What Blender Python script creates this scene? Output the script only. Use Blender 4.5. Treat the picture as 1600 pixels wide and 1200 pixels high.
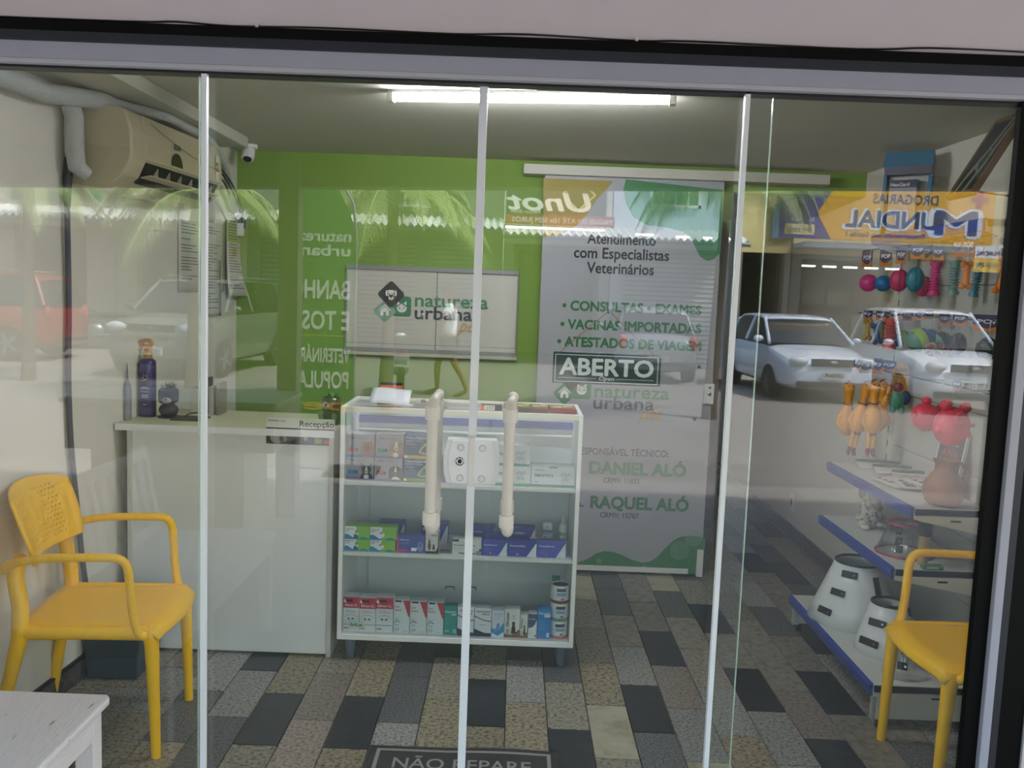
import bpy, math, random
from mathutils import Vector, Matrix

for _o in list(bpy.data.objects):
    bpy.data.objects.remove(_o)
SC = bpy.context.scene
COL = SC.collection
RND = random.Random(11)
PI = math.pi
rad = math.radians

# ------------------------------------------------------------------ camera
FPX = 1400.0
CAM_POS = Vector((0.0, -2.55, 1.6))

def cam_axes(yaw, pitch, roll):
    f = Vector((math.sin(yaw) * math.cos(pitch), math.cos(yaw) * math.cos(pitch), -math.sin(pitch)))
    r = Vector((math.cos(yaw), -math.sin(yaw), 0))
    u = r.cross(f)
    c, s = math.cos(roll), math.sin(roll)
    return c * r + s * u, -s * r + c * u, f

CR, CU, CF = cam_axes(rad(-0.06), rad(5.85), rad(2.16))
cd = bpy.data.cameras.new('camera')
cam = bpy.data.objects.new('camera', cd)
COL.objects.link(cam)
m = Matrix((CR, CU, -CF)).transposed().to_4x4()
m.translation = CAM_POS
cam.matrix_world = m
cd.sensor_width = 36.0
cd.lens = 36.0 * FPX / 1600.0
cd.clip_start = 0.02
cd.clip_end = 200
SC.camera = cam

def P(px, py, X=None, Y=None, Z=None):
    """the world point seen at a pixel of the 1600x1200 photograph, on a given plane"""
    d = CF + CR * ((px - 800) / FPX) - CU * ((py - 600) / FPX)
    if X is not None:
        t = (X - CAM_POS.x) / d.x
    elif Y is not None:
        t = (Y - CAM_POS.y) / d.y
    else:
        t = (Z - CAM_POS.z) / d.z
    return CAM_POS + d * t

# the left wall runs a little askew: X = WX0 + WS * Y
WX0, WS = -1.73, 0.049

def XW(y):
    return WX0 + WS * y

def PW(px, py):
    """the point of the left wall seen at a pixel"""
    d = CF + CR * ((px - 800) / FPX) - CU * ((py - 600) / FPX)
    t = (WX0 + WS * CAM_POS.y - CAM_POS.x) / (d.x - WS * d.y)
    return CAM_POS + d * t

# ------------------------------------------------------------------ light
w = bpy.data.worlds.new('sky')
SC.world = w
w.use_nodes = True
nt = w.node_tree
sky = nt.nodes.new('ShaderNodeTexSky')
sky.sky_type = 'NISHITA'
sky.sun_disc = False
sky.sun_elevation = rad(58)
sky.sun_rotation = rad(63)
sky.air_density = 1.4
sky.dust_density = 2.5
nt.links.new(sky.outputs[0], nt.nodes['Background'].inputs[0])
nt.nodes['Background'].inputs[1].default_value = 0.44
sd = bpy.data.lights.new('sun', 'SUN')
sd.energy = 6.6
sd.angle = rad(3.0)
sd.color = (1.0, 0.97, 0.93)
sun = bpy.data.objects.new('sun', sd)
COL.objects.link(sun)
# a high sun along the street: it lights the road up to the porch edge and grazes the facades
sun.rotation_euler = Vector((-0.62, -0.32, -1.0)).to_track_quat('-Z', 'Y').to_euler()
SC.view_settings.view_transform = 'Standard'
SC.view_settings.look = 'None'
SC.view_settings.exposure = 1.05
SC.view_settings.gamma = 1.0
SC.view_settings.use_curve_mapping = False

# ------------------------------------------------------------------ materials
def lin(h):
    if isinstance(h, (tuple, list)):
        return tuple(h)[:3]
    h = h.lstrip('#')
    out = []
    for i in (0, 2, 4):
        c = int(h[i:i + 2], 16) / 255
        out.append(c / 12.92 if c <= 0.04045 else ((c + 0.055) / 1.055) ** 2.4)
    return tuple(out)

MATS = {}

def mat(name, col, rough=0.5, metal=0.0, var=0.0, scale=8.0, bump=0.0, bscale=60.0, spec=0.5, coat=0.0, emit=0.0, alpha=1.0, trans=0.0, stretch=None):
    """procedural principled material: base colour broken up by noise, optional fine relief"""
    if name in MATS:
        return MATS[name]
    mt = bpy.data.materials.new(name)
    mt.use_nodes = True
    t = mt.node_tree
    b = t.nodes['Principled BSDF']
    c = lin(col)
    b.inputs['Base Color'].default_value = (*c, 1)
    b.inputs['Roughness'].default_value = rough
    b.inputs['Metallic'].default_value = metal
    b.inputs['Specular IOR Level'].default_value = spec
    b.inputs['Coat Weight'].default_value = coat
    b.inputs['Alpha'].default_value = alpha
    b.inputs['Transmission Weight'].default_value = trans
    if emit:
        b.inputs['Emission Color'].default_value = (*c, 1)
        b.inputs['Emission Strength'].default_value = emit
    if var or bump:
        tc = t.nodes.new('ShaderNodeTexCoord')
        mp = t.nodes.new('ShaderNodeMapping')
        t.links.new(tc.outputs['Object'], mp.inputs['Vector'])
        if stretch:
            mp.inputs['Scale'].default_value = stretch
    if var:
        n = t.nodes.new('ShaderNodeTexNoise')
        n.inputs['Scale'].default_value = scale
        n.inputs['Detail'].default_value = 5
        t.links.new(mp.outputs[0], n.inputs['Vector'])
        mx = t.nodes.new('ShaderNodeMix')
        mx.data_type = 'RGBA'
        mx.inputs[6].default_value = (*[x * (1 - var) for x in c], 1)
        mx.inputs[7].default_value = (*[min(1, x * (1 + var)) for x in c], 1)
        t.links.new(n.outputs['Fac'], mx.inputs[0])
        t.links.new(mx.outputs[2], b.inputs['Base Color'])
    if bump:
        n2 = t.nodes.new('ShaderNodeTexNoise')
        n2.inputs['Scale'].default_value = bscale
        n2.inputs['Detail'].default_value = 4
        t.links.new(mp.outputs[0], n2.inputs['Vector'])
        bp = t.nodes.new('ShaderNodeBump')
        bp.inputs['Strength'].default_value = bump
        bp.inputs['Distance'].default_value = 0.01
        t.links.new(n2.outputs['Fac'], bp.inputs['Height'])
        t.links.new(bp.outputs[0], b.inputs['Normal'])
    MATS[name] = mt
    return mt

def speckle(name, base, dark, light, scale, amount=0.5, rough=0.35):
    """polished granite: grains of three colours"""
    if name in MATS:
        return MATS[name]
    mt = bpy.data.materials.new(name)
    mt.use_nodes = True
    t = mt.node_tree
    b = t.nodes['Principled BSDF']
    b.inputs['Roughness'].default_value = rough
    tc = t.nodes.new('ShaderNodeTexCoord')
    oi = t.nodes.new('ShaderNodeObjectInfo')
    ad = t.nodes.new('ShaderNodeVectorMath')
    ad.operation = 'ADD'
    sc = t.nodes.new('ShaderNodeVectorMath')
    sc.operation = 'SCALE'
    sc.inputs['Scale'].default_value = 0.37
    t.links.new(oi.outputs['Location'], sc.inputs[0])
    t.links.new(tc.outputs['Object'], ad.inputs[0])
    t.links.new(sc.outputs[0], ad.inputs[1])
    n = t.nodes.new('ShaderNodeTexNoise')
    n.inputs['Scale'].default_value = scale
    n.inputs['Detail'].default_value = 6
    n.inputs['Roughness'].default_value = 0.7
    t.links.new(ad.outputs[0], n.inputs['Vector'])
    r = t.nodes.new('ShaderNodeValToRGB')
    r.color_ramp.interpolation = 'LINEAR'
    e = r.color_ramp.elements
    e[0].position = 0.36 + 0.06 * amount
    e[0].color = (*lin(dark), 1)
    e[1].position = 0.47 + 0.02 * amount
    e[1].color = (*lin(base), 1)
    x = e.new(0.66)
    x.color = (*lin(light), 1)
    t.links.new(n.outputs['Fac'], r.inputs[0])
    mx = t.nodes.new('ShaderNodeMix')
    mx.data_type = 'RGBA'
    mx.blend_type = 'MULTIPLY'
    mx.inputs[0].default_value = 1.0
    mr = t.nodes.new('ShaderNodeMapRange')
    mr.inputs['To Min'].default_value = 0.62
    mr.inputs['To Max'].default_value = 0.90
    t.links.new(oi.outputs['Random'], mr.inputs['Value'])
    t.links.new(r.outputs[0], mx.inputs[6])
    t.links.new(mr.outputs[0], mx.inputs[7])
    t.links.new(mx.outputs[2], b.inputs['Base Color'])
    MATS[name] = mt
    return mt

def glass_mat(name, f0, tint, dirt=0.0, dscale=2.5):
    """clear sheet glass: Fresnel mirror over a see-through pane, with a faint film of wiped dust"""
    if name in MATS:
        return MATS[name]
    mt = bpy.data.materials.new(name)
    mt.use_nodes = True
    t = mt.node_tree
    t.nodes.remove(t.nodes['Principled BSDF'])
    out = t.nodes['Material Output']
    lw = t.nodes.new('ShaderNodeLayerWeight')
    lw.inputs['Blend'].default_value = 0.5
    pw = t.nodes.new('ShaderNodeMath')
    pw.operation = 'POWER'
    pw.inputs[1].default_value = 5
    t.links.new(lw.outputs['Facing'], pw.inputs[0])
    ma = t.nodes.new('ShaderNodeMath')
    ma.operation = 'MULTIPLY_ADD'
    ma.inputs[1].default_value = 1 - f0
    ma.inputs[2].default_value = f0
    t.links.new(pw.outputs[0], ma.inputs[0])
    tr = t.nodes.new('ShaderNodeBsdfTransparent')
    tr.inputs[0].default_value = (*tint, 1)
    gl = t.nodes.new('ShaderNodeBsdfGlossy')
    gl.inputs['Roughness'].default_value = 0.0
    gl.inputs[0].default_value = (1, 1, 1, 1)
    mx = t.nodes.new('ShaderNodeMixShader')
    t.links.new(ma.outputs[0], mx.inputs[0])
    t.links.new(tr.outputs[0], mx.inputs[1])
    t.links.new(gl.outputs[0], mx.inputs[2])
    last = mx
    if dirt:
        tc = t.nodes.new('ShaderNodeTexCoord')
        n = t.nodes.new('ShaderNodeTexNoise')
        n.inputs['Scale'].default_value = dscale
        n.inputs['Detail'].default_value = 6
        n.inputs['Distortion'].default_value = 2.2
        t.links.new(tc.outputs['Object'], n.inputs['Vector'])
        r = t.nodes.new('ShaderNodeMapRange')
        r.inputs['From Min'].default_value = 0.44
        r.inputs['From Max'].default_value = 0.75
        r.inputs['To Min'].default_value = dirt * 0.25
        r.inputs['To Max'].default_value = dirt
        t.links.new(n.outputs['Fac'], r.inputs['Value'])
        df = t.nodes.new('ShaderNodeBsdfDiffuse')
        df.inputs[0].default_value = (0.8, 0.8, 0.78, 1)
        m2 = t.nodes.new('ShaderNodeMixShader')
        t.links.new(r.outputs[0], m2.inputs[0])
        t.links.new(mx.outputs[0], m2.inputs[1])
        t.links.new(df.outputs[0], m2.inputs[2])
        last = m2
    t.links.new(last.outputs[0], out.inputs['Surface'])
    MATS[name] = mt
    return mt

# ------------------------------------------------------------------ mesh builder
class MB:
    def __init__(s):
        s.v, s.f, s.mi = [], [], []
        s.m = 0

    def add(s, vs, fs):
        o = len(s.v)
        s.v += [tuple(v) for v in vs]
        for f in fs:
            s.f.append([i + o for i in f])
            s.mi.append(s.m)
        return s

    def box(s, a, b):
        x0, y0, z0 = a
        x1, y1, z1 = b
        return s.add([(x0, y0, z0), (x1, y0, z0), (x1, y1, z0), (x0, y1, z0), (x0, y0, z1), (x1, y0, z1), (x1, y1, z1), (x0, y1, z1)],
                     [(0, 3, 2, 1), (4, 5, 6, 7), (0, 1, 5, 4), (1, 2, 6, 5), (2, 3, 7, 6), (3, 0, 4, 7)])

    def hexa(s, q0, q1):
        """two quads, corresponding corners"""
        return s.add(list(q0) + list(q1), [(3, 2, 1, 0), (4, 5, 6, 7), (0, 1, 5, 4), (1, 2, 6, 5), (2, 3, 7, 6), (3, 0, 4, 7)])

    def obox(s, c, size, R):
        hx, hy, hz = [k / 2 for k in size]
        pts = [(-hx, -hy, -hz), (hx, -hy, -hz), (hx, hy, -hz), (-hx, hy, -hz), (-hx, -hy, hz), (hx, -hy, hz), (hx, hy, hz), (-hx, hy, hz)]
        return s.add([Vector(c) + R @ Vector(p) for p in pts],
                     [(0, 3, 2, 1), (4, 5, 6, 7), (0, 1, 5, 4), (1, 2, 6, 5), (2, 3, 7, 6), (3, 0, 4, 7)])

    def poly(s, pts):
        return s.add(pts, [tuple(range(len(pts)))])

    def prism(s, pts, off):
        n = len(pts)
        off = Vector(off)
        vs = [Vector(p) for p in pts] + [Vector(p) + off for p in pts]
        fs = [tuple(range(n)), tuple(reversed(range(n, 2 * n)))]
        fs += [(i, i + n, (i + 1) % n + n, (i + 1) % n) for i in range(n)]
        return s.add(vs, fs)

    def tube(s, pts, r, n=8, cap=True, flat=None, closed=False):
        pts = [Vector(p) for p in pts]
        k = len(pts)
        rs = r if isinstance(r, (list, tuple)) else [r] * k
        vs, fs = [], []
        up = None
        for i, p in enumerate(pts):
            if closed:
                d = pts[(i + 1) % k] - pts[i - 1]
            else:
                d = pts[min(i + 1, k - 1)] - pts[max(i - 1, 0)]
            d.normalize()
            if up is None:
                up = Vector((0, 0, 1)) if abs(d.z) < 0.9 else Vector((0, 1, 0))
            a = d.cross(up)
            if a.length < 1e-5:
                a = d.orthogonal()
            a.normalize()
            b = a.cross(d).normalized()
            up = b
            fl = flat if flat else 1.0
            for j in range(n):
                t = 2 * PI * j / n
                vs.append(p + a * math.cos(t) * rs[i] + b * math.sin(t) * rs[i] * fl)
        for i in range(k if closed else k - 1):
            for j in range(n):
                i2 = (i + 1) % k
                fs.append((i * n + j, i * n + (j + 1) % n, i2 * n + (j + 1) % n, i2 * n + j))
        if cap and not closed:
            fs.append(tuple(reversed(range(n))))
            fs.append(tuple(range((k - 1) * n, k * n)))
        return s.add(vs, fs)

    def lathe(s, prof, n=24, c=(0, 0, 0), cap=True, R=None):
        c = Vector(c)
        vs, fs = [], []
        for r, z in prof:
            for j in range(n):
                t = 2 * PI * j / n
                q = Vector((r * math.cos(t), r * math.sin(t), z))
                vs.append(c + (R @ q if R else q))
        k = len(prof)
        for i in range(k - 1):
            for j in range(n):
                fs.append((i * n + j, i * n + (j + 1) % n, (i + 1) * n + (j + 1) % n, (i + 1) * n + j))
        if cap:
            fs.append(tuple(reversed(range(n))))
            fs.append(tuple(range((k - 1) * n, k * n)))
        return s.add(vs, fs)

    def ell(s, c, r, nu=16, nv=10, R=None):
        c = Vector(c)
        r = (r, r, r) if not isinstance(r, (tuple, list)) else r
        vs, fs = [], []
        for i in range(nv + 1):
            ph = PI * i / nv
            for j in range(nu):
                t = 2 * PI * j / nu
                q = Vector((r[0] * math.sin(ph) * math.cos(t), r[1] * math.sin(ph) * math.sin(t), -r[2] * math.cos(ph)))
                vs.append(c + (R @ q if R else q))
        for i in range(nv):
            for j in range(nu):
                fs.append((i * nu + j, i * nu + (j + 1) % nu, (i + 1) * nu + (j + 1) % nu, (i + 1) * nu + j))
        return s.add(vs, fs)

    def grid(s, fn, nu, nv, skip=None):
        vs = [fn(i / nu, j / nv) for j in range(nv + 1) for i in range(nu + 1)]
        fs = []
        for j in range(nv):
            for i in range(nu):
                if skip and skip(i, j):
                    continue
                a = j * (nu + 1) + i
                fs.append((a, a + 1, a + nu + 2, a + nu + 1))
        return s.add(vs, fs)

    def done(s, name, mats, parent=None, smooth=0, bevel=0, solid=0, subd=0, loc=None):
        me = bpy.data.meshes.new(name)
        me.from_pydata(s.v, [], s.f)
        for m_ in (mats if isinstance(mats, (list, tuple)) else [mats]):
            me.materials.append(m_)
        if any(s.mi):
            me.polygons.foreach_set('material_index', s.mi)
        me.update()
        if smooth:
            me.shade_smooth()
            me.set_sharp_from_angle(angle=rad(smooth))
        o = bpy.data.objects.new(name, me)
        COL.objects.link(o)
        if parent:
            o.parent = parent
        if loc:
            o.location = loc
        if solid:
            md = o.modifiers.new('solid', 'SOLIDIFY')
            md.thickness = solid
            md.offset = 0
        if bevel:
            md = o.modifiers.new('bevel', 'BEVEL')
            md.width = bevel
            md.segments = 2
            md.limit_method = 'ANGLE'
        if subd:
            md = o.modifiers.new('subd', 'SUBSURF')
            md.levels = md.render_levels = subd
        return o

def thing(name, label, cat, loc=(0, 0, 0), rz=0.0, group=None):
    o = bpy.data.objects.new(name, None)
    o.empty_display_size = 0.05
    COL.objects.link(o)
    o.location = loc
    o.rotation_euler = (0, 0, rz)
    o['label'] = label
    o['category'] = cat
    if group:
        o['group'] = group
    return o

def tag(o, label, cat, group=None):
    o['label'] = label
    o['category'] = cat
    if group:
        o['group'] = group
    return o

def struct(o):
    o['kind'] = 'structure'
    return o

def root(name, loc=(0, 0, 0), rz=0.0):
    o = bpy.data.objects.new(name, None)
    o.empty_display_size = 0.05
    COL.objects.link(o)
    o.location = loc
    o.rotation_euler = (0, 0, rz)
    o['kind'] = 'structure'
    return o

def dup(src, loc, rz=None, label=None):
    r = src.copy()
    COL.objects.link(r)
    r.location = loc
    if rz is not None:
        r.rotation_euler = (0, 0, rz)
    if label:
        r['label'] = label
    for ch in list(src.children):
        c = ch.copy()
        COL.objects.link(c)
        c.parent = r
        for g in list(ch.children):
            d = g.copy()
            COL.objects.link(d)
            d.parent = c
    return r

FIT = []
BOLD = {}

def text(body, pos, size, m_, parent=None, width=None, rot=(PI / 2, 0, 0), align='LEFT', bold=0.0, shear=0.0, name='lettering', ext=0.0):
    cu = bpy.data.curves.new(name, 'FONT')
    cu.body = body
    cu.size = size
    cu.align_x = align
    cu.shear = shear
    cu.extrude = ext
    cu.resolution_u = 3
    cu.materials.append(m_)
    o = bpy.data.objects.new(name, cu)
    COL.objects.link(o)
    BOLD[o.name] = bold * 0.85
    o.location = pos
    o.rotation_euler = rot
    if parent:
        o.parent = parent
    if width:
        FIT.append((o, width))
    return o

def rsq(cx, cz, h, r, rot=0.0, n=5, hz=None):
    """rounded square outline in a plane -> list of (x, z)"""
    hz = hz or h
    pts = []
    for k, (sx, sz) in enumerate(((1, 1), (-1, 1), (-1, -1), (1, -1))):
        for i in range(n + 1):
            a = PI / 2 * k + PI / 2 * i / n
            x = sx * (h - r) + r * math.cos(a)
            z = sz * (hz - r) + r * math.sin(a)
            pts.append((cx + x * math.cos(rot) - z * math.sin(rot), cz + x * math.sin(rot) + z * math.cos(rot)))
    return pts

def circ(cx, cz, rx, rz=None, n=20, a0=0, a1=2 * PI):
    rz = rz or rx
    full = abs(a1 - a0 - 2 * PI) < 1e-6
    k = n if full else n + 1
    return [(cx + rx * math.cos(a0 + (a1 - a0) * i / n), cz + rz * math.sin(a0 + (a1 - a0) * i / n)) for i in range(k)]

def flat(mb, pts, y):
    """polygon of (x, z) facing the street (-Y)"""
    area = sum(pts[i][0] * pts[(i + 1) % len(pts)][1] - pts[(i + 1) % len(pts)][0] * pts[i][1] for i in range(len(pts)))
    if area < 0:
        pts = list(reversed(pts))
    mb.poly([(x, y, z) for x, z in pts])

def bez(p0, p1, p2, p3, n=8):
    p0, p1, p2, p3 = [Vector(p) for p in (p0, p1, p2, p3)]
    return [(1 - t) ** 3 * p0 + 3 * (1 - t) ** 2 * t * p1 + 3 * (1 - t) * t * t * p2 + t ** 3 * p3 for t in [i / n for i in range(n + 1)]]
# ------------------------------------------------------------------ shared materials
WHITE_WALL = mat('painted_wall_white', '#e0dacd', 0.75, var=0.05, scale=3, bump=0.08, bscale=40)
PINK_WALL = mat('painted_wall_outside', '#ddd2d5', 0.8, var=0.05, scale=5, bump=0.12, bscale=50)
GREEN_WALL = mat('painted_wall_green', '#7a9a3a', 0.7, var=0.05, scale=2.5, bump=0.06, bscale=40)
CEIL = mat('ceiling_paint', '#c4c2b0', 0.85, var=0.05, scale=2)
BLACK_ST = mat('black_stone', '#070808', 0.55, var=0.5, scale=90, spec=0.15)
DARK_STRIP = mat('dark_grey_strip', '#2b2e36', 0.45, var=0.1, scale=20)
ALU = mat('white_aluminium', '#adaebd', 0.4, var=0.05, scale=14, bump=0.05, bscale=80)
ALU2 = mat('white_aluminium_lip', '#c0c0c8', 0.45, var=0.03, scale=14)
EDGE_W = mat('white_edge_strip', '#eef2f6', 0.35)
EDGE_G = mat('polished_glass_edge', '#cfe3d2', 0.15, spec=0.8)
PVC = mat('cream_pvc', '#e0d8d0', 0.38, var=0.05, scale=25)
PVC2 = mat('cream_pvc_collar', '#e6dfd6', 0.4)
LOCKW = mat('white_lock_casing', '#eef0f4', 0.35)
CHROME = mat('chrome', '#b9bcc0', 0.2, metal=1.0)
BLACKP = mat('black_plastic', '#141417', 0.45)
WHITEP = mat('white_plastic', '#e8e8e4', 0.4)
GROUT = mat('grout', '#2b2926', 0.9)
GLASS = glass_mat('shopfront_glass', 0.052, (0.975, 0.99, 0.98), dirt=0.008)

# ------------------------------------------------------------------ room shell
XL, XR, YB, ZC = -1.69, 1.95, 2.60, 2.34
mb = MB(); mb.box((-2.6, -0.05, -0.12), (2.6, 6.1, -0.010))
floor = struct(mb.done('floor', GROUT))
GR = [speckle('granite_beige', '#97907f', '#47413a', '#bab29f', 70, 0.55),
      speckle('granite_yellow', '#9b8f75', '#453b2e', '#bcb190', 62, 0.6),
      speckle('granite_rose', '#988a7f', '#564842', '#b5a99d', 76, 0.4),
      speckle('granite_light', '#9b9a94', '#484846', '#bdbcb5', 84, 0.55),
      speckle('granite_grey', '#5d6061', '#2a2d30', '#8a8a86', 110, 0.7),
      speckle('granite_taupe', '#8d8579', '#6b6459', '#a39b8c', 26, 0.1),
      speckle('stone_cream', '#b9b297', '#9d977c', '#c8c2aa', 6, 0.0),
      speckle('granite_black', '#22272d', '#1a1e23', '#2f353b', 20, 0.2, rough=0.3)]
BE, YE, RO, LI, GY, TA, CRM, BK = range(8)
KNOWN = {(0, 0): YE, (0, 1): LI, (0, 2): GY, (1, -1): BK, (1, 0): BE, (1, 1): GY, (2, 0): CRM, (2, 1): YE, (2, 2): BE, (2, 3): BE, (2, 4): CRM,
         (3, -1): GY, (3, 0): BK, (3, 1): LI, (3, 2): TA, (3, 3): GY, (4, -1): CRM, (4, 0): LI, (4, 1): RO, (4, 2): BK, (4, 3): TA, (4, 4): TA,
         (5, 0): LI, (5, 1): RO, (5, 2): TA, (5, 3): GY, (5, 4): CRM, (6, 0): LI, (6, 1): LI, (6, 2): TA, (6, 3): BK, (6, 4): BE, (7, 0): CRM, (7, 1): TA,
         (6, 5): GY, (6, -1): LI, (7, 2): TA, (7, 3): BE, (7, -1): BK, (8, 1): BK, (8, 0): TA, (8, 2): TA, (8, 3): GY, (7, 0): RO, (6, 1): BK,
         (9, 2): BK, (9, 3): TA, (9, 0): TA, (10, 2): GY, (10, 1): LI, (11, 1): BK, (11, 2): TA, (9, 5): BK, (9, 4): TA, (10, 4): GY,
         (-1, 0): BK, (-1, 1): BE, (-1, -1): YE, (-2, 0): YE, (-2, 1): BE, (-2, 2): BK, (-3, 0): GY, (-3, 1): GY, (-3, -1): LI, (-4, 0): BK, (-4, 1): YE,
         (-4, -1): YE, (-5, 0): RO, (-5, 1): BE, (-5, -1): RO, (-5, -2): GY, (-6, 0): BK, (-6, 1): YE, (-6, -1): BE, (-7, 0): LI, (-7, 1): BK, (-7, -1): GY, (-8, 0): GY,
         (-8, 1): LI, (-8, 2): BE, (-9, 0): LI, (-9, 1): RO, (-9, -1): BE, (-10, 0): LI, (-10, 1): BE, (-10, -1): BK}
TILE = {}

def tile(x0, x1, y0, y1, g):
    key = (round(x1 - x0, 3), round(y1 - y0, 3))
    if key not in TILE:
        a, b = key[0] / 2, key[1] / 2
        t_ = MB()
        e = 0.0015
        t_.hexa([(-a, -b, -0.010), (a, -b, -0.010), (a, b, -0.010), (-a, b, -0.010)], [(-a + e, -b + e, 0), (a - e, -b + e, 0), (a - e, b - e, 0), (-a + e, b - e, 0)])
        me = bpy.data.meshes.new('tile')
        me.from_pydata(t_.v, [], t_.f)
        me.materials.append(GR[0])
        TILE[key] = me
    o = bpy.data.objects.new('tile', TILE[key])
    COL.objects.link(o)
    o.parent = floor
    o.location = ((x0 + x1) / 2, (y0 + y1) / 2, RND.uniform(-0.0006, 0.0))
    o.material_slots[0].link = 'OBJECT'
    o.material_slots[0].material = GR[g]

for k in range(-11, 13):
    x0, x1 = 0.018 + 0.158 * k, 0.018 + 0.158 * (k + 1)
    x0, x1 = max(x0, XL), min(x1, XR)
    if x1 - x0 < 0.03:
        continue
    ph = 0.42 if k % 2 == 0 else 0.6175
    for n in range(-3, 13):
        y0, y1 = ph + 0.405 * n, ph + 0.405 * (n + 1)
        ymax = 4.7 if x0 > 1.12 else 2.60
        y0, y1 = max(y0, 0.05), min(y1, ymax)
        if y1 - y0 < 0.05:
            continue
        g = KNOWN.get((k, n), None)
        if g is None:
            g = RND.choice([BE, YE, RO, LI, LI, GY, TA, TA, BK, BE])
        tile(x0 + 0.0012, x1 - 0.0012, y0 + 0.0012, y1 - 0.0012, g)

mb = MB(); mb.hexa([(XW(.1) - .12, .10, 0), (XW(.1), .10, 0), (XW(2.6), 2.60, 0), (XW(2.6) - .12, 2.60, 0)], [(XW(.1) - .12, .10, ZC), (XW(.1), .10, ZC), (XW(2.6), 2.60, ZC), (XW(2.6) - .12, 2.60, ZC)]); struct(mb.done('wall_left', WHITE_WALL))
mb = MB(); mb.box((XR, 0.10, 0), (XR + 0.12, 6.1, ZC)); struct(mb.done('wall_right', WHITE_WALL))
mb = MB()
mb.box((XL - 0.12, YB, 0), (1.15, YB + 0.12, ZC))
mb.box((1.15, YB, 2.21), (XR, YB + 0.12, ZC))
struct(mb.done('wall_back', GREEN_WALL))
mb = MB(); mb.box((1.05, YB + 0.12, 0), (1.15, 6.0, ZC)); struct(mb.done('wall_corridor', WHITE_WALL))
mb = MB(); mb.box((1.05, 6.0, 0), (XR, 6.1, ZC)); struct(mb.done('wall_far', WHITE_WALL))
mb = MB(); mb.box((XL - 0.12, 0.10, ZC), (XR + 0.12, 6.1, ZC + 0.1)); struct(mb.done('ceiling', CEIL))
mb = MB(); mb.box((-1.70, 0.12, 2.285), (-1.405, 2.15, ZC)); struct(mb.done('trim_1', CEIL, bevel=0.006))
GB = speckle('granite_baseboard', '#55504a', '#26241f', '#7d766c', 45, 0.6)
mb = MB()
for k_, (t_0, z_0, z_1) in enumerate(((.016, 0, .085), (.018, .085, .092))):
    mb.m = k_
    mb.hexa([(XW(.1), .10, z_0), (XW(.1) + t_0, .10, z_0), (XW(1.16) + t_0, 1.16, z_0), (XW(1.16), 1.16, z_0)], [(XW(.1), .10, z_1), (XW(.1) + t_0, .10, z_1), (XW(1.16) + t_0, 1.16, z_1), (XW(1.16), 1.16, z_1)])
struct(mb.done('baseboard_left', [GB, BLACK_ST]))
mb = MB(); mb.box((XR - 0.016, 1.9, 0), (XR, 6.0, 0.085)); struct(mb.done('baseboard_right', GB))

# front wall above and beside the glazing, stone lintel, aluminium head track
mb = MB()
mb.box((-4.5, -0.03, 2.285), (4.5, 0.10, 2.75))
mb.box((-4.5, -0.03, 0), (-1.80, 0.10, 2.285))
mb.box((1.535, -0.03, 0), (4.5, 0.10, 2.285))
struct(mb.done('wall_front', PINK_WALL))
mb = MB(); mb.box((-1.80, -0.05, 2.258), (1.535, 0.10, 2.285)); struct(mb.done('trim_2', BLACK_ST))
mb = MB(); mb.box((-1.80, -0.045, 2.233), (1.535, 0.10, 2.258)); struct(mb.done('trim_3', DARK_STRIP))
tr = root('trim_4')
mb = MB(); mb.box((-1.62, -0.035, 2.186), (1.45, 0.06, 2.233)); mb.done('head_track', ALU, tr, bevel=0.002)
mb = MB(); mb.box((-1.62, -0.037, 2.174), (1.412, -0.008, 2.186)); mb.box((-1.62, 0.045, 2.174), (1.412, 0.062, 2.186)); mb.done('track_lip', ALU2, tr, bevel=0.0015)
mb = MB(); mb.box((-1.62, -0.006, 2.168), (1.412, 0.044, 2.1855)); mb.done('brush_seal', BLACKP, tr)
jb = root('trim_5')
mb = MB(); mb.box((1.412, -0.036, 0), (1.438, 0.0, 2.186)); mb.done('jamb_profile', ALU, jb, bevel=0.002)
mb = MB(); mb.box((1.438, -0.034, 0), (1.460, 0.02, 2.233)); mb.done('jamb_strip', DARK_STRIP, jb)
mb = MB(); mb.box((1.460, -0.032, 0), (1.535, 0.02, 2.233)); mb.box((1.411, 0.0, 0), (1.535, 0.09, 2.174)); mb.done('stone_reveal', BLACK_ST, jb)
mb = MB(); mb.box((1.368, -0.016, 0), (1.412, -0.001, 2.174)); mb.done('black_gasket', BLACK_ST, jb)
mb = MB(); mb.box((1.531, -0.036, 0), (1.536, -0.028, 2.233)); mb.done('jamb_seal', mat('grey_seal', '#7c8083', 0.5), jb)
jl = root('trim_6')
mb = MB(); mb.box((-1.66, -0.036, 0), (-1.62, 0.0, 2.186)); mb.done('jamb_profile', ALU, jl, bevel=0.002)
mb = MB(); mb.box((-1.80, -0.03, 0), (-1.66, 0.09, 2.233)); mb.done('stone_reveal', BLACK_ST, jl)
mb = MB(); mb.box((-1.62, -0.04, -0.012), (1.412, 0.05, 0.012)); struct(mb.done('trim_7', ALU, bevel=0.002))

def pane(nm, x0, x1, y0, strip=None, edge=None):
    r = root(nm)
    g = MB(); g.box((x0, y0, 0.014), (x1, y0 + 0.008, 2.176)); g.done('glass_pane', GLASS, r)
    if strip:
        g = MB(); g.box((strip[0], y0 - 0.006, 0.014), (strip[1], y0 + 0.014, 2.176)); s_ = g.done('edge_strip', EDGE_W, r, bevel=0.001)
        s_['label'] = 'white edge strip'
    if edge:
        g = MB(); g.box((edge - 0.0012, y0 - 0.0003, 0.014), (edge + 0.0012, y0 + 0.0083, 2.172)); s_ = g.done('polished_edge', EDGE_G, r)
    return r

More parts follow.
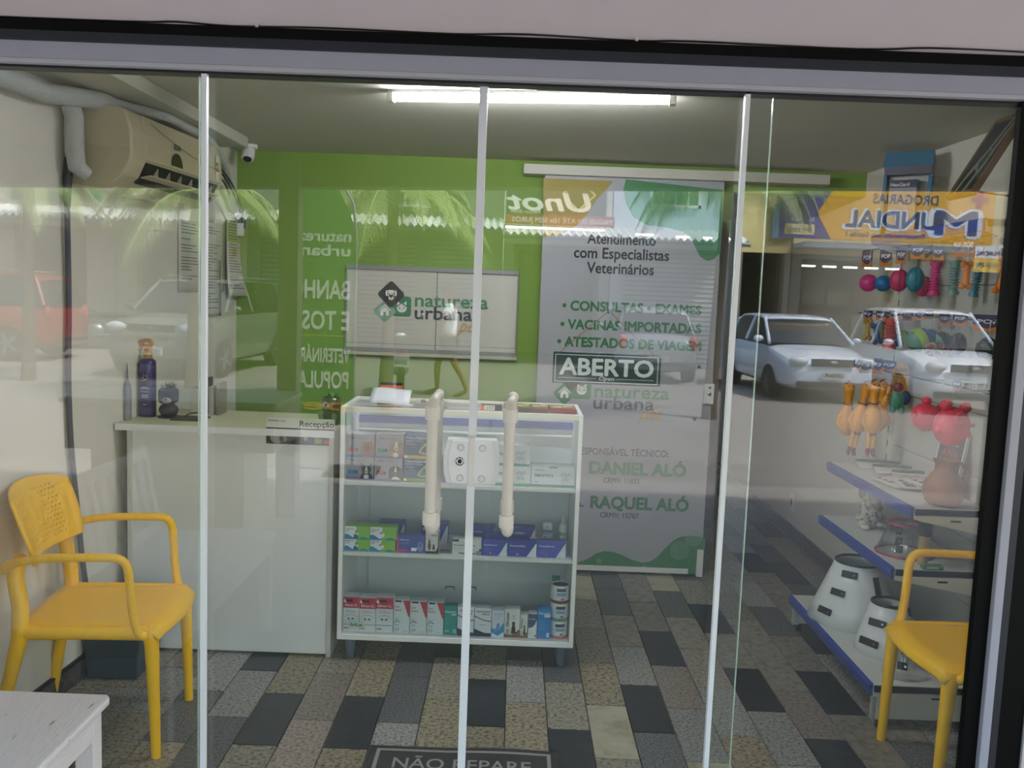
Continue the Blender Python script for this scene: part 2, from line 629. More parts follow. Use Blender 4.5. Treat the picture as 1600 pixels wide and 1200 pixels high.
door_1 = pane('door_1', -1.62, -0.893, 0.0, strip=(-0.893, -0.878))
door_2 = pane('door_2', -0.91, -0.124, 0.03, edge=-0.911)
door_3 = pane('door_3', -0.112, 0.699, 0.03, strip=(-0.124, -0.101), edge=0.699)
door_4 = pane('door_4', 0.626, 1.412, 0.0, strip=(0.612, 0.626))

# lock casings and pipe handles on the two sliding leaves
def lock_half(par, x0, x1, side):
    z0, z1, y = 1.045, 1.176, -0.012
    g = MB()
    n = 8
    out = []
    for i in range(n + 1):
        t = i / n
        b = 0.010 * (1 - (2 * t - 1) ** 2)
        out.append(((x0 - b) if side < 0 else (x1 + b), z0 + (z1 - z0) * t))
    pts = ([(x1, z0)] + [(x1, z1)] + list(reversed(out))) if side < 0 else ([(x0, z1), (x0, z0)] + out)
    g.prism([(x, y, z) for x, z in pts], (0, 0.042, 0))
    lk = g.done('lock_casing', LOCKW, par, bevel=0.003)
    g = MB()
    xm = (x0 + x1) / 2 - side * 0.006
    fp = [(x0 + (0.012 if side < 0 else 0), z0 + 0.004), (x1 - (0.012 if side > 0 else 0), z0 + 0.004), (x1 - (0.006 if side > 0 else 0), z1 - 0.004), (x0 + (0.006 if side < 0 else 0), z1 - 0.004)]
    bow = [(x0 + 0.014 - 0.010 * (1 - (2 * i / n - 1) ** 2), z0 + 0.004 + (z1 - z0 - 0.008) * i / n) for i in range(n + 1)] if side < 0 else [(x1 - 0.014 + 0.010 * (1 - (2 * i / n - 1) ** 2), z0 + 0.004 + (z1 - z0 - 0.008) * i / n) for i in range(n + 1)]
    pl = ([(x1 - 0.004, z0 + 0.004), (x1 - 0.004, z1 - 0.004)] + list(reversed(bow))) if side < 0 else ([(x0 + 0.004, z1 - 0.004), (x0 + 0.004, z0 + 0.004)] + bow)
    g.prism([(x, y - 0.004, z) for x, z in pl], (0, 0.005, 0))
    g.done('lock_cover', mat('lock_cover_white', '#f2f4f8', 0.3), lk, bevel=0.0015)
    for zz in (z1 - 0.024, z0 + 0.018):
        g = MB(); g.lathe([(0.0085, 0), (0.0085, 0.002), (0.0072, 0.0032)], 20, (xm, y - 0.004, zz), R=Matrix.Rotation(PI / 2, 3, 'X'))
        g.done('screw_cap', WHITEP, lk, smooth=40)
        g = MB(); g.lathe([(0.0098, 0), (0.0098, 0.0008)], 20, (xm, y - 0.0041, zz), R=Matrix.Rotation(PI / 2, 3, 'X')); g.done('cap_seam', mat('seam_grey', '#9a9ca2', 0.6), lk)
    if side < 0:
        g = MB()
        g.lathe([(0.0125, 0), (0.0125, 0.004), (0.0105, 0.006), (0.0095, 0.004), (0.0095, 0.001)], 24, (xm - 0.002, y - 0.004, 1.112), R=Matrix.Rotation(PI / 2, 3, 'X'))
        g.done('key_cylinder', CHROME, lk, smooth=40)
        g = MB(); g.lathe([(0.0062, 0), (0.0062, 0.0052)], 20, (xm - 0.002, y - 0.004, 1.112), R=Matrix.Rotation(PI / 2, 3, 'X')); g.done('keyhole', BLACKP, lk)
    return lk

lock_half(door_2, -0.182, -0.114, -1)
lock_half(door_3, -0.108, -0.040, 1)
mb = MB(); mb.box((-0.119, -0.022, 1.040), (-0.103, 0.03, 1.180)); mb.done('lock_strike', mat('lock_strike_cream', '#e9e6e2', 0.4), door_3, bevel=0.002)

def handle(par, x, y, sgn):
    g = MB()
    zt, zb = 1.283, 0.922
    e = Vector((0.012, -sgn * abs(y - 0.034), 0))
    yy = 0.034
    top = bez((x, y, zt - 0.03), (x, y, zt + 0.012), (x + 0.006, y + (yy - y) * 0.3, zt + 0.014), (x + 0.012, yy, zt + 0.014), 8)
    bot = bez((x + 0.012, yy, zb - 0.014), (x + 0.006, y + (yy - y) * 0.3, zb - 0.014), (x, y, zb - 0.012), (x, y, zb + 0.03), 8)
    nb = len(bot)
    g.tube(bot + [(x, y, (zt + zb) / 2)] + top, [0.011 + 0.0048 * min(1, i / 6) for i in range(nb)] + [0.0158] + [0.0158 - 0.0048 * max(0, (i - 2) / 6) for i in range(nb)], 16)
    h = g.done('door_handle', PVC, par, smooth=50)
    for z0, z1 in ((1.236, 1.272), (0.934, 0.970)):
        g = MB(); g.lathe([(0.0155, z0), (0.0205, z0), (0.0212, z0 + 0.006), (0.0205, z1), (0.0155, z1)], 24, (x, y, 0)); g.done('pipe_collar', PVC2, h, smooth=40)
    return h

for X_ in (-0.222, -0.004):
    d_ = door_2 if X_ < -0.1 else door_3
    handle(d_, X_, -0.055, 1)
    handle(d_, X_, 0.118, -1)

# porch in front of the shop: soffit, edge beam, painted post
PORCH = mat('porch_paint', '#8f8a82', 0.85, var=0.06, scale=3)
mb = MB(); mb.box((-9, -3.60, 2.46), (9, -0.03, 2.60)); struct(mb.done('ceiling_porch', PORCH))
mb = MB(); zl_ = lambda x: 2.36 + 0.039 * x
mb.hexa([(-9, -3.70, zl_(-9)), (9, -3.70, zl_(6)), (9, -3.50, zl_(6)), (-9, -3.50, zl_(-9))], [(-9, -3.70, 3.1), (9, -3.70, 3.1), (9, -3.50, 3.1), (-9, -3.50, 3.1)]); struct(mb.done('beam_porch', PORCH))
mb = MB(); mb.box((-1.60, -3.56, 0), (-1.47, -3.42, 2.46)); struct(mb.done('pillar_porch', [mat('post_paint', '#b4aea2', 0.7, var=0.06)]))
mb = MB(); mb.box((-16, -5.2, -0.12), (16, -0.05, -0.012)); struct(mb.done('sidewalk', mat('pavement_slabs', '#918b84', 0.8, var=0.12, scale=4, bump=0.2, bscale=20)))
mb = MB(); mb.box((-30, -30, -0.3), (30, -5.2, -0.06)); struct(mb.done('road', mat('worn_asphalt', '#7f7a74', 0.9, var=0.22, scale=1.2, bump=0.3, bscale=15, stretch=(0.25, 1.6, 1))))
# ------------------------------------------------------------------ back wall: pass-through window with the shop's emblem
LG = mat('emblem_green', '#2f7a4b', 0.5); LK = mat('emblem_black', '#17181a', 0.5); LW = mat('emblem_white', '#ecebe4', 0.6); LO = mat('emblem_ochre', '#c8902f', 0.5); LS = mat('emblem_sage', '#7fa58a', 0.5)
DARKTXT = mat('text_black', '#141516', 0.6)

def emblem(par, cx, cz, s, y, sage, dark=LK):
    """three overlapping rounded squares with a dog, a cat and a house; s = overall half height"""
    g = MB(); flat(g, rsq(cx + 0.42 * s, cz - 0.22 * s, 0.47 * s, 0.16 * s, hz=0.5 * s), y)
    e = g.done('emblem_tile', LG, par); e['label'] = 'green rounded square with a cat face'
    g = MB()
    ex, ez = cx + 0.42 * s, cz - 0.30 * s
    flat(g, circ(ex, ez, 0.25 * s, 0.22 * s, 18), y - 0.0012)
    for q in (-1, 1):
        flat(g, [(ex + q * 0.24 * s, ez + 0.02 * s), (ex + q * 0.05 * s, ez + 0.18 * s), (ex + q * 0.22 * s, ez + 0.36 * s)], y - 0.0012)
    g.m = 1
    for q in (-1, 1):
        flat(g, circ(ex + q * 0.11 * s, ez + 0.01 * s, 0.05 * s, 0.028 * s, 8), y - 0.0018)
    flat(g, circ(ex, ez - 0.06 * s, 0.025 * s, None, 6), y - 0.0018)
    g.done('cat_face', [LW, LK], e)
    g = MB(); flat(g, rsq(cx - 0.42 * s, cz - 0.48 * s, 0.42 * s, 0.14 * s, rot=PI / 4), y - 0.0004)
    e = g.done('emblem_tile', sage, par); e['label'] = 'pale green diamond with a house'
    g = MB(); hx, hz = cx - 0.42 * s, cz - 0.5 * s
    flat(g, [(hx - 0.2 * s, hz - 0.2 * s), (hx - 0.06 * s, hz - 0.2 * s), (hx - 0.06 * s, hz - 0.02 * s), (hx + 0.06 * s, hz - 0.02 * s), (hx + 0.06 * s, hz - 0.2 * s), (hx + 0.2 * s, hz - 0.2 * s), (hx + 0.2 * s, hz + 0.06 * s), (hx, hz + 0.24 * s), (hx - 0.2 * s, hz + 0.06 * s)], y - 0.0016)
    flat(g, [(hx - 0.3 * s, hz + 0.02 * s), (hx, hz + 0.29 * s), (hx + 0.3 * s, hz + 0.02 * s), (hx + 0.3 * s, hz + 0.08 * s), (hx, hz + 0.36 * s), (hx - 0.3 * s, hz + 0.08 * s)], y - 0.0016)
    g.done('house_mark', LW, e)
    g = MB(); flat(g, rsq(cx - 0.12 * s, cz + 0.36 * s, 0.5 * s, 0.15 * s, rot=PI / 4), y - 0.0022)
    e = g.done('emblem_tile', dark, par); e['label'] = 'black diamond with a dog face'
    g = MB(); dx, dz = cx - 0.12 * s, cz + 0.36 * s
    flat(g, rsq(dx, dz + 0.05 * s, 0.2 * s, 0.13 * s, hz=0.17 * s), y - 0.0032)
    flat(g, rsq(dx, dz - 0.14 * s, 0.13 * s, 0.1 * s, hz=0.13 * s), y - 0.0032)
    for q in (-1, 1):
        flat(g, circ(dx + q * 0.22 * s, dz + 0.06 * s, 0.06 * s, 0.15 * s, 10), y - 0.0032)
    g.m = 1
    for q in (-1, 1):
        flat(g, circ(dx + q * 0.09 * s, dz + 0.02 * s, 0.022 * s, 0.05 * s, 8), y - 0.004)
        flat(g, circ(dx + q * 0.155 * s, dz + 0.06 * s, 0.014 * s, 0.12 * s, 8), y - 0.004)
    flat(g, circ(dx, dz - 0.12 * s, 0.06 * s, 0.045 * s, 8), y - 0.004)
    flat(g, [(dx - 0.012 * s, dz - 0.24 * s), (dx + 0.012 * s, dz - 0.24 * s), (dx + 0.012 * s, dz - 0.12 * s), (dx - 0.012 * s, dz - 0.12 * s)], y - 0.004)
    g.done('dog_face', [LW, LK], e)

FROST = mat('frosted_panel', '#cbc7b9', 0.35, var=0.03, scale=3)
FROST_F = mat('window_profile_grey', '#8e908c', 0.4)
w1 = root('window_1')
x0, x1, z0, z1 = -0.972, 0.012, 1.232, 1.722
mb = MB()
mb.box((x0, 2.572, z1 - 0.024), (x1, YB, z1)); mb.box((x0, 2.566, z0), (x1, YB, z0 + 0.022)); mb.box((x0, 2.576, z0), (x0 + 0.008, YB, z1)); mb.box((x1 - 0.008, 2.576, z0), (x1, YB, z1))
mb.done('window_frame', FROST_F, w1, bevel=0.002)
mb = MB(); mb.box((x0 - 0.002, 2.560, z0 - 0.020), (x1 + 0.004, YB, z0)); mb.done('window_sill', mat('sill_pale', '#c2bf9f', 0.6), w1, bevel=0.002)
for a, b, yy in ((x0 + 0.008, -0.452, 2.588), (-0.456, x1 - 0.008, 2.592)):
    mb = MB(); mb.box((a, yy, z0 + 0.022), (b, yy + 0.006, z1 - 0.024)); s_ = mb.done('sliding_panel', FROST, w1)
    mb = MB(); mb.box((a, yy - 0.001, z0 + 0.045), (b, yy + 0.001, z0 + 0.048)); mb.done('panel_rail', FROST_F, s_)
mb = MB(); mb.box((-0.4555, 2.585, z0 + 0.022), (-0.4515, 2.592, z1 - 0.024)); mb.done('panel_joint', mat('joint_dark', '#57584f', 0.6), w1)
emblem(w1, -0.70, 1.52, 0.115, 2.5865, LS)
text('natureza', (-0.582, 2.584, 1.500), 0.105, LG, w1, width=0.415, bold=0.02)
text('urbana', (-0.582, 2.584, 1.428), 0.105, LK, w1, width=0.325, bold=0.02)
text('pet', (-0.325, 2.5835, 1.365), 0.105, LO, w1, width=0.135, shear=0.5)

# ------------------------------------------------------------------ sliding door carrying the printed banner
d5 = root('door_5')
BAN = mat('banner_grey', '#a6a7aa', 0.45, var=0.03, scale=2)
BG = mat('banner_green', '#3f7f4d', 0.5, var=0.06, scale=6)
BGL = mat('banner_pale_line', '#a9c4ac', 0.5)
bx0, bx1, by = 0.135, 1.128, 2.50
mb = MB(); mb.box((bx0, by, 0.018), (bx1, by + 0.035, 2.250)); mb.done('door_panel', BAN, d5)
mb = MB(); mb.box((0.015, 2.47, 2.252), (1.70, YB, 2.306)); mb.done('track_cover', mat('track_cream', '#c9c6b6', 0.5), d5, bevel=0.003)

def bpt(px, py):
    q = P(px, py, Y=by)
    return (q.x, q.z)

yb = by - 0.0008
mb = MB()
wave = [bpt(904, 878), bpt(912, 876), bpt(922, 871), bpt(932, 864), bpt(944, 861), bpt(957, 862), bpt(972, 867), bpt(986, 874), bpt(1002, 879), bpt(1014, 878), bpt(1026, 871), bpt(1038, 858), bpt(1050, 846), bpt(1062, 839), bpt(1076, 837), bpt(1090, 838), bpt(1103, 841)]
flat(mb, wave + [(1.128, 0.02), (0.40, 0.02)], yb)
mb.done('wave_print', BG, d5)
mb = MB()
blob = [bpt(1130, 297), (1.128, 1.75), bpt(1124, 396), bpt(1116, 405), bpt(1105, 408), bpt(1094, 401), bpt(1087, 388), bpt(1080, 372), bpt(1066, 362), bpt(1040, 355), bpt(1012, 352), bpt(990, 340), bpt(978, 318), bpt(974, 296), bpt(978, 280)]
flat(mb, blob, yb)
blob2 = [bpt(849, 278), bpt(958, 283), bpt(948, 296), bpt(932, 312), bpt(918, 334), bpt(902, 352), bpt(880, 364), bpt(849, 371)]
mb.m = 1
flat(mb, blob2, yb)
mb.done('corner_print', [BG, mat('banner_mustard', '#9c8a24', 0.5, var=0.05)], d5)
mb = MB()
for (cx, cy, R_) in ((1062, 860, 28), (1084, 840, 27), (936, 876, 12), (1006, 887, 11)):
    for k in range(1, 6 if R_ > 20 else 3):
        c0 = bpt(cx, cy)
        r0 = R_ * 0.0036 / 5 * k * (1.0 if R_ > 20 else 1.6) * 0.5 * 2 / 2
        ring = [(c0[0] + r0 * math.cos(t * PI / 12), yb - 0.0012, c0[1] + r0 * math.sin(t * PI / 12)) for t in range(24)]
        mb.tube(ring, 0.0012, 4, closed=True)
mb.done('ring_print', BGL, d5)
mb = MB(); mb.box((0.40, by - 0.004, 0.018), (1.052, by, 0.048)); mb.done('bottom_strip', WHITEP, d5)
mb = MB(); q0, q1 = P(1093, 900, Y=by), P(1106, 856, Y=by); mb.box((1.098, by - 0.012, 0.005), (1.134, by + 0.04, 0.165)); mb.done('floor_guide', WHITEP, d5, bevel=0.002)
for body, px0, px1, py, h, mt_, b_ in (
        ('Atendimento', 918, 1024, 381, 0.085, DARKTXT, 0.025), ('com Especialistas', 896, 1044, 403, 0.085, DARKTXT, 0.025), ('Veterin\u00e1rios', 917, 1021, 427, 0.085, DARKTXT, 0.025),
        ('\u2022 CONSULTAS \u2022 EXAMES', 878, 1094, 485, 0.075, mat('banner_text_green', '#1f6b38', 0.5), 0.045), ('\u2022 VACINAS IMPORTADAS', 875, 1094, 514, 0.075, MATS['banner_text_green'], 0.045), ('\u2022 ATESTADOS DE VIAGEM', 870, 1094, 541, 0.075, MATS['banner_text_green'], 0.045),
        ('RESPONS\u00c1VEL T\u00c9CNICO:', 898, 1043, 710, 0.055, mat('banner_text_grey', '#55585a', 0.5), 0.03), ('DANIEL AL\u00d3', 919, 1069, 740, 0.098, mat('banner_text_sage', '#4f8a5f', 0.5), 0.05), ('CRMV: 11833', 942, 998, 755, 0.042, MATS['banner_text_grey'], 0.03),
        ('RAQUEL AL\u00d3', 921, 1073, 794, 0.098, MATS['banner_text_green'], 0.05), ('CRMV: 15767', 937, 997, 809, 0.042, MATS['banner_text_grey'], 0.03), ('DRA.', 868, 910, 791, 0.07, MATS['banner_text_green'], 0.03)):
    a, b = P(px0, py - 1, Y=yb - 0.001), P(px1, py + 4, Y=yb - 0.001)
    text(body, (a.x, yb - 0.001, a.z), h, mt_, d5, width=b.x - a.x, bold=b_)
c0 = bpt(896, 600)
emblem(d5, c0[0], c0[1], 0.115, yb - 0.0002, LG)
for body, px0, px1, py, mt_, sh_, h in (('natureza', 927, 1043, 622, MATS['banner_text_sage'], 0, 0.105), ('urbana', 925, 1019, 640, MATS['banner_text_grey'], 0, 0.105), ('pet', 998, 1036, 657, LO, 0.5, 0.1)):
    a, b = P(px0, py - 2, Y=yb - 0.001), P(px1, py + 3, Y=yb - 0.001)
    text(body, (a.x, yb - 0.001, a.z), h, mt_, d5, width=b.x - a.x, bold=0.02 if not sh_ else 0.0, shear=sh_)
a = P(1107, 615, Y=by)
mb = MB(); mb.box((a.x - 0.028, by - 0.022, a.z - 0.058), (a.x + 0.028, by, a.z + 0.058)); lk = mb.done('door_lock', WHITEP, d5, bevel=0.004)
mb = MB(); mb.lathe([(0.010, 0), (0.010, 0.006), (0.006, 0.008)], 16, (a.x, by - 0.022, a.z), R=Matrix.Rotation(PI / 2, 3, 'X')); mb.done('key_cylinder', CHROME, lk)
mb = MB(); mb.lathe([(0.006, 0), (0.006, 0.003)], 12, (a.x, by - 0.022, a.z + 0.036), R=Matrix.Rotation(PI / 2, 3, 'X')); mb.done('screw_cap', CHROME, lk)
mb = MB()
for px, py in ((1092, 573), (1085, 655)):
    c1 = P(px, py, Y=by)
    mb.lathe([(0.009, 0), (0.009, 0.004)], 14, (c1.x, by, c1.z), R=Matrix.Rotation(PI / 2, 3, 'X'))
mb.done('screw_hole', BLACKP, d5)

# ------------------------------------------------------------------ open/closed sign on the right leaf
sg = thing('hanging_sign', 'dark green ABERTO sign hanging from a suction cup on the glass door', 'sign', (0.271, 0.046, 1.342))
SGR = mat('sign_green', '#0c3a35', 0.35); SGW = mat('sign_white', '#e6eaec', 0.4); CORD = mat('brown_cord', '#9a6a4a', 0.8)
mb = MB(); mb.box((-0.157, 0, 0), (0.157, 0.004, 0.092)); mb.done('sign_board', SGR, sg, bevel=0.001)
mb = MB()
for a_, b_, c_, d_ in ((-0.151, 0.149, 0.005, 0.007), (-0.151, 0.149, 0.083, 0.085), (-0.151, -0.149, 0.005, 0.085), (0.147, 0.149, 0.005, 0.085)):
    mb.box((a_, -0.0006, c_), (b_, 0.0, d_))
mb.box((-0.140, -0.0006, 0.0165), (-0.03, 0.0, 0.0178)); mb.box((0.026, -0.0006, 0.0165), (0.136, 0.0, 0.0178))
mb.done('sign_border', SGW, sg)
text('ABERTO', (-0.136, -0.0008, 0.027), 0.068, SGW, sg, width=0.270, bold=0.035)
text('Open', (-0.024, -0.0008, 0.0125), 0.0165, SGW, sg, width=0.044, bold=0.02, shear=0.25)
mb = MB(); mb.tube([(-0.143, 0.001, 0.086), (-0.004, 0.006, 0.212)], 0.0013, 6); mb.tube([(0.141, 0.001, 0.086), (0.002, 0.006, 0.212)], 0.0013, 6); mb.ell((-0.002, 0.004, 0.209), 0.004, 8, 6); mb.done('cord', CORD, sg)
SUC = glass_mat('clear_rubber', 0.14, (0.93, 0.95, 0.95))
mb = MB(); mb.lathe([(0.014, 0.0), (0.0135, 0.002), (0.006, 0.006), (0.004, 0.012), (0.0055, 0.015)], 20, (0.0, -0.0075, 0.224), R=Matrix.Rotation(-PI / 2, 3, 'X')); mb.done('suction_cup', SUC, sg, smooth=50)

# ------------------------------------------------------------------ ceiling lamp, camera, air conditioner, pipes
lp = thing('batten_lamp', 'long white tube lamp fixed to the shop ceiling, switched on', 'ceiling lamp', (0.02, 0.86, ZC), rad(-7))
LAMP = mat('lit_tube', '#f4f6ff', 0.5, emit=85.0)
mb = MB(); mb.box((-0.535, -0.02, -0.012), (0.535, 0.02, 0)); mb.done('lamp_body', WHITEP, lp, bevel=0.002)
mb = MB(); mb.tube([(-0.515, 0, -0.026), (0.515, 0, -0.026)], 0.014, 12); mb.done('lamp_tube', LAMP, lp, smooth=40)
for s_ in (-1, 1):
    mb = MB(); mb.box((s_ * 0.525 - 0.012, -0.02, -0.044), (s_ * 0.525 + 0.012, 0.02, 0)); mb.done('end_cap', mat('lamp_cap_grey', '#b5b2a6', 0.5), lp, bevel=0.003)

AC = mat('yellowed_plastic', '#c2b796', 0.4, var=0.04, scale=4)
ac = thing('air_conditioner', 'yellowed split air conditioner high on the white left wall', 'air conditioner', (XW(0.86), 0.86, 1.935), rad(-2.8))
L_ = 0.90
prof = [(0.0, 0.300), (0.10, 0.305), (0.18, 0.300), (0.215, 0.285), (0.235, 0.22), (0.238, 0.118), (0.205, 0.048), (0.14, 0.005), (0.10, 0.0), (0.0, 0.0)]
mb = MB(); mb.prism([(x, 0, z) for x, z in prof], (0, L_, 0)); mb.done('casing', AC, ac, bevel=0.008)
mb = MB(); mb.hexa([(0.236, 0.11, 0.116), (0.236, L_ - 0.05, 0.116), (0.224, L_ - 0.05, 0.285), (0.218, 0.11, 0.285)], [(0.244, 0.115, 0.116), (0.244, L_ - 0.055, 0.116), (0.232, L_ - 0.055, 0.282), (0.228, 0.115, 0.282)])
fp = mb.done('front_panel', AC, ac, bevel=0.004)
mb = MB()
arc = [(0.2445 - 0.008 * (1 - i / 12), 0.16 + 0.66 * (i / 12), 0.262 - 0.085 * math.sin(PI / 2 * i / 12)) for i in range(13)]
mb.tube(arc, 0.0015, 4); mb.done('panel_groove', mat('groove_brown', '#8b7d58', 0.6), fp)
mb = MB(); mb.poly([(0.2446, y, z) for y, z in [(0.385 + 0.055 * math.cos(t * PI / 12), 0.128 + 0.055 * math.sin(t * PI / 12)) for t in range(13)]]); mb.done('receiver_window', mat('smoked_plastic', '#1c2019', 0.2), fp)
text('ELGIN', (0.2450, 0.350, 0.196), 0.030, DARKTXT, fp, width=0.065, rot=(PI / 2, 0, PI / 2), bold=0.03)
mb = MB(); mb.hexa([(0.186, 0.12, 0.030), (0.186, L_ - 0.06, 0.030), (0.196, L_ - 0.06, 0.026), (0.196, 0.12, 0.026)], [(0.228, 0.12, 0.112), (0.228, L_ - 0.06, 0.112), (0.2385, L_ - 0.06, 0.108), (0.2385, 0.12, 0.108)]); lv = mb.done('air_outlet', mat('outlet_black', '#0c0d0c', 0.6), ac)
mb = MB(); mb.obox((0.222, L_ / 2 + 0.03, 0.055), (0.055, L_ - 0.20, 0.004), Matrix.Rotation(rad(-12), 3, 'Y')); mb.done('louvre', AC, lv)
for k in range(6):
    mb = MB(); mb.obox((0.222, 0.22 + k * 0.11, 0.078), (0.03, 0.004, 0.04), Matrix.Rotation(rad(24), 3, 'Z')); mb.done('louvre_vane', mat('vane_grey', '#9b937a', 0.5), lv)
mb = MB(); mb.box((0.2442, 0.80, 0.125), (0.2452, 0.843, 0.24)); el = mb.done('energy_label', mat('label_white', '#d8d4bc', 0.6), fp)
for k, c_ in enumerate(('#2f6b35', '#7f9a2c', '#d8b52b', '#c9732a', '#a8352a')):
    mb = MB(); mb.box((0.2453, 0.803, 0.20 - k * 0.008), (0.2456, 0.828 + k * 0.002, 0.207 - k * 0.008)); mb.done('label_bar', mat('bar_%d' % k, c_, 0.6), el)

WRAP = mat('white_pipe_wrap', '#b9bcb6', 0.55, var=0.08, scale=30, bump=0.5, bscale=90)
pp = thing('wrapped_pipe', 'white taped refrigerant pipe along the ceiling with a drop beside the air conditioner', 'pipe', (0, 0, 0))
mb = MB()
run = [(-1.655, 0.13, 2.215), (-1.645, 0.60, 2.22), (-1.56, 0.95, 2.262), (-1.47, 1.25, 2.266), (-1.47, 1.75, 2.262), (-1.50, 2.05, 2.20), (-1.55, 2.3, 2.10), (-1.57, 2.48, 1.98)]
run2 = []
for a_, b_ in zip(run, run[1:]):
    run2 += [Vector(a_).lerp(Vector(b_), k / 6) for k in range(6)]
mb.tube(run2 + [Vector(run[-1])], [0.034] * 12 + [0.019] * (len(run2) - 11), 12); mb.done('pipe_run', WRAP, pp, smooth=60)
mb = MB(); mb.tube([(XL + 0.045, 0.78, 2.22), (XL + 0.05, 0.80, 2.18), (XL + 0.05, 0.80, 2.06), (XL + 0.055, 0.805, 2.0), (XL + 0.075, 0.84, 1.975)], [0.034, 0.034, 0.034, 0.034, 0.026], 12); mb.done('pipe_drop', WRAP, pp, smooth=60)
cdt = thing('drain_hose', 'dark drain hose with grey lower length running down the left wall', 'hose', (0, 0, 0))
mb = MB(); mb.tube([(XL + 0.03, 0.80, 2.03), (XL + 0.022, 0.80, 1.95), (XL + 0.02, 0.80, 1.85)], [0.017, 0.017, 0.012], 10); mb.done('rubber_sleeve', BLACKP, cdt, smooth=50)
XL = XW(0.85)
pts = [(XL + 0.018, 0.80, 1.86), (XL + 0.015, 0.81, 1.5), (XL + 0.015, 0.80, 1.2), (XL + 0.015, 0.815, 0.95), (XL + 0.018, 0.85, 0.70), (XL + 0.02, 0.88, 0.5), (XL + 0.025, 0.90, 0.37)]
sm = []
for i in range(len(pts) - 1):
    p0, p1, p2, p3 = [Vector(pts[max(0, min(len(pts) - 1, k))]) for k in (i - 1, i, i + 1, i + 2)]
    for t in (0, .25, .5, .75):
        sm.append(0.5 * ((2 * p1) + (-p0 + p2) * t + (2 * p0 - 5 * p1 + 4 * p2 - p3) * t * t + (-p0 + 3 * p1 - 3 * p2 + p3) * t ** 3))
mb = MB(); mb.tube(sm + [Vector(pts[-1])], 0.0105, 10); mb.done('grey_hose', mat('grey_hose', '#56545f', 0.5, var=0.2, scale=12), cdt, smooth=50)

cm = thing('security_camera', 'small white dome security camera in the back left ceiling corner', 'camera', (-1.475, 2.40, ZC))
mb = MB(); mb.lathe([(0.045, 0), (0.045, -0.018), (0.036, -0.022)], 24); mb.done('mount', WHITEP, cm, smooth=40)
Rc = Matrix.Rotation(rad(148), 3, 'X')
mb = MB(); mb.lathe([(0.03, -0.015), (0.034, 0.01), (0.034, 0.045), (0.029, 0.055)], 24, (0, -0.005, -0.035), R=Rc); mb.done('camera_body', WHITEP, cm, smooth=40)
mb = MB(); mb.lathe([(0.024, 0.0), (0.022, 0.004), (0.0, 0.006)], 20, Vector((0, -0.005, -0.035)) + Rc @ Vector((0, 0, 0.0545)), R=Rc); mb.done('lens', mat('lens_black', '#050505', 0.1), cm)
XL = XW(2.45)
cbl = thing('cable_bundle', 'dark thin cables looping down the back left corner past the notices', 'cable', (0, 0, 0))
for k, (dx, col) in enumerate(((0, '#1c2a22'), (0.018, '#22302b'), (-0.02, '#3a3a36'))):
    mb = MB()
    pts = bez((XL + 0.05 + dx, 1.86, 2.20), (XL + 0.12 + dx, 2.2, 2.16), (XL + 0.05 + dx, 2.45, 2.0), (XL + 0.045 + dx, 2.575, 1.98 - 0.02 * k), 10) + [Vector((XL + 0.04 + dx, 2.578, 1.90))]
    mb.tube(pts, 0.0045, 6); mb.done('cable', mat('cable_%d' % k, col, 0.5), cbl, smooth=60)
mb = MB(); mb.box((XL + 0.02, 2.56, 1.86), (XL + 0.055, 2.59, 1.93)); mb.done('cable_adapter', WHITEP, cbl, bevel=0.003)

# notices pinned to the left wall
NP = mat('notice_paper', '#c9c7bb', 0.8, var=0.03); NPG = mat('notice_paper_green', '#a9b878', 0.8); INK = mat('notice_ink', '#4a4a48', 0.9)

def notice(lab, px, m_, curl=0.0, lean=0.0, seal=False, off=0.0):
    a_, b_ = PW(px[0], (px[1] + px[3]) / 2), PW(px[2], (px[1] + px[3]) / 2)
    xm_ = (px[0] + px[2]) / 2
    y0, y1, z0, z1 = a_.y, b_.y, PW(xm_, px[3]).z, PW(xm_, px[1]).z
    t_ = thing('posted_notice', lab, 'notice', (XW((y0 + y1) / 2) + 0.004 + off, (y0 + y1) / 2, z0), rad(-2.8), 'notices on the left wall')
    w_, h_ = (y1 - y0), z1 - z0
    def fn(u, v):
        return (0.002 + curl * (1 - v) ** 2 * (0.3 + u), (u - 0.5) * w_ + lean * (1 - v), v * h_)
    mb = MB(); mb.grid(fn, 6, 10); mb.done('sheet', m_, t_, smooth=60, solid=0.001)
    mb = MB()
    r_ = random.Random(int(y0 * 1000))
    n = int(h_ / 0.017)
    for i in range(n):
        v = 0.95 - i / n * 0.86
        if r_.random() < 0.2:
            continue
        a_ = 0.1; b_ = r_.uniform(0.45, 0.92)
        dv = 0.0035 / h_
        q = [fn(a_, v), fn(b_, v), fn(b_, v + dv), fn(a_, v + dv)]
        mb.poly([(x + 0.0012, y, z) for x, y, z in q])
    mb.done('printed_lines', INK, t_)
    if seal:
        q = fn(0.42, 0.82)
        mb = MB(); mb.lathe([(0.022, 0), (0.022, 0.001)], 16, (q[0] + 0.0015, q[1], q[2]), R=Matrix.Rotation(PI / 2, 3, 'Y')); mb.done('yellow_seal', mat('seal_yellow', '#d2941f', 0.6), t_)
    return t_

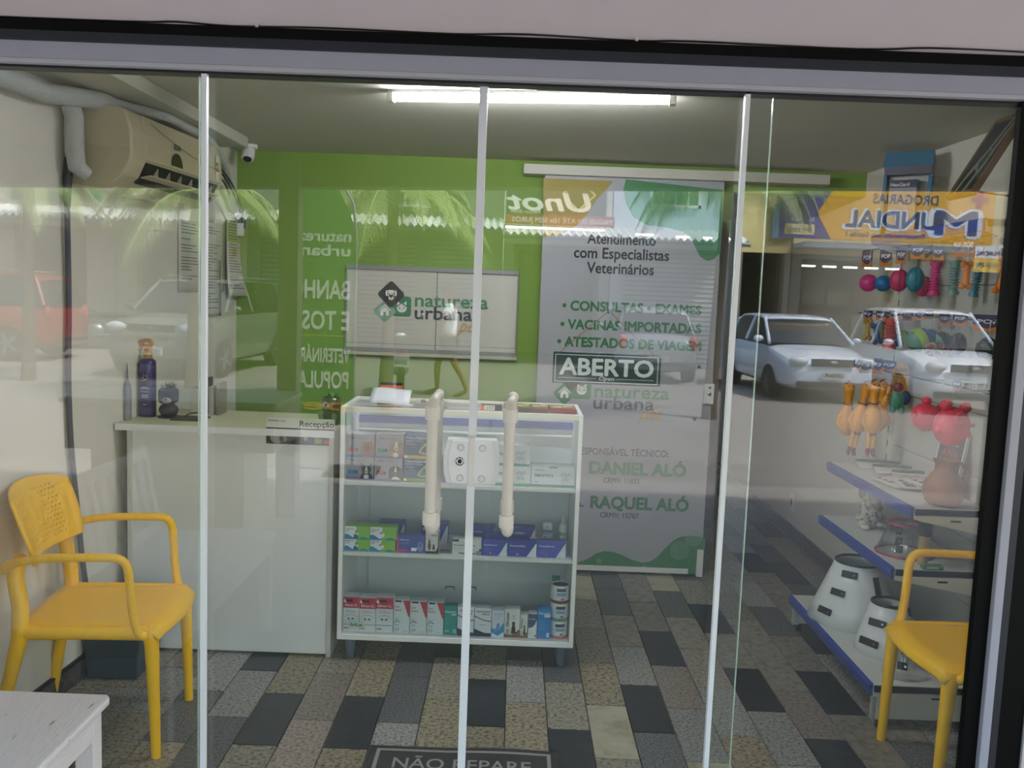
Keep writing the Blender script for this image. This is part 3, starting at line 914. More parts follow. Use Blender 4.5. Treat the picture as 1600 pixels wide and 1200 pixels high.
notice('wide pale notice sheet nearest the air conditioner, the first from the front', (277, 345, 313, 456), NP)
notice('narrow white printed notice overlapping the door strip, second from the front', (309, 405, 340, 494), NP, lean=0.01, off=0.010)
notice('tall pale notice hung partly behind the curled one, third from the front', (314, 342, 348, 455), NP, off=0.004)
notice('small yellow-green sheet pinned above the curled notice with the orange seal', (350, 345, 373, 382), NPG, off=0.008)
notice('curled white notice with an orange seal, hung below the yellow-green sheet', (349, 379, 375, 462), NP, curl=0.04, seal=True, off=0.012)

ot = thing('wall_outlet', 'small white outlet plate low on the right corridor wall', 'outlet', (XR, 3.50, 0.24))
mb = MB(); mb.box((-0.008, -0.04, -0.06), (0, 0.04, 0.06)); mb.done('cover_plate', WHITEP, ot, bevel=0.002)
mb = MB(); mb.box((-0.010, -0.012, -0.02), (-0.008, 0.012, 0.02)); mb.done('socket', mat('socket_red', '#7a3a36', 0.5), ot)

# ------------------------------------------------------------------ reception desk and what stands on it
DESK = mat('desk_white', '#e6e9ea', 0.35, var=0.04, scale=2)
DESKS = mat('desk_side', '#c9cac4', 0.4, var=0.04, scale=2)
DTOP = mat('desk_top_cream', '#c9c8a6', 0.4)
dk = thing('reception_desk', 'white reception desk between the left wall and the display cabinet', 'desk', (-1.18, 1.42, 0))
mb = MB(); mb.box((-0.42, -0.235, 0.012), (0.415, -0.215, 0.965)); mb.done('front_panel', DESK, dk, bevel=0.0015)
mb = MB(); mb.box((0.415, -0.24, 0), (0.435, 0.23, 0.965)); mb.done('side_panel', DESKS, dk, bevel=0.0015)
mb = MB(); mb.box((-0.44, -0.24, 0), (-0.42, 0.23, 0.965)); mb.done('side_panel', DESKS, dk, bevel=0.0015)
mb = MB(); mb.box((-0.485, -0.25, 0.965), (0.438, 0.25, 0.990)); mb.done('desktop', DTOP, dk, bevel=0.002)
mb = MB(); mb.box((-0.485, -0.252, 0.962), (0.438, -0.247, 0.990)); mb.done('edge_band', DESK, dk)
rs = thing('reception_sign', 'paper sign reading Recep\u00e7\u00e3o taped to the white desk front', 'sign', (-0.94, 1.183, 0.885))
a, b = P(416, 655, Y=1.18), P(522, 697, Y=1.18)
sw = b.x - a.x
rs.location = (a.x, 1.184, b.z)
mb = MB(); mb.box((0, -0.001, 0), (sw, 0, 0.112)); mb.done('paper', mat('sign_paper', '#cfcfc6', 0.7), rs)
PH = [('#2a2a2a', 0, 1), ('#8c8c8c', 0, .12)]
mb = MB()
cols = [mat('photo_dark', '#2f2f30', 0.7, var=0.6, scale=60), mat('photo_light', '#9c9c9a', 0.7), mat('photo_plum', '#5b4a58', 0.7, var=0.3, scale=40), mat('photo_blue', '#2f6f9c', 0.7), mat('photo_lime', '#a3b84a', 0.7), mat('photo_coral', '#c0605c', 0.7), mat('photo_pale', '#b9b4ad', 0.7)]
mb.box((0, -0.0016, 0), (sw * 0.46, -0.001, 0.070))
mb.m = 2; mb.box((sw * 0.46, -0.0016, 0), (sw, -0.001, 0.070))
mb.m = 1; flat(mb, circ(sw * 0.16, 0.028, 0.03, 0.026, 14), -0.0022); flat(mb, circ(sw * 0.25, 0.022, 0.016, 0.014, 10), -0.0022)
mb.m = 3; flat(mb, [(sw * .6, .006), (sw * .68, .006), (sw * .68, .028), (sw * .6, .028)], -0.0022)
mb.m = 4; flat(mb, [(sw * .71, .006), (sw * .82, .006), (sw * .82, .026), (sw * .71, .026)], -0.0022)
mb.m = 5; flat(mb, [(sw * .84, .006), (sw * .95, .006), (sw * .95, .022), (sw * .84, .022)], -0.0022)
mb.m = 6; flat(mb, circ(sw * 0.75, 0.043, 0.026, 0.013, 12), -0.0021); flat(mb, circ(sw * 0.58, 0.035, 0.009, 0.02, 10), -0.0021)
mb.done('photo_strip', cols, rs)
text('Recep\u00e7\u00e3o', (sw * 0.48, -0.0018, 0.078), 0.034, DARKTXT, rs, width=sw * 0.50, bold=0.02)
text('Multimarcas pet', (sw * 0.03, -0.0018, 0.096), 0.013, DARKTXT, rs, width=sw * 0.25)

sb = thing('spray_bottle', 'tall dark purple spray bottle with an orange trigger on the reception desk', 'bottle', (-1.62, 1.40, 0.990))
PUR = mat('bottle_purple', '#352a62', 0.3, var=0.1, scale=4)
mb = MB(); mb.lathe([(0.034, 0), (0.0355, 0.004), (0.0355, 0.235), (0.033, 0.249), (0.020, 0.258), (0.016, 0.260)], 28); bt = mb.done('bottle_body', PUR, sb, smooth=50)
mb = MB(); mb.lathe([(0.0185, 0.258), (0.0195, 0.262), (0.0195, 0.276), (0.017, 0.282), (0.012, 0.284)], 20); mb.done('screw_collar', mat('collar_ochre', '#a8832a', 0.4), sb, smooth=40)
ORG = mat('trigger_orange', '#c98a33', 0.4)
mb = MB()
mb.hexa([(-0.012, -0.009, 0.283), (0.014, -0.009, 0.283), (0.014, 0.009, 0.283), (-0.012, 0.009, 0.283)], [(-0.016, -0.008, 0.322), (0.02, -0.008, 0.318), (0.02, 0.008, 0.318), (-0.016, 0.008, 0.322)])
mb.tube(bez((0.018, 0, 0.318), (0.022, 0, 0.336), (0.0, 0, 0.344), (-0.036, 0, 0.330), 8), [0.010, 0.011, 0.011, 0.011, 0.010, 0.010, 0.009, 0.008, 0.007], 10)
th = mb.done('spray_head', ORG, sb, smooth=40, bevel=0.002)
mb = MB(); mb.tube(bez((-0.018, 0, 0.326), (-0.024, 0, 0.312), (-0.034, 0, 0.296), (-0.050, 0, 0.284), 6), [0.006, 0.006, 0.0055, 0.005, 0.004, 0.003, 0.002], 8); mb.done('trigger', ORG, th, smooth=50)
LBL = mat('label_print_pale', '#d9d3e6', 0.5)
mb = MB()
for k, (zz, w_) in enumerate(((0.132, .030), (0.125, .040), (0.112, .036), (0.098, .034), (0.092, .03), (0.086, .032), (0.055, .016))):
    t0 = w_ / 0.0362 / 2
    mb.add([(0.0362 * math.sin(-t0 + 2 * t0 * i / 6), -0.0362 * math.cos(-t0 + 2 * t0 * i / 6), zz + d) for d in (0, 0.0022) for i in range(7)], [(i, i + 1, i + 8, i + 7) for i in range(6)])
mb.done('label_lines', LBL, bt)
mb = MB()
for a_, b_ in (((-0.004, 0.196), (-0.004, 0.176)), ((0.010, 0.192), (0.010, 0.176)), ((-0.006, 0.184), (0.012, 0.184))):
    mb.tube([(a_[0], -0.0362, a_[1]), (b_[0], -0.0362, b_[1])], 0.0011, 5)
mb.tube([(x, -0.0362, z) for x, z in [(-0.012 + 0.026 * i / 10, 0.170 + 0.006 * math.sin(i * 0.9)) for i in range(11)]], 0.0009, 5)
mb.tube([(-0.012, -0.0362, 0.160), (0.016, -0.0362, 0.172)], 0.0009, 5)
mb.done('label_monogram', mat('gold_print', '#d8c48c', 0.3, metal=0.6), bt)

gb = thing('pointed_bottle', 'slim translucent grey bottle with a long pointed nozzle left of the purple spray bottle', 'bottle', (-1.655, 1.27, 0.990))
GREYP = mat('grey_plastic', '#8b8b90', 0.45)
mb = MB(); mb.lathe([(0.0160, 0), (0.0165, 0.004), (0.0165, 0.135), (0.013, 0.155), (0.006, 0.170)], 18); mb.done('bottle_body', GREYP, gb, smooth=50)
mb = MB(); mb.lathe([(0.0062, 0.168), (0.0045, 0.185), (0.0012, 0.245)], 14); mb.done('nozzle', mat('grey_nozzle', '#77777a', 0.45), gb, smooth=50)

def leafy(par, c, n, r, h, m_, seed, nm='leaf'):
    rr = random.Random(seed)
    for k in range(n):
        an = k * 2.4 + rr.random() * 0.5
        el_ = 0.45 + 0.5 * rr.random()
        d = Vector((math.cos(an) * math.cos(el_), math.sin(an) * math.cos(el_), math.sin(el_)))
        s_ = d.cross(Vector((0, 0, 1))).normalized()
        u_ = s_.cross(d)
        ln = r * (0.7 + 0.5 * rr.random())
        mb = MB()
        b0 = Vector(c)
        mb.add([b0, b0 + d * ln * .5 + s_ * ln * .22, b0 + d * ln + u_ * ln * .12, b0 + d * ln * .5 - s_ * ln * .22, b0 + d * ln * .5 - u_ * ln * .12], [(0, 1, 4), (1, 2, 4), (2, 3, 4), (3, 0, 4), (0, 3, 2, 1)])
        mb.done(nm, m_, par)

BEAR = mat('charcoal_ceramic', '#3d3c42', 0.6, var=0.1)
bp = thing('bear_planter', 'charcoal bear-shaped plant pot with a green succulent on the desk', 'plant pot', (-1.522, 1.385, 0.990))
mb = MB(); mb.lathe([(0.046, 0), (0.048, 0.006), (0.036, 0.010)], 24); mb.done('saucer', mat('saucer_black', '#222226', 0.5), bp, smooth=40)
mb = MB(); mb.ell((0, 0, 0.034), (0.042, 0.038, 0.033), 20, 12); body_ = mb.done('pot_body', BEAR, bp, smooth=60)
mb = MB()
hd = rsq(0, 0.098, 0.037, 0.016, hz=0.034)
mb.prism([(x, -0.034, z) for x, z in hd], (0, 0.066, 0)); head_ = mb.done('pot_head', BEAR, bp, bevel=0.010)
for s_ in (-1, 1):
    mb = MB(); mb.prism([(s_ * 0.036, -0.012, 0.120), (s_ * 0.010, -0.012, 0.130), (s_ * 0.029, -0.012, 0.154)], (0, 0.012, 0)); mb.done('ear', mat('ear_pale', '#a9a3a0', 0.6) if s_ < 0 else BEAR, head_, bevel=0.003)
mb = MB(); mb.ell((0.004, -0.036, 0.080), (0.022, 0.008, 0.014), 16, 8); mb.done('muzzle', mat('muzzle_grey', '#a7a09e', 0.6), head_, smooth=60)
mb = MB(); mb.ell((0.004, -0.044, 0.085), (0.006, 0.004, 0.004), 10, 6); mb.tube([(-0.024, -0.035, 0.102), (-0.014, -0.035, 0.106)], 0.0015, 5); mb.tube([(0.020, -0.035, 0.106), (0.030, -0.035, 0.102)], 0.0015, 5); mb.done('face_details', BLACKP, head_)
leafy(bp, (0.006, 0, 0.130), 14, 0.034, 0.03, mat('succulent_green', '#3f7a55', 0.5), 3)

dp = thing('dog_planter', 'dark brown glazed dog-shaped pot with a small green plant, at the desk\'s right end', 'plant pot', (-0.795, 1.36, 0.990))
BRN = mat('brown_glaze', '#4a2a1c', 0.15, var=0.25, scale=30, coat=0.6)
mb = MB(); mb.lathe([(0.036, 0), (0.043, 0.012), (0.041, 0.035), (0.038, 0.058), (0.045, 0.09), (0.043, 0.118), (0.036, 0.122), (0.034, 0.11)], 24); pb_ = mb.done('pot_body', BRN, dp, smooth=60)
mb = MB(); mb.ell((-0.012, -0.030, 0.090), (0.026, 0.016, 0.022), 14, 8); mb.done('dog_muzzle', mat('grey_glaze', '#8f8480', 0.2, coat=0.5), dp, smooth=60)
mb = MB(); mb.ell((-0.014, -0.046, 0.092), (0.006, 0.004, 0.005), 8, 6); mb.ell((-0.024, -0.038, 0.104), 0.003, 8, 6); mb.ell((0.002, -0.038, 0.104), 0.003, 8, 6); mb.done('dog_nose', BLACKP, dp)
for s_ in (-1, 1):
    mb = MB(); mb.tube([(s_ * 0.03 - 0.01, -0.03, 0.05), (s_ * 0.026 - 0.008, -0.04, 0.02), (s_ * 0.024 - 0.008, -0.042, 0.004)], [0.012, 0.010, 0.011], 8); mb.done('paw', mat('grey_brown_glaze', '#6b5a50', 0.2, coat=0.5), dp, smooth=60)
leafy(dp, (0.008, 0, 0.112), 10, 0.045, 0.03, mat('plant_green', '#3e6b2c', 0.5), 8)

sc_ = thing('scale_pad', 'flat dark green pad with a curled cable lying beside the bear pot', 'mat', (-1.43, 1.36, 0.990))
mb = MB(); mb.box((-0.055, -0.06, 0), (0.085, 0.06, 0.007)); mb.done('pad', mat('pad_olive', '#2c3324', 0.5), sc_, bevel=0.003)
mb = MB(); mb.tube(bez((0.085, 0.0, 0.01), (0.06, 0.03, 0.035), (0.0, 0.03, 0.03), (-0.01, 0.0, 0.009), 10), 0.003, 6); mb.done('cable', BLACKP, sc_, smooth=60)
pen = thing('desk_tray', 'thin cream tray near the right end of the desk, in front of the dog pot', 'tray', (-0.90, 1.33, 0.990))
mb = MB(); mb.box((-0.05, -0.05, 0), (0.05, 0.05, 0.004)); mb.box((-0.05, 0.044, 0.004), (0.05, 0.05, 0.010)); mb.box((-0.05, -0.05, 0.004), (-0.045, 0.05, 0.010)); mb.done('tray_body', mat('tray_cream', '#cfcf9f', 0.5), pen)
fb = thing('document_rack', 'upright folders and a dark ruler standing at the back of the desk by the corner', 'folders', (-1.42, 1.575, 0.990))
for k, (dx, w_, h_, c_) in enumerate(((-0.03, 0.035, 0.12, '#b9b4a4'), (0.012, 0.012, 0.165, '#3a3a36'), (0.045, 0.02, 0.13, '#a69f8c'), (0.075, 0.015, 0.145, '#7a745f'))):
    mb = MB(); mb.box((dx - w_ / 2, -0.07, 0), (dx + w_ / 2, 0.04, h_)); mb.done('folder', mat('folder_%d' % k, c_, 0.6), fb, bevel=0.001)
bn = thing('waste_bin', 'dark slate blue bin standing between the left wall and the desk', 'bin', (-1.545, 1.0, 0))
BIN = mat('slate_plastic', '#33464f', 0.4, var=0.05)
mb = MB(); mb.hexa([(-0.115, -0.11, 0.0), (0.085, -0.11, 0.0), (0.085, 0.11, 0.0), (-0.115, 0.11, 0.0)], [(-0.13, -0.13, 0.30), (0.115, -0.13, 0.30), (0.115, 0.13, 0.30), (-0.13, 0.13, 0.30)]); mb.done('bin_body', BIN, bn, bevel=0.006)
mb = MB(); mb.box((-0.135, -0.135, 0.296), (0.12, 0.135, 0.312)); mb.done('bin_rim', BIN, bn, bevel=0.004)
# ------------------------------------------------------------------ glass-fronted display cabinet
CABW = mat('cabinet_white', '#e9ebe8', 0.35, var=0.03, scale=3)
CABB = mat('cabinet_back', '#c9d4d6', 0.4, var=0.04, scale=3)
CGL = glass_mat('cabinet_glass', 0.024, (0.985, 0.995, 0.99))
cb = thing('display_cabinet', 'white display cabinet with glass front and two shelves of pet medicines', 'cabinet', (-0.207, 1.15, 0))
cw = 0.506
mb = MB(); mb.box((-cw, 0, 0.095), (-cw + 0.018, 0.38, 1.10)); mb.done('side_panel', CABW, cb, bevel=0.0015)
mb = MB(); mb.box((cw - 0.018, 0, 0.095), (cw, 0.38, 1.10)); mb.done('side_panel', CABW, cb, bevel=0.0015)
mb = MB(); mb.box((-cw + 0.018, 0, 0.095), (cw - 0.018, 0.38, 0.118)); mb.done('bottom_board', CABW, cb, bevel=0.001)
mb = MB(); mb.box((-cw + 0.018, 0, 1.078), (cw - 0.018, 0.02, 1.10)); mb.box((-cw + 0.018, 0.362, 1.078), (cw - 0.018, 0.38, 1.10)); mb.done('top_frame', mat('cabinet_top_frame', '#d8d8c4', 0.4), cb, bevel=0.001)
mb = MB(); mb.box((-cw + 0.016, 0.018, 1.088), (cw - 0.016, 0.364, 1.094)); mb.done('glass_top', CGL, cb)
for z_, nm in ((0.765, 'shelf'), (0.459, 'shelf')):
    mb = MB(); mb.box((-cw + 0.018, 0.018, z_), (cw - 0.018, 0.355, z_ + 0.016)); mb.done(nm, CABW, cb, bevel=0.001)
mb = MB(); mb.box((-cw + 0.018, 0.365, 0.118), (cw - 0.018, 0.378, 1.078)); bk = mb.done('back_panel', CABB, cb)
for a_, b_, yy in ((-cw + 0.075, 0.01, 0.352), (-0.01, cw - 0.02, 0.358)):
    mb = MB(); mb.box((a_, yy, 0.20), (b_, yy + 0.005, 0.755)); sd_ = mb.done('sliding_door', CABB, cb, bevel=0.001)
    mb = MB(); hx = 0.01 - 0.06 if a_ < -0.1 else 0.05
    mb.tube([(hx - 0.022, yy - 0.002, 0.215), (hx - 0.018, yy - 0.012, 0.230), (hx + 0.018, yy - 0.012, 0.230), (hx + 0.022, yy - 0.002, 0.215)], 0.0025, 6); mb.done('pull_handle', BLACKP, sd_)
mb = MB(); mb.box((-cw + 0.018, 0.345, 0.985), (cw - 0.018, 0.362, 1.018)); mb.done('price_rail', mat('rail_blue', '#1b3f8f', 0.4), cb)
mb = MB(); mb.box((-cw + 0.018, 0.340, 0.952), (cw - 0.018, 0.362, 0.958)); mb.done('rail_lip', CABW, cb)
mb = MB(); mb.box((-cw + 0.018, 0.006, 0.12), (0.0, 0.010, 1.076)); mb.done('front_glass', CGL, cb)
mb = MB(); mb.box((0.0, 0.006, 0.12), (cw - 0.018, 0.010, 1.076)); mb.done('front_glass', CGL, cb)
LEG = mat('cabinet_foot_blue', '#5b6d7c', 0.4)
for lx in (-cw + 0.05, cw - 0.05):
    for ly in (0.05, 0.34):
        mb = MB(); mb.lathe([(0.016, 0), (0.018, 0.01), (0.024, 0.08), (0.026, 0.095)], 16, (lx, ly, 0)); mb.done('foot', LEG, cb, smooth=40)
mb = MB(); mb.prism([(x, 0.0052, z) for x, z in rsq(-0.424, 0.160, 0.034, 0.006, hz=0.014)], (0, 0.0008, 0)); stk = mb.done('maker_sticker', mat('sticker_green', '#b9d4bf', 0.5), cb); stk['label'] = 'small pale green sticker'
text('ArtLux', (-0.452, 0.0045, 0.155), 0.020, mat('sticker_dark_green', '#1f4a36', 0.5), stk, width=0.054, bold=0.03)

SHZ = (0.7812, 0.4752, 0.1182)
PM = {}

def pm(c):
    if c not in PM:
        PM[c] = mat('print_' + c.strip('#'), c, 0.45)
    return PM[c]

def carton(name, label, px, z0, Y, depth, col, patches=(), texts=(), group=None, cat='box', rz=0.0, hgt=None):
    """a printed carton whose front is seen at the pixel rectangle px; printing is given in 0..1 of the front"""
    x0, y0, x1, y1 = px
    ym = (y0 + y1) / 2
    a, b = P(x0, ym, Y=Y), P(x1, ym, Y=Y)
    ax_, bx_ = max(a.x, -0.6935), min(b.x, 0.2790)
    a, b = Vector((ax_, a.y, a.z)), Vector((bx_, b.y, b.z))
    wd = b.x - a.x - 0.0015
    ht = hgt or P((x0 + x1) / 2, y0, Y=Y).z - P((x0 + x1) / 2, y1, Y=Y).z - 0.001
    t_ = thing(name, label, cat, ((a.x + b.x) / 2, Y, z0), rz, group)
    g = MB(); g.box((-wd / 2, 0, 0), (wd / 2, depth, ht)); g.done('carton', pm(col), t_, bevel=0.0008)
    if patches:
        g = MB(); ms = []
        for k, (c, pts) in enumerate(patches):
            if pm(c) not in ms:
                ms.append(pm(c))
            g.m = ms.index(pm(c))
            flat(g, [((u - 0.5) * wd, v * ht) for u, v in pts], -0.0006 - 0.0003 * k)
        g.done('front_print', ms, t_)
    for body, u, v, h, w_, c in texts:
        text(body, ((u - 0.5) * wd, -0.0006 - 0.0003 * (len(patches) + 1), v * ht), h * ht, pm(c), t_, width=w_ * wd, bold=0.02)
    return t_

def R4(a, b, c, d):
    return [(a, b), (c, b), (c, d), (a, d)]

def blob(cx, cz, rx, rz, n=16):
    return circ(cx, cz, rx, rz, n)

def lines(u0, u1, v0, v1, n, c, seed=0):
    rr = random.Random(seed)
    out = []
    for i in range(n):
        v = v0 + (v1 - v0) * i / max(1, n - 1)
        out.append((c, R4(u0, v, u0 + (u1 - u0) * rr.uniform(0.6, 1), v + 0.012)))
    return out

# top shelf: four grey cartons with dogs, two blue ones, one violet, three white and green
def dogbox(label, px, z0, fur, dark, acc, breed):
    D = [('#6e6c9a', R4(0, 0, 1, 0.09)), ('#8f9fb4', R4(0, 0.09, 0.55, 0.17))]
    D += [(acc, R4(0.06, 0.24, 0.40, 0.36)), (acc, blob(0.13, 0.37, 0.07, 0.07, 10)), (acc, blob(0.27, 0.36, 0.06, 0.06, 10)), ('#3d4a66', blob(0.37, 0.33, 0.06, 0.07, 10))]
    D += lines(0.05, 0.30, 0.50, 0.72, 4, '#7c8792', 2)
    cx = 0.76
    if breed == 'yorkie':
        D += [(fur, [(0.52, .09), (.98, .09), (.97, .45), (.90, .72), (.86, .60), (.80, .70), (.72, .70), (.64, .60), (.60, .72), (.54, .45)]), (dark, blob(.74, .40, .10, .16)), ('#2a1d18', blob(.74, .34, .035, .03, 8)), ('#2a1d18', blob(.68, .47, .02, .025, 8)), ('#2a1d18', blob(.80, .47, .02, .025, 8))]
    elif breed == 'aussie':
        D += [(fur, [(.50, .09), (.98, .09), (.94, .40), (.50, .40)]), (fur, blob(.74, .52, .20, .18)), (fur, [(.54, .68), (.50, .58), (.58, .55), (.64, .70)]), (fur, [(.94, .68), (.98, .58), (.90, .55), (.84, .70)]), ('#f0ece4', [(.70, .70), (.78, .70), (.82, .42), (.74, .30), (.66, .42)]), ('#f0ece4', blob(.72, .16, .10, .10)), ('#1e1c1c', blob(.74, .44, .035, .035, 8)), ('#2a2422', blob(.67, .56, .02, .025, 8)), ('#2a2422', blob(.81, .56, .02, .025, 8))]
    elif breed == 'boston':
        D += [(dark, [(.52, .09), (.98, .09), (.92, .30), (.58, .30)]), (dark, blob(.74, .44, .17, .17)), (dark, [(.56, .48), (.53, .74), (.66, .60)]), (dark, [(.92, .48), (.95, .74), (.82, .60)]), ('#efeae6', [(.72, .60), (.76, .60), (.80, .34), (.74, .26), (.68, .34)]), ('#d8b9ae', [(.57, .54), (.56, .67), (.62, .60)]), ('#d8b9ae', [(.91, .54), (.92, .67), (.86, .60)]), ('#efeae6', blob(.74, .16, .10, .09)), ('#17161a', blob(.74, .37, .035, .03, 8))]
    else:
        D += [(dark, blob(.76, .44, .22, .20)), (dark, [(.54, .54), (.50, .26), (.62, .30), (.66, .56)]), (dark, [(.98, .54), (1.0, .26), (.90, .30), (.86, .56)]), (dark, [(.52, .09), (1.0, .09), (1.0, .30), (.52, .30)]), ('#f2efec', [(.745, .62), (.775, .62), (.80, .40), (.76, .26), (.72, .40)]), ('#f2efec', [(.60, .09), (.94, .09), (.82, .20), (.70, .20)]), ('#8a4a30', blob(.66, .34, .04, .05, 8)), ('#8a4a30', blob(.86, .34, .04, .05, 8)), ('#141315', blob(.76, .36, .04, .035, 8))]
    T = [('Nex', 0.10, 0.80, 0.15, 0.22, '#3a6f97'), ('Gard', 0.36, 0.80, 0.15, 0.34, '#8a8f9c')]
    return carton('medicine_box', label, px, z0, 1.195, 0.09, '#aaa6b0', D, T, 'grey cartons with dog portraits')

zb_ = SHZ[0] + 0.0005
hb = 0.0985
dogbox('grey carton with a French bulldog-like black and white dog, lower left of the dog boxes', (540, 713, 584, 751), zb_, '#3a383c', '#3a383c', '#2f86b8', 'boston')
dogbox('grey carton with a large tricolour dog, lower right of the dog boxes', (585, 715, 629, 753), zb_, '#2c2a2e', '#38353a', '#b23a4a', 'berner')
dogbox('grey carton with a long-haired red-brown terrier, upper left of the dog boxes', (541.3, 675.6, 585, 712), zb_ + hb, '#a5643e', '#7a4028', '#c9542f', 'yorkie')
dogbox('grey carton with a ginger and white dog, upper right of the dog boxes', (587, 677.5, 631, 715), zb_ + hb, '#c0844e', '#a06a3a', '#2f8a72', 'aussie')
def bluebox(label, px, z0, stripe, acc):
    D = [(stripe, R4(0, 0.02, 1, 0.16)), ('#f2f2ee', R4(0.03, 0.05, 0.12, 0.14)), (acc, [(.50, .28), (.62, .22), (.86, .22), (.95, .40), (.80, .74), (.70, .62), (.56, .44)]), ('#27487a', [(.58, .32), (.66, .28), (.82, .28), (.86, .40), (.77, .60), (.70, .52)])]
    D += [(c, blob(0.10 + 0.10 * k, 0.50, 0.025, 0.03, 8)) for k, c in enumerate(('#c96a4a', '#d8854a', '#7f9ad0', '#7f9ad0'))] + lines(0.08, 0.55, 0.60, 0.64, 2, '#b9c6de', 4)
    T = [('NexGard', 0.06, 0.84, 0.13, 0.72, '#e6ecf4'), ('SPECTRA', 0.06, 0.73, 0.09, 0.62, '#c9d6ea')]
    return carton('medicine_box', label, px, z0, 1.195, 0.09, '#27487a', D, T, 'blue cartons on the top shelf')
bluebox('blue carton with a green stripe along its foot, the lower of two', (629.5, 717, 674, 754.5), zb_, '#7aa82f', '#9cc25a')
bluebox('blue carton with a yellow stripe along its foot, the upper of two', (631.5, 679, 676, 717), zb_ + hb, '#d9b93a', '#c6d36a')
carton('medicine_box', 'violet-blue carton standing behind the door lock on the top shelf', (688, 718, 733, 757), zb_, 1.21, 0.09, '#5a5590', [('#7a4fb0', R4(0, 0, 1, 0.18)), ('#c9c6e0', R4(0.1, 0.45, 0.7, 0.5))] + lines(0.1, 0.8, 0.55, 0.8, 3, '#aeb2d4', 5))
def pbox(label, px, z0):
    D = [('#1f8a70', R4(0, 0, 1, 0.13)), ('#1f8a70', [(.40, 1), (.60, 1), (.56, .93), (.50, .97), (.44, .93)])]
    for k in range(7):
        cx, cz = 0.70 + 0.055 * (k % 4) + 0.02 * (k // 4), 0.62 - 0.22 * (k // 4) + 0.05 * (k % 2)
        D.append(('#44525a', blob(cx, cz, 0.032, 0.085, 6)))
        D.append(('#d3dee2', blob(cx, cz, 0.026, 0.068, 6)))
    for k in range(4):
        D.append(('#44525a', R4(0.70 + 0.06 * k, 0.16, 0.705 + 0.06 * k, 0.42)))
    T = [('PBIOTICS', 0.07, 0.52, 0.19, 0.42, '#3e5a60'), ('Nutrivet', 0.09, 0.82, 0.10, 0.2, '#6c7f86'), ('30g', 0.07, 0.24, 0.08, 0.08, '#3e5a60')]
    return carton('medicine_box', label, px, z0, 1.195, 0.10, '#d3dee2', D, T, 'white and green cartons on the top shelf')
pbox('white and green PBIOTICS carton at the right end of the top shelf', (829.6, 732, 900.5, 763.7), zb_)
pbox('white and green carton partly hidden behind the right pipe handle, lower of two', (758, 730, 829, 762), zb_)
pbox('white and green carton partly hidden behind the right pipe handle, upper of two', (758, 699, 828.5, 731), zb_ + 0.0855)

# middle shelf
zb_ = SHZ[1] + 0.0005
def mellis(label, px, z0, cat_):
    D = [('#8cc63f', R4(0.38, 0, 1, 1)), ('#e9f2f4', [(0, 0), (0, 1), (.44, 1), (.48, .85), (.42, .66), (.55, .50), (.54, .30), (.40, .12), (.2, .1)]), ('#1b86b8', [(0, 0), (0.0, .36), (.10, .42), (.22, .28), (.36, .10), (.5, 0)]), ('#159a8f', [(.55, 0), (.62, .12), (.75, .22), (.9, .14), (1, .05), (1, 0)])]
    if cat_:
        D += [('#12718f', [(.34, .05), (.56, .05), (.54, .26), (.48, .40), (.38, .42), (.36, .26)]), ('#12718f', blob(.47, .58, .06, .10, 10)), ('#8cc63f', blob(.47, .58, .035, .06, 10))]
    else:
        D += [('#55606a', R4(.36, .50, .48, .58))]
    T = [('MELLIS', 0.04, 0.76, 0.15, 0.30, '#4a5a66'), ('VET', 0.04, 0.60, 0.15, 0.16, '#4a5a66')]
    return carton('medicine_box', label, px, z0, 1.185, 0.07, '#8cc63f', D, T, 'green and white cartons on the middle shelf')
gh = 0.0505
mellis('green and white carton with a blue cat shape, lower one at the left end', (537, 842.5, 577.5, 862), zb_, True)
mellis('green and white carton with a white swirl, lower one of the right pair', (577.7, 844, 618, 864), zb_, False)
mellis('green and white carton with a blue cat shape, stacked upper at the left end', (537.5, 821.5, 578, 842), zb_ + gh, True)
mellis('green and white carton with a white swirl, stacked upper of the right pair', (578.2, 823, 620, 843.5), zb_ + gh, False)
carton('medicine_box', 'lavender carton with pink stripes beside the green and white stack', (619.5, 839, 664, 865), zb_, 1.185, 0.05, '#5561b0', [('#d9527f', R4(0, 0, 0.07, 1)), ('#d9527f', R4(0.07, 0.06, 0.38, 0.2)), ('#eef0f4', [(.52, .12), (.70, .12), (.74, .32), (.52, .32)]), ('#8f9ad0', blob(.84, .40, .10, .30)), ('#5561b0', blob(.84, .50, .04, .12, 8))] + lines(.1, .6, .55, .62, 2, '#9aa4d6', 3), [('Cefadroxil', .09, .76, .13, .34, '#e6e9f4')])
carton('medicine_box', 'narrow white carton with a dog and a cat, beside the lavender carton', (664.5, 830, 686, 866), zb_, 1.185, 0.05, '#e4e2dd', [('#3c2c2a', R4(0, 0, 1, 0.11)), ('#4a2f2c', [(1, .11), (1, 1), (.93, 1), (.93, .3), (.8, .14), (.7, .11)]), ('#7a5f4e', blob(.30, .32, .13, .17)), ('#7a5f4e', blob(.30, .52, .09, .08)), ('#4a4846', blob(.62, .26, .10, .10)), ('#4a4846', blob(.62, .38, .06, .05))], [('Doxy', .45, .78, .11, .42, '#3c2c2a'), ('SABOR', .16, .62, .07, .3, '#8a7a78')])
carton('medicine_box', 'white carton with a dark blue label corner, centre of the middle shelf', (706.5, 844, 752.3, 868), zb_, 1.19, 0.05, '#dcdedb', [('#262f55', R4(0, .84, .22, 1)), ('#262f55', R4(.22, .06, .80, .12)), ('#7fa6b8', R4(.82, 0, 1, .26)), ('#262f55', R4(.93, .26, 1, .40))] + lines(.05, .3, .35, .5, 2, '#8a8f98', 6), [('Prednisolona', .05, .58, .13, .72, '#454b58')])
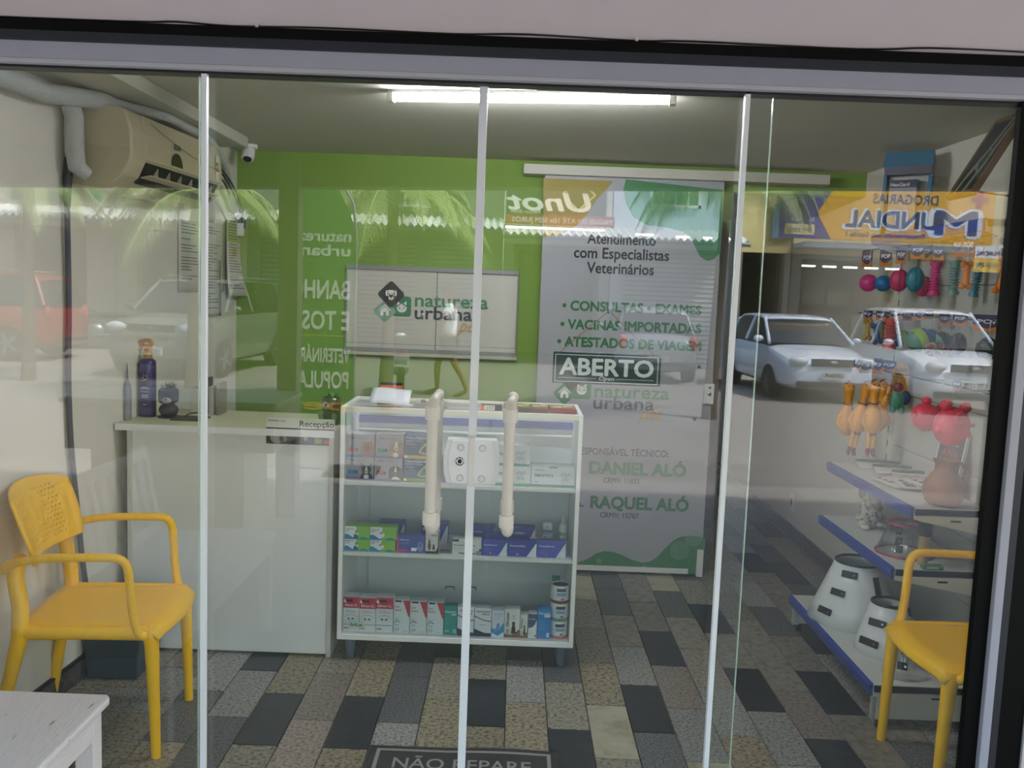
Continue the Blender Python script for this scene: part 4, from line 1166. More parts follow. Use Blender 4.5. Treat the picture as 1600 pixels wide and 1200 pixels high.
BW = '#3348b0'
def bw(label, px, z0, Y, col=BW, acc='#d98a5a', nm='Enrofloxacina'):
    D = [('#dfe5f0', [(.66, 0), (1, 0), (1, .92), (.98, .92)]), (acc, R4(.30, .10, .38, .22)), ('#5f76d0', R4(.08, .44, .6, .46))] + lines(.08, .5, .3, .36, 2, '#6f80cc', 1)
    return carton('medicine_box', label, px, z0, Y, 0.055, col, D, [(nm, .07, .68, .15, .52, '#e2e7f6')], 'blue cartons on the middle shelf')
bw('blue carton with white corner and orange square, front row right of white carton', (752.8, 846, 792.5, 869.5), zb_, 1.19)
bw('deep blue carton with a white corner, middle of the front row of three', (793, 848, 838.5, 871.5), zb_, 1.19, '#2438a0', '#7fd0e0', 'Famotidina')
bw('blue carton with a white corner and green mark, right end of the front row', (838.8, 848, 884, 873), zb_, 1.19, '#4456b8', '#3f9a8a', 'Prediderm')
bw('blue carton standing behind the green and white stack', (591, 811, 632.5, 845), zb_, 1.32, '#3c4c98', '#3c4c98', 'Famotidina')
bw('blue carton standing behind the left pipe handle, with a white corner', (657.5, 813, 700, 847), zb_, 1.32, '#3c4ca0', '#3c4ca0', 'Famotidina')
bw('blue carton half hidden behind the white centre strip at the back', (731, 816, 773.5, 846), zb_, 1.34, '#3a4aa8', '#3f8a9a', 'Famotidina')
bw('blue lettered carton behind the carton with an orange square', (754, 824, 795, 850), zb_, 1.27, '#4052b4', '#4052b4', 'Enrofloxacina')
bw('dark blue carton standing behind the deep blue front carton', (793, 818, 836.5, 850), zb_, 1.33, '#2a3c9a', '#2f9a8a', 'Famotidina')
carton('medicine_box', 'slim upright white carton with a blue band, right half of the middle shelf', (848, 809, 863, 842), zb_, 1.40, 0.035, '#e6eef0', [('#2f8ac0', R4(0, .50, 1, .66)), ('#b9c4c8', blob(.5, .82, .2, .07)), ('#3a9ac8', [(.12, .34), (.4, .38), (.3, .30)]), ('#c9d0d4', blob(.5, .08, .16, .04))] + lines(.2, .8, .22, .28, 2, '#a9b4ba', 8), [('Otosana', .15, .55, .06, .7, '#e8f2f6')])
sp = thing('spray_flask', 'small white spray flask with a green band, right end of the middle shelf', 'bottle', (P(877, 842, Z=zb_).x, 1.40, zb_))
mb = MB(); mb.lathe([(0.016, 0), (0.018, 0.004), (0.018, 0.085), (0.013, 0.097), (0.008, 0.100)], 18); mb.done('flask_body', WHITEP, sp, smooth=50)
mb = MB(); mb.lathe([(0.0183, 0.046), (0.0183, 0.060)], 18, cap=False); mb.done('label_band', pm('#5fa88f'), sp, smooth=50)
mb = MB(); mb.lathe([(0.0085, 0.098), (0.0085, 0.112), (0.006, 0.116), (0.006, 0.128), (0.003, 0.131)], 14); mb.done('nozzle_cap', WHITEP, sp, smooth=40)
mr = thing('blister_strip', 'small flat grey tray lying on the middle shelf beside the white carton', 'tray', (P(694, 866, Z=zb_).x, 1.22, zb_))
mb = MB(); mb.box((-0.022, -0.02, 0), (0.022, 0.02, 0.004)); mb.box((-0.018, -0.016, 0.004), (0.018, 0.016, 0.007)); mb.done('tray_body', mat('tray_grey', '#6a7072', 0.5), mr, bevel=0.001)

# bottom shelf
zb_ = SHZ[2] + 0.0005
def silmox(label, px):
    D = [('#c2334a', R4(0, .68, 1, 1)), ('#2a2024', [(.12, .86), (.62, .86), (.58, .94), (.16, .94)]), ('#e8efef', [(.02, .86), (.10, .95), (.16, .88), (.2, .84), (.12, .83)]), ('#3f6a66', R4(0, .20, 1, .215)), ('#6f8a88', [(.10, .40), (.2, .475), (.5, .505), (.8, .475), (.9, .40), (.885, .40), (.79, .465), (.5, .493), (.21, .465), (.115, .40)])]
    D += [('#5a2f3a', blob(.36 + .26 * k, .36, .07, .045, 10)) for k in (0, 1)] + [('#dfe7ea', blob(.36 + .26 * k, .33, .05, .035, 10)) for k in (0, 1)] + [('#c2334a', R4(.06, .09, .34, .12))] + lines(.15, .85, .56, .62, 3, '#b9a6a6', 2)
    return carton('medicine_box', label, px, zb_, 1.185, 0.06, '#dfe7ea', D, [('Silmox CL', .10, .74, .10, .82, '#f2e9ea')], 'red-topped white cartons on the bottom shelf')
silmox('white carton with a red top, first from the left end of the bottom shelf', (534.4, 935.6, 560.6, 990))
silmox('white carton with a red top, second from the left end of the bottom shelf', (560.8, 937, 587, 990.6))
silmox('white carton with a red top, third from the left end of the bottom shelf', (587.2, 936, 614.2, 991))
def doxi(label, px):
    D = [('#c23a52', [(.58, 1), (1, 1), (1, .50), (.92, .52)]), ('#1f2428', [(.08, .95), (.52, .95), (.46, 1), (.10, 1)]), ('#4a5a60', [(.05, .30), (.2, .37), (.42, .33), (.44, .35), (.2, .40), (.03, .32)])] + [('#5a5f6a', blob(.16 + .13 * k, .26, .035, .02, 8)) for k in (0, 1)] + lines(.06, .35, .06, .16, 4, '#8d999e', 9) + [('#44505a', R4(.26, .11, .38, .13)), ('#8d999e', R4(.62, .06, .9, .075))] + lines(.06, .46, .42, .45, 2, '#9aa6aa', 1)
    return carton('medicine_box', label, px, zb_, 1.185, 0.06, '#dce6e8', D, [('Doxi', .05, .79, .09, .28, '#b8607a'), ('Vencil', .05, .69, .09, .42, '#b8607a')], 'white cartons with a red corner on the bottom shelf')
doxi('white carton with a red corner, beside the three red-topped cartons', (614.6, 941, 640, 992.5))
doxi('white carton with a red corner, middle one of three', (640.2, 942.5, 666.8, 993))
doxi('white carton with a red corner, beside the teal carton', (667, 944, 692.8, 994))
carton('medicine_box', 'teal carton with white lettering on the bottom shelf, left of the white centre strip', (693.2, 951, 714.2, 995.6), zb_, 1.185, 0.05, '#16968f', [('#bfe3e0', R4(.55, .70, .95, .76))] + lines(.08, .7, .35, .62, 5, '#4fb3ad', 4) + [('#8fd0cc', R4(.7, .08, .95, .22)), ('#d8efee', R4(.08, .14, .4, .17))], [('Baytest', .06, .80, .10, .86, '#e4f4f2')])
def guard(label, px):
    D = [('#23294a', [(0, .74), (0, .70), (.4, .60), (.7, .545), (1, .53), (1, .56), (.7, .575), (.4, .63)]), ('#23294a', [(0, .27), (.3, .20), (.6, .13), (1, .12), (1, 0), (0, 0)]), ('#8b93a0', R4(.3, .40, .7, .42))] + lines(.4, .95, .76, .80, 2, '#8b93a0', 3)
    return carton('medicine_box', label, px, zb_, 1.185, 0.05, '#dfe8ee', D, [('HANLIGUARD', .10, .86, .09, .82, '#3a4258'), ('100 mg', .5, .78, .07, .34, '#3a4258')], 'white and navy cartons on the bottom shelf')
guard('white and navy carton half hidden behind the white centre strip', (714.4, 952, 740.5, 996.5))
guard('white and navy carton just right of the white centre strip', (740.9, 954, 767.4, 998))
carton('medicine_box', 'pale carton with a blue and violet wave at its foot', (767.8, 957, 787.6, 998.5), zb_, 1.185, 0.05, '#ccdae8', [('#2f8fc9', [(0, .34), (.3, .22), (.6, .30), (.9, .50), (1, .54), (1, 0), (0, 0)]), ('#8a8fd0', [(.05, .32), (.3, .20), (.5, .24), (.66, .40), (.6, .50), (.5, .52), (.44, .42), (.3, .30)]), ('#e9f0f6', [(0, .16), (.5, .04), (1, .2), (1, 0), (0, 0)]), ('#4a88c4', blob(.52, .46, .10, .07))] + lines(.2, .85, .66, .84, 4, '#9fb2c8', 5), [('Condrolat', .16, .86, .07, .7, '#7f93b0')])
def glic(label, px):
    D = [('#8a6238', [(0, 0), (1, 0), (1, .30), (.7, .14), (.4, .10), (0, .13)]), ('#2a2522', [(1, .22), (1, .30), (.8, .20), (.5, .15), (.5, .13), (.8, .16)]), ('#2f2620', [(.44, .14), (.76, .16), (.72, .36), (.66, .46), (.54, .46), (.48, .34)]), ('#2f2620', blob(.60, .50, .11, .07, 10)), ('#a9b0a6', R4(.12, .14, .34, .30))] + lines(.48, .86, .66, .78, 3, '#6a6460', 4)
    t_ = carton('medicine_box', label, px, zb_, 1.185, 0.05, '#e2e4e2', D)
    return t_, px
t_, _q = glic('white and brown carton with a seated dark dog, the larger of two', (787.8, 954.5, 812, 999))
text('Glicopan', (-0.014, -0.004, 0.048), 0.017, DARKTXT, t_, width=0.062, rot=(PI / 2, -PI / 2, 0), bold=0.03)
t_, _q = glic('small white and brown carton with a seated dark dog, the smaller of two', (812.3, 964, 824, 1000))
text('Glicopan', (-0.006, -0.004, 0.042), 0.010, DARKTXT, t_, width=0.045, rot=(PI / 2, -PI / 2, 0), bold=0.03)
carton('medicine_box', 'small carton with dark blue curved top and white base', (825.2, 962, 838.9, 1000), zb_, 1.185, 0.05, '#e4e9ea', [('#244a72', [(0, .42), (.4, .44), (.75, .56), (1, .80), (1, 1), (0, 1)]), ('#c9607a', R4(.72, .06, .95, .14))] + lines(.1, .5, .08, .22, 3, '#9ab0b8', 7), [('Renavet', .06, .78, .08, .7, '#d6e2ec')])
carton('medicine_box', 'bright blue carton with white lettering beside the stack of cans', (839.6, 955, 860.6, 1001.8), zb_, 1.185, 0.05, '#1f86cf', [('#dcecf6', R4(.5, .72, .95, .80)), ('#cfe3f2', R4(.7, .05, .9, .20)), ('#d87aa0', R4(.12, .04, .45, .07))] + lines(.1, .6, .3, .56, 4, '#7fbde6', 6), [('Finodan', .08, .82, .10, .84, '#f0f7fc')])
cx = P(877.5, 1000, Y=1.22)
CANW = mat('can_white', '#d9dfe2', 0.3)
for k, (lab, bc) in enumerate((('white can with a pink band, bottom of the stack of three', '#c07a78'), ('white can with a green band, middle of the stack of three', '#6f9a8a'), ('white can with a dark red band, top of the stack of three', '#8a4a4c'))):
    z0 = zb_ + 0.0785 * k
    cn = thing('food_can', lab, 'can', (min(cx.x, 0.2385), 1.225, z0), 0, 'stack of cans on the bottom shelf')
    mb = MB(); mb.lathe([(0.037, 0), (0.0395, 0.003), (0.0395, 0.073), (0.038, 0.0765), (0.036, 0.0765), (0.035, 0.073), (0.0, 0.073)], 28); mb.done('can_body', CANW, cn, smooth=40)
    mb = MB(); mb.lathe([(0.0400, 0.001), (0.0402, 0.004), (0.0398, 0.013)], 28, cap=False); mb.done('colour_band', pm(bc), cn, smooth=40)
    def strip(z_0, z_1, t0, t1, mm, nm):
        g = MB(); g.add([(0.0400 * math.sin(t0 + (t1 - t0) * i / 6), -0.0400 * math.cos(t0 + (t1 - t0) * i / 6), z) for z in (z_0, z_1) for i in range(7)], [(i, i + 1, i + 8, i + 7) for i in range(6)]); g.done(nm, mm, cn)
    strip(0.052, 0.066, -0.42, 0.62, pm('#3f4a4c'), 'label_title')
    strip(0.033, 0.047, -0.42, 0.60, pm('#6fa8c9'), 'label_title')
    strip(0.016, 0.024, 0.10, 0.42, pm('#9a4a4e'), 'label_dog')
    mb = MB(); mb.lathe([(0.034, 0.0735), (0.034, 0.0745)], 24); mb.done('can_lid', mat('lid_steel', '#6d7478', 0.3, metal=0.8), cn)
gd = thing('dropper_bottle', 'slim bottle with a green flip cap standing behind the cans', 'bottle', (P(864, 985, Y=1.33).x, 1.33, zb_))
mb = MB(); mb.lathe([(0.018, 0), (0.019, 0.004), (0.019, 0.16), (0.010, 0.185)], 16); mb.done('bottle_body', mat('bottle_pale', '#c9c2b6', 0.4), gd, smooth=50)
mb = MB(); mb.lathe([(0.0195, 0.05), (0.0195, 0.13)], 16, cap=False); mb.done('bottle_label', pm('#2f7a78'), gd, smooth=50)
mb = MB(); mb.lathe([(0.011, 0.183), (0.012, 0.20), (0.008, 0.21)], 12); mb.box((-0.014, -0.01, 0.212), (0.022, 0.01, 0.232)); mb.done('flip_cap', mat('cap_green', '#1f8a4c', 0.4), gd, smooth=40)

# on the cabinet's top
zt = 1.1005
a, b = P(580, 633, Z=zt), P(636, 634, Z=zt)
wp = thing('white_sheet', 'bent white paper sheet propped on the left of the cabinet top', 'paper', ((a.x + b.x) / 2, a.y + 0.01, zt))
def fn(u, v):
    return ((u - .5) * (b.x - a.x + 0.02) , 0.10 * v, 0.004 + 0.058 * v ** 0.6 + 0.004 * math.sin(u * 5))
mb = MB(); mb.grid(fn, 8, 6); mb.done('sheet', mat('white_sheet', '#cfd1d8', 0.6), wp, smooth=60, solid=0.001)
mb = MB(); mb.box((-0.085, -0.008, 0), (0.10, 0.055, 0.003)); mb.done('lower_sheets', mat('sheet_under', '#b9b9a8', 0.6), wp)
ob = thing('orange_box', 'small orange box with a dark edge behind the propped white sheet', 'box', (P(604, 612, Z=zt + .05).x, 1.47, zt))
mb = MB(); mb.box((-0.048, -0.02, 0), (0.048, 0.02, 0.072)); mb.done('carton', mat('box_orange', '#d9693a', 0.5), ob, bevel=0.002)
mb = MB(); mb.box((-0.0485, -0.0205, 0.064), (0.0485, 0.0205, 0.0735)); mb.done('lid_edge', BLACKP, ob)
lf = thing('leaflet_pile', 'pile of pale leaflets lying flat between the left handle and the white sheet', 'leaflets', (P(672, 634, Z=zt).x, 1.36, zt))
for k in range(4):
    mb = MB(); mb.obox((0.008 * k - 0.01, 0.01 * k - 0.015, 0.0015 + 0.003 * k), (0.15 - 0.02 * k, 0.10, 0.0025), Matrix.Rotation(0.12 * k - 0.15, 3, 'Z')); mb.done('leaflet', mat('leaflet_%d' % k, ('#8c8b78', '#a9a68f', '#6f6a62', '#bdb99e')[k], 0.6), lf)
bc = thing('barcode_box', 'flat orange, white and black box with a barcode beside the right handle', 'box', (P(768, 640, Z=zt).x, 1.215, zt))
mb = MB(); mb.box((-0.045, -0.02, 0), (0.045, 0.035, 0.022)); mb.done('carton', BLACKP, bc, bevel=0.001)
mb = MB(); mb.m = 0; flat(mb, R4(-0.045, 0.001, -0.030, 0.021), -0.0206); mb.m = 1; flat(mb, R4(-0.030, 0.002, 0.014, 0.021), -0.0206)
mb.m = 2
for k in range(9):
    x_ = -0.024 + 0.0038 * k
    flat(mb, R4(x_, 0.005, x_ + (0.0018 if k % 3 else 0.0009), 0.018), -0.0209)
mb.done('front_print', [pm('#d9693a'), pm('#e4e2d6'), DARKTXT], bc)
GOLD = mat('gold_foil', '#b79a4c', 0.3, metal=0.6, var=0.35, scale=70)
for k, (px, col, lab) in enumerate((((806, 830), '#4a4636', 'dark olive foil packet, left end of the packets on the cabinet top'), ((830, 858), '#6a3a2c', 'brown and gold packet, middle of the packets on the cabinet top'), ((858, 902), '#8a3a38', 'dark red and gold packet, right end of the packets on the cabinet top'))):
    a, b = P(px[0], 646, Z=zt), P(px[1], 648, Z=zt)
    pk = thing('foil_packet', lab, 'packet', ((a.x + b.x) / 2, 1.18, zt), 0, 'foil packets on the cabinet top')
    w_ = (b.x - a.x) / 2 - 0.001
    mb = MB(); mb.box((-w_, 0, 0), (w_, 0.15, 0.018)); mb.done('packet', mat('packet_%d' % k, col, 0.35), pk, bevel=0.003)
    mb = MB(); mb.box((-w_ * 0.92, 0.035, 0.018), (w_ * 0.92, 0.14, 0.0192)); mb.done('foil_face', GOLD, pk)
    mb = MB(); mb.box((-w_ * 0.7, 0.05, 0.0192), (-w_ * 0.1, 0.08, 0.0200)); mb.box((w_ * 0.1, 0.09, 0.0192), (w_ * 0.75, 0.115, 0.0200)); mb.done('face_print', pm('#e4dcae'), pk)
tl = thing('teal_leaflet', 'teal leaflet lying behind the foil packets on the cabinet top', 'leaflet', (P(826, 630, Z=zt).x, 1.40, zt))
mb = MB(); mb.box((-0.06, -0.03, 0), (0.05, 0.05, 0.004)); mb.done('sheet', pm('#3f8f96'), tl)
mb = MB(); mb.box((-0.05, -0.02, 0.004), (0.03, 0.0, 0.0045)); mb.done('sheet_print', pm('#a8cfd0'), tl)
# ------------------------------------------------------------------ yellow armchairs
YEL = mat('yellow_plastic', '#ffc300', 0.42, var=0.04, scale=6, spec=0.5)

def armchair(label, loc, rz):
    """moulded armchair facing +X; origin on the floor under the seat centre"""
    t_ = thing('plastic_armchair', label, 'chair', loc, rz, 'yellow armchairs')
    sw_, sd, sh = 0.225, 0.225, 0.455
    def seat(u, v):
        x = -0.22 + 0.455 * u
        bow = 0.035 * (1 - (2 * v - 1) ** 2) * max(0, (u - 0.6) / 0.4) ** 1.5
        wdt = (0.20 + 0.03 * u)
        y = (v - 0.5) * 2 * wdt
        dip = -0.016 * (1 - (2 * v - 1) ** 2) * math.sin(PI * min(1, u * 1.05))
        edge = -0.03 * max(0, (u - 0.9) / 0.1) ** 2 - 0.012 * abs(2 * v - 1) ** 8
        return (x + bow, y, sh + dip + edge)
    g = MB(); g.grid(seat, 16, 14); g.done('seat', YEL, t_, smooth=70, solid=0.014)
    # woven back: a curved shell with real slots
    NU, NV = 44, 48
    def back(u, v):
        a = (u - 0.5) * 2
        wv = 0.205 + 0.02 * math.sin(PI * v * 0.8)
        z = 0.655 + 0.240 * v + (-0.022 * a * a * (v > 0.85) * (v - 0.85) / 0.15)
        x = -0.215 - 0.075 * v ** 1.4 + 0.055 * a * a
        return (x, a * wv * (1 - 0.10 * max(0, v - 0.86) / 0.14 * 1), z - 0.01 * (1 - v) * (1 - a * a))
    def skip(i, j):
        if i < 7 or i > NU - 8 or j < 5 or j > NV - 7:
            return False
        mid = abs(i - NU / 2 + 0.5) in (2.0, 3.0, 8.0, 9.0) and 17 < j < 37
        if 15 < j < 38 and i in (17, 18, 19, 20, 24, 25, 26, 27):
            return False
        return (j % 3 == 0) and ((i + (j // 3 % 2)) % 2 == 0)
    g = MB(); g.grid(back, NU, NV, skip); g.done('backrest', YEL, t_, smooth=70, solid=0.013)
    for k in (-0.055, 0.045):
        g = MB(); g.tube([(-0.222 - 0.075 * v ** 1.4, k, 0.655 + 0.240 * v) for v in (0.36, 0.46, 0.56, 0.66, 0.76)], [0.004, 0.007, 0.008, 0.007, 0.004], 8); g.done('back_rib', YEL, t_, smooth=70)
    for s in (-1, 1):
        g = MB()
        pts = bez((-0.255, s * 0.212, 0.645), (-0.22, s * 0.250, 0.675), (-0.18, s * 0.262, 0.692), (-0.08, s * 0.262, 0.700), 8) + [Vector((0.02, s * .262, .702))] + bez((0.085, s * 0.262, 0.702), (0.135, s * 0.262, 0.702), (0.150, s * 0.262, 0.69), (0.152, s * 0.260, 0.63), 7) + bez((0.158, s * 0.255, 0.54), (0.166, s * 0.25, 0.47), (0.172, s * 0.246, 0.43), (0.190, s * 0.232, 0.43), 6)
        n_ = len(pts)
        g.tube(pts, [0.022] * 3 + [0.017] * (n_ - 5) + [0.018, 0.02], 12, flat=0.8); g.done('armrest', YEL, t_, smooth=70)
        g = MB()
        g.tube([(-0.285, s * 0.225, 0.0), (-0.245, s * 0.222, 0.25), (-0.205, s * 0.220, 0.42), (-0.205, s * 0.212, 0.52), (-0.222, s * 0.206, 0.62), (-0.205, s * 0.204, 0.69)], [0.017, 0.021, 0.026, 0.026, 0.026, 0.02], 12); g.done('leg', YEL, t_, smooth=70)
        g = MB()
        g.tube([(0.222, s * 0.214, 0.0), (0.214, s * 0.214, 0.25), (0.208, s * 0.213, 0.40), (0.198, s * 0.208, 0.446)], [0.0155, 0.020, 0.024, 0.024], 12); g.done('leg', YEL, t_, smooth=70)
        g = MB(); g.tube([(-0.21, s * 0.216, 0.435), (0.0, s * 0.224, 0.436), (0.20, s * 0.214, 0.432)], [0.022, 0.019, 0.022], 10, flat=1.1); g.done('seat_rail', YEL, t_, smooth=70)
    g = MB(); g.tube([(-0.21, -0.20, 0.44), (-0.22, 0, 0.435), (-0.21, 0.20, 0.44)], 0.018, 10); g.done('rear_rail', YEL, t_, smooth=70)
    return t_

armchair('yellow plastic armchair with woven back against the left wall, behind the white bench', (-1.395, 0.505, 0), rad(6))
armchair('yellow plastic armchair by the right jamb, in front of the toy shelves', (1.638, 0.42, 0), rad(180))

# ------------------------------------------------------------------ door mat
mt = thing('door_mat', 'black rubber door mat with grey border lettering NAO REPARE inside the door', 'mat', (-0.122, 0.232, 0.0))
MATB = mat('mat_black', '#26272b', 0.85, var=0.25, scale=120, bump=0.3, bscale=200); MATG = mat('mat_grey', '#8f8b86', 0.85, var=0.1, scale=90)
def wav(x, y):
    return 0.006 + 0.006 * max(0, math.sin((x + 0.05) * 9)) * max(0, (y - 0.1) / 0.1)
mb = MB(); mb.grid(lambda u, v: ((u - .5) * 0.655, (v - .5) * 0.40, wav((u - .5) * .655, (v - .5) * .40)), 24, 10); mb.done('rubber_sheet', MATB, mt, smooth=60, solid=0.008)
mb = MB()
for x0_, x1_, y0_, y1_ in ((-0.30, 0.30, 0.165, 0.178), (-0.30, 0.30, -0.178, -0.165), (-0.30, -0.287, -0.165, 0.165), (0.287, 0.30, -0.165, 0.165)):
    n_ = 20 if x1_ - x0_ > 0.1 else 1
    mb.grid(lambda u, v: (x0_ + (x1_ - x0_) * u, y0_ + (y1_ - y0_) * v, wav(x0_ + (x1_ - x0_) * u, y0_ + (y1_ - y0_) * v) + 0.0052), n_, 1 if n_ > 1 else 8)
mb.done('border_line', MATG, mt)
text('N\u00c3O REPARE', (-0.24, 0.055, 0.0115), 0.095, MATG, mt, width=0.465, rot=(0, 0, 0), bold=0.012)
text('A BAGUN\u00c7A', (-0.22, -0.09, 0.0115), 0.095, MATG, mt, width=0.43, rot=(0, 0, 0), bold=0.012)

# ------------------------------------------------------------------ white bench on the pavement (its end is in view, the rest shows in the glass)
def worn_mat():
    if 'worn_white_paint' in MATS:
        return MATS['worn_white_paint']
    m_ = mat('worn_white_paint', '#e4dede', 0.32, var=0.05, scale=8, bump=0.25, bscale=25, stretch=(6, 1, 6))
    t = m_.node_tree
    b = t.nodes['Principled BSDF']
    src = b.inputs['Base Color'].links[0].from_socket
    tc = t.nodes.new('ShaderNodeTexCoord'); mp = t.nodes.new('ShaderNodeMapping'); mp.inputs['Scale'].default_value = (38, 7, 30); mp.inputs['Rotation'].default_value = (0, 0, 0.5)
    n = t.nodes.new('ShaderNodeTexNoise'); n.inputs['Scale'].default_value = 1.3; n.inputs['Detail'].default_value = 3
    r = t.nodes.new('ShaderNodeMapRange'); r.inputs['From Min'].default_value = 0.70; r.inputs['From Max'].default_value = 0.74
    mx = t.nodes.new('ShaderNodeMix'); mx.data_type = 'RGBA'; mx.inputs[7].default_value = (0.16, 0.14, 0.13, 1)
    t.links.new(tc.outputs['Object'], mp.inputs[0]); t.links.new(mp.outputs[0], n.inputs['Vector']); t.links.new(n.outputs['Fac'], r.inputs['Value'])
    t.links.new(r.outputs[0], mx.inputs[0]); t.links.new(src, mx.inputs[6]); t.links.new(mx.outputs[2], b.inputs['Base Color'])
    return m_

BEN = worn_mat()
be = thing('garden_bench', 'white painted wooden bench with slatted back on the pavement, its worn end near the glass', 'bench', (-1.34, -0.82, 0))
Lh = 0.625
mb = MB(); mb.prism([(0.275 - 0.03, -Lh, 0.440), (0.275, -Lh + 0.03, 0.440), (0.275, Lh - 0.02, 0.440), (0.262, Lh, 0.440), (-0.27, Lh, 0.440), (-0.27, -Lh, 0.440)][::-1], (0, 0, 0.022)); mb.done('seat_board', BEN, be, bevel=0.006)
for y_ in (-Lh + 0.05, Lh - 0.06):
    for x_ in (-0.235, 0.235):
        mb = MB(); mb.box((x_ - 0.025, y_ - 0.025, 0), (x_ + 0.025, y_ + 0.025, 0.440)); mb.done('leg', BEN, be, bevel=0.003)
    mb = MB(); mb.box((-0.21, y_ - 0.012, 0.365), (0.21, y_ + 0.012, 0.440)); mb.done('apron', BEN, be, bevel=0.002)
for x_ in (-0.235, 0.245):
    mb = MB(); mb.box((x_ - 0.011, -Lh + 0.075, 0.365), (x_ + 0.011, Lh - 0.085, 0.440)); mb.done('apron', BEN, be, bevel=0.002)
Rb = Matrix.Rotation(rad(-10), 3, 'Y')
for y_ in (-Lh + 0.03, Lh - 0.03):
    mb = MB(); mb.hexa([(-0.268, y_ - 0.022, 0.462), (-0.228, y_ - 0.022, 0.462), (-0.228, y_ + 0.022, 0.462), (-0.268, y_ + 0.022, 0.462)], [(-0.338, y_ - 0.02, 0.85), (-0.305, y_ - 0.02, 0.85), (-0.305, y_ + 0.02, 0.85), (-0.338, y_ + 0.02, 0.85)]); mb.done('back_post', BEN, be, bevel=0.004)
for k in range(13):
    y_ = -Lh + 0.10 + k * (2 * Lh - 0.2) / 12
    mb = MB(); mb.hexa([(-0.262, y_ - 0.022, 0.50), (-0.246, y_ - 0.022, 0.50), (-0.246, y_ + 0.022, 0.50), (-0.262, y_ + 0.022, 0.50)], [(-0.318, y_ - 0.022, 0.80), (-0.303, y_ - 0.022, 0.80), (-0.303, y_ + 0.022, 0.80), (-0.318, y_ + 0.022, 0.80)]); mb.done('slat', BEN, be, bevel=0.002)
for zz, xx in ((0.485, -0.252), (0.815, -0.314)):
    mb = MB(); mb.obox((xx, 0, zz), (0.026, 2 * Lh - 0.104, 0.05), Rb); mb.done('back_rail', BEN, be, bevel=0.003)

# outside: cable pinned along the lintel
wc = thing('lintel_cable', 'thin black cable sagging along the top of the black lintel', 'cable', (0, 0, 0))
mb = MB()
cpts = [(-1.80, -0.036, 2.292), (-1.1, -0.036, 2.291), (-0.95, -0.037, 2.295), (-0.80, -0.037, 2.289), (-0.55, -0.037, 2.293), (-0.2, -0.037, 2.290), (0.0, -0.037, 2.296), (0.3, -0.037, 2.290), (0.45, -0.037, 2.294), (0.9, -0.037, 2.290), (1.1, -0.037, 2.300), (1.36, -0.037, 2.298), (1.50, -0.037, 2.292)]
sm = []
for i in range(len(cpts) - 1):
    p0, p1, p2, p3 = [Vector(cpts[max(0, min(len(cpts) - 1, k))]) for k in (i - 1, i, i + 1, i + 2)]
    for t in (0, .25, .5, .75):
        sm.append(0.5 * ((2 * p1) + (-p0 + p2) * t + (2 * p0 - 5 * p1 + 4 * p2 - p3) * t * t + (-p0 + 3 * p1 - 3 * p2 + p3) * t ** 3))
mb.tube(sm + [Vector(cpts[-1])], 0.0026, 6); mb.done('cable_run', BLACKP, wc, smooth=60)
for x_, z_ in ((-0.73, 2.2915), (0.30, 2.2925)):
    mb = MB(); mb.box((x_ - 0.004, -0.041, z_ - 0.004), (x_ + 0.004, -0.030, z_ + 0.006)); mb.done('cable_clip', WHITEP, wc)

# ------------------------------------------------------------------ shop shelving on the right wall
SHW = mat('shelf_white', '#d3d3cb', 0.4, var=0.05, scale=4); SHB = mat('price_strip_blue', '#2f4699', 0.35, var=0.08, scale=20); PAN = mat('back_panel_grey', '#b9b9b3', 0.5, var=0.06, scale=2)
go = thing('wall_shelving', 'white shop shelving unit with blue price strips on the right wall', 'shelving', (XR, 0, 0))
for k in range(7):
    z0 = 0.13 + k * 0.262
    mb = MB(); mb.box((-0.045, 0.12, z0), (-0.028, 1.90, z0 + 0.2595)); mb.done('back_panel', PAN, go, bevel=0.0015)
for y_ in (0.90, 1.905):
    mb = MB(); mb.box((-0.060, y_ - 0.016, 0), (-0.022, y_ + 0.016, 1.97)); up_ = mb.done('upright', SHW, go, bevel=0.002)
    mb = MB()
    for k in range(24):
        mb.box((-0.0606, y_ - 0.004, 0.2 + k * 0.07), (-0.0598, y_ + 0.004, 0.235 + k * 0.07))
    mb.done('slots', BLACKP, up_)['kind'] = 'stuff'

def shelf(x, z, y0, y1, th=0.03):
    g = MB(); g.box((x - XR, y0, z - th), (-0.06, y1, z)); s_ = g.done('shelf', SHW, go, bevel=0.002)
    g = MB(); g.hexa([(x - XR - 0.010, y0 + 0.004, z - 0.042), (x - XR - 0.010, y1 - 0.004, z - 0.042), (x - XR, y1 - 0.004, z - 0.044), (x - XR, y0 + 0.004, z - 0.044)], [(x - XR - 0.016, y0 + 0.004, z - 0.004), (x - XR - 0.016, y1 - 0.004, z - 0.004), (x - XR, y1 - 0.004, z + 0.004), (x - XR, y0 + 0.004, z + 0.004)]); g.done('price_strip', SHB, s_)
    for yy in (y0, y1 - 0.003):
        g = MB(); g.prism([(x - XR, yy, z), (x - XR, yy, z - 0.045), (-0.06, yy, z - 0.105), (-0.06, yy, z)], (0, 0.003, 0)); bk_ = g.done('bracket', SHW, s_)
        if yy == y0:
            g = MB(); g.box(((x - XR) * 0.55 - 0.02, yy - 0.0008, z - 0.05), ((x - XR) * 0.55 + 0.02, yy, z - 0.043)); g.done('bracket_slot', BLACKP, s_)
    return s_

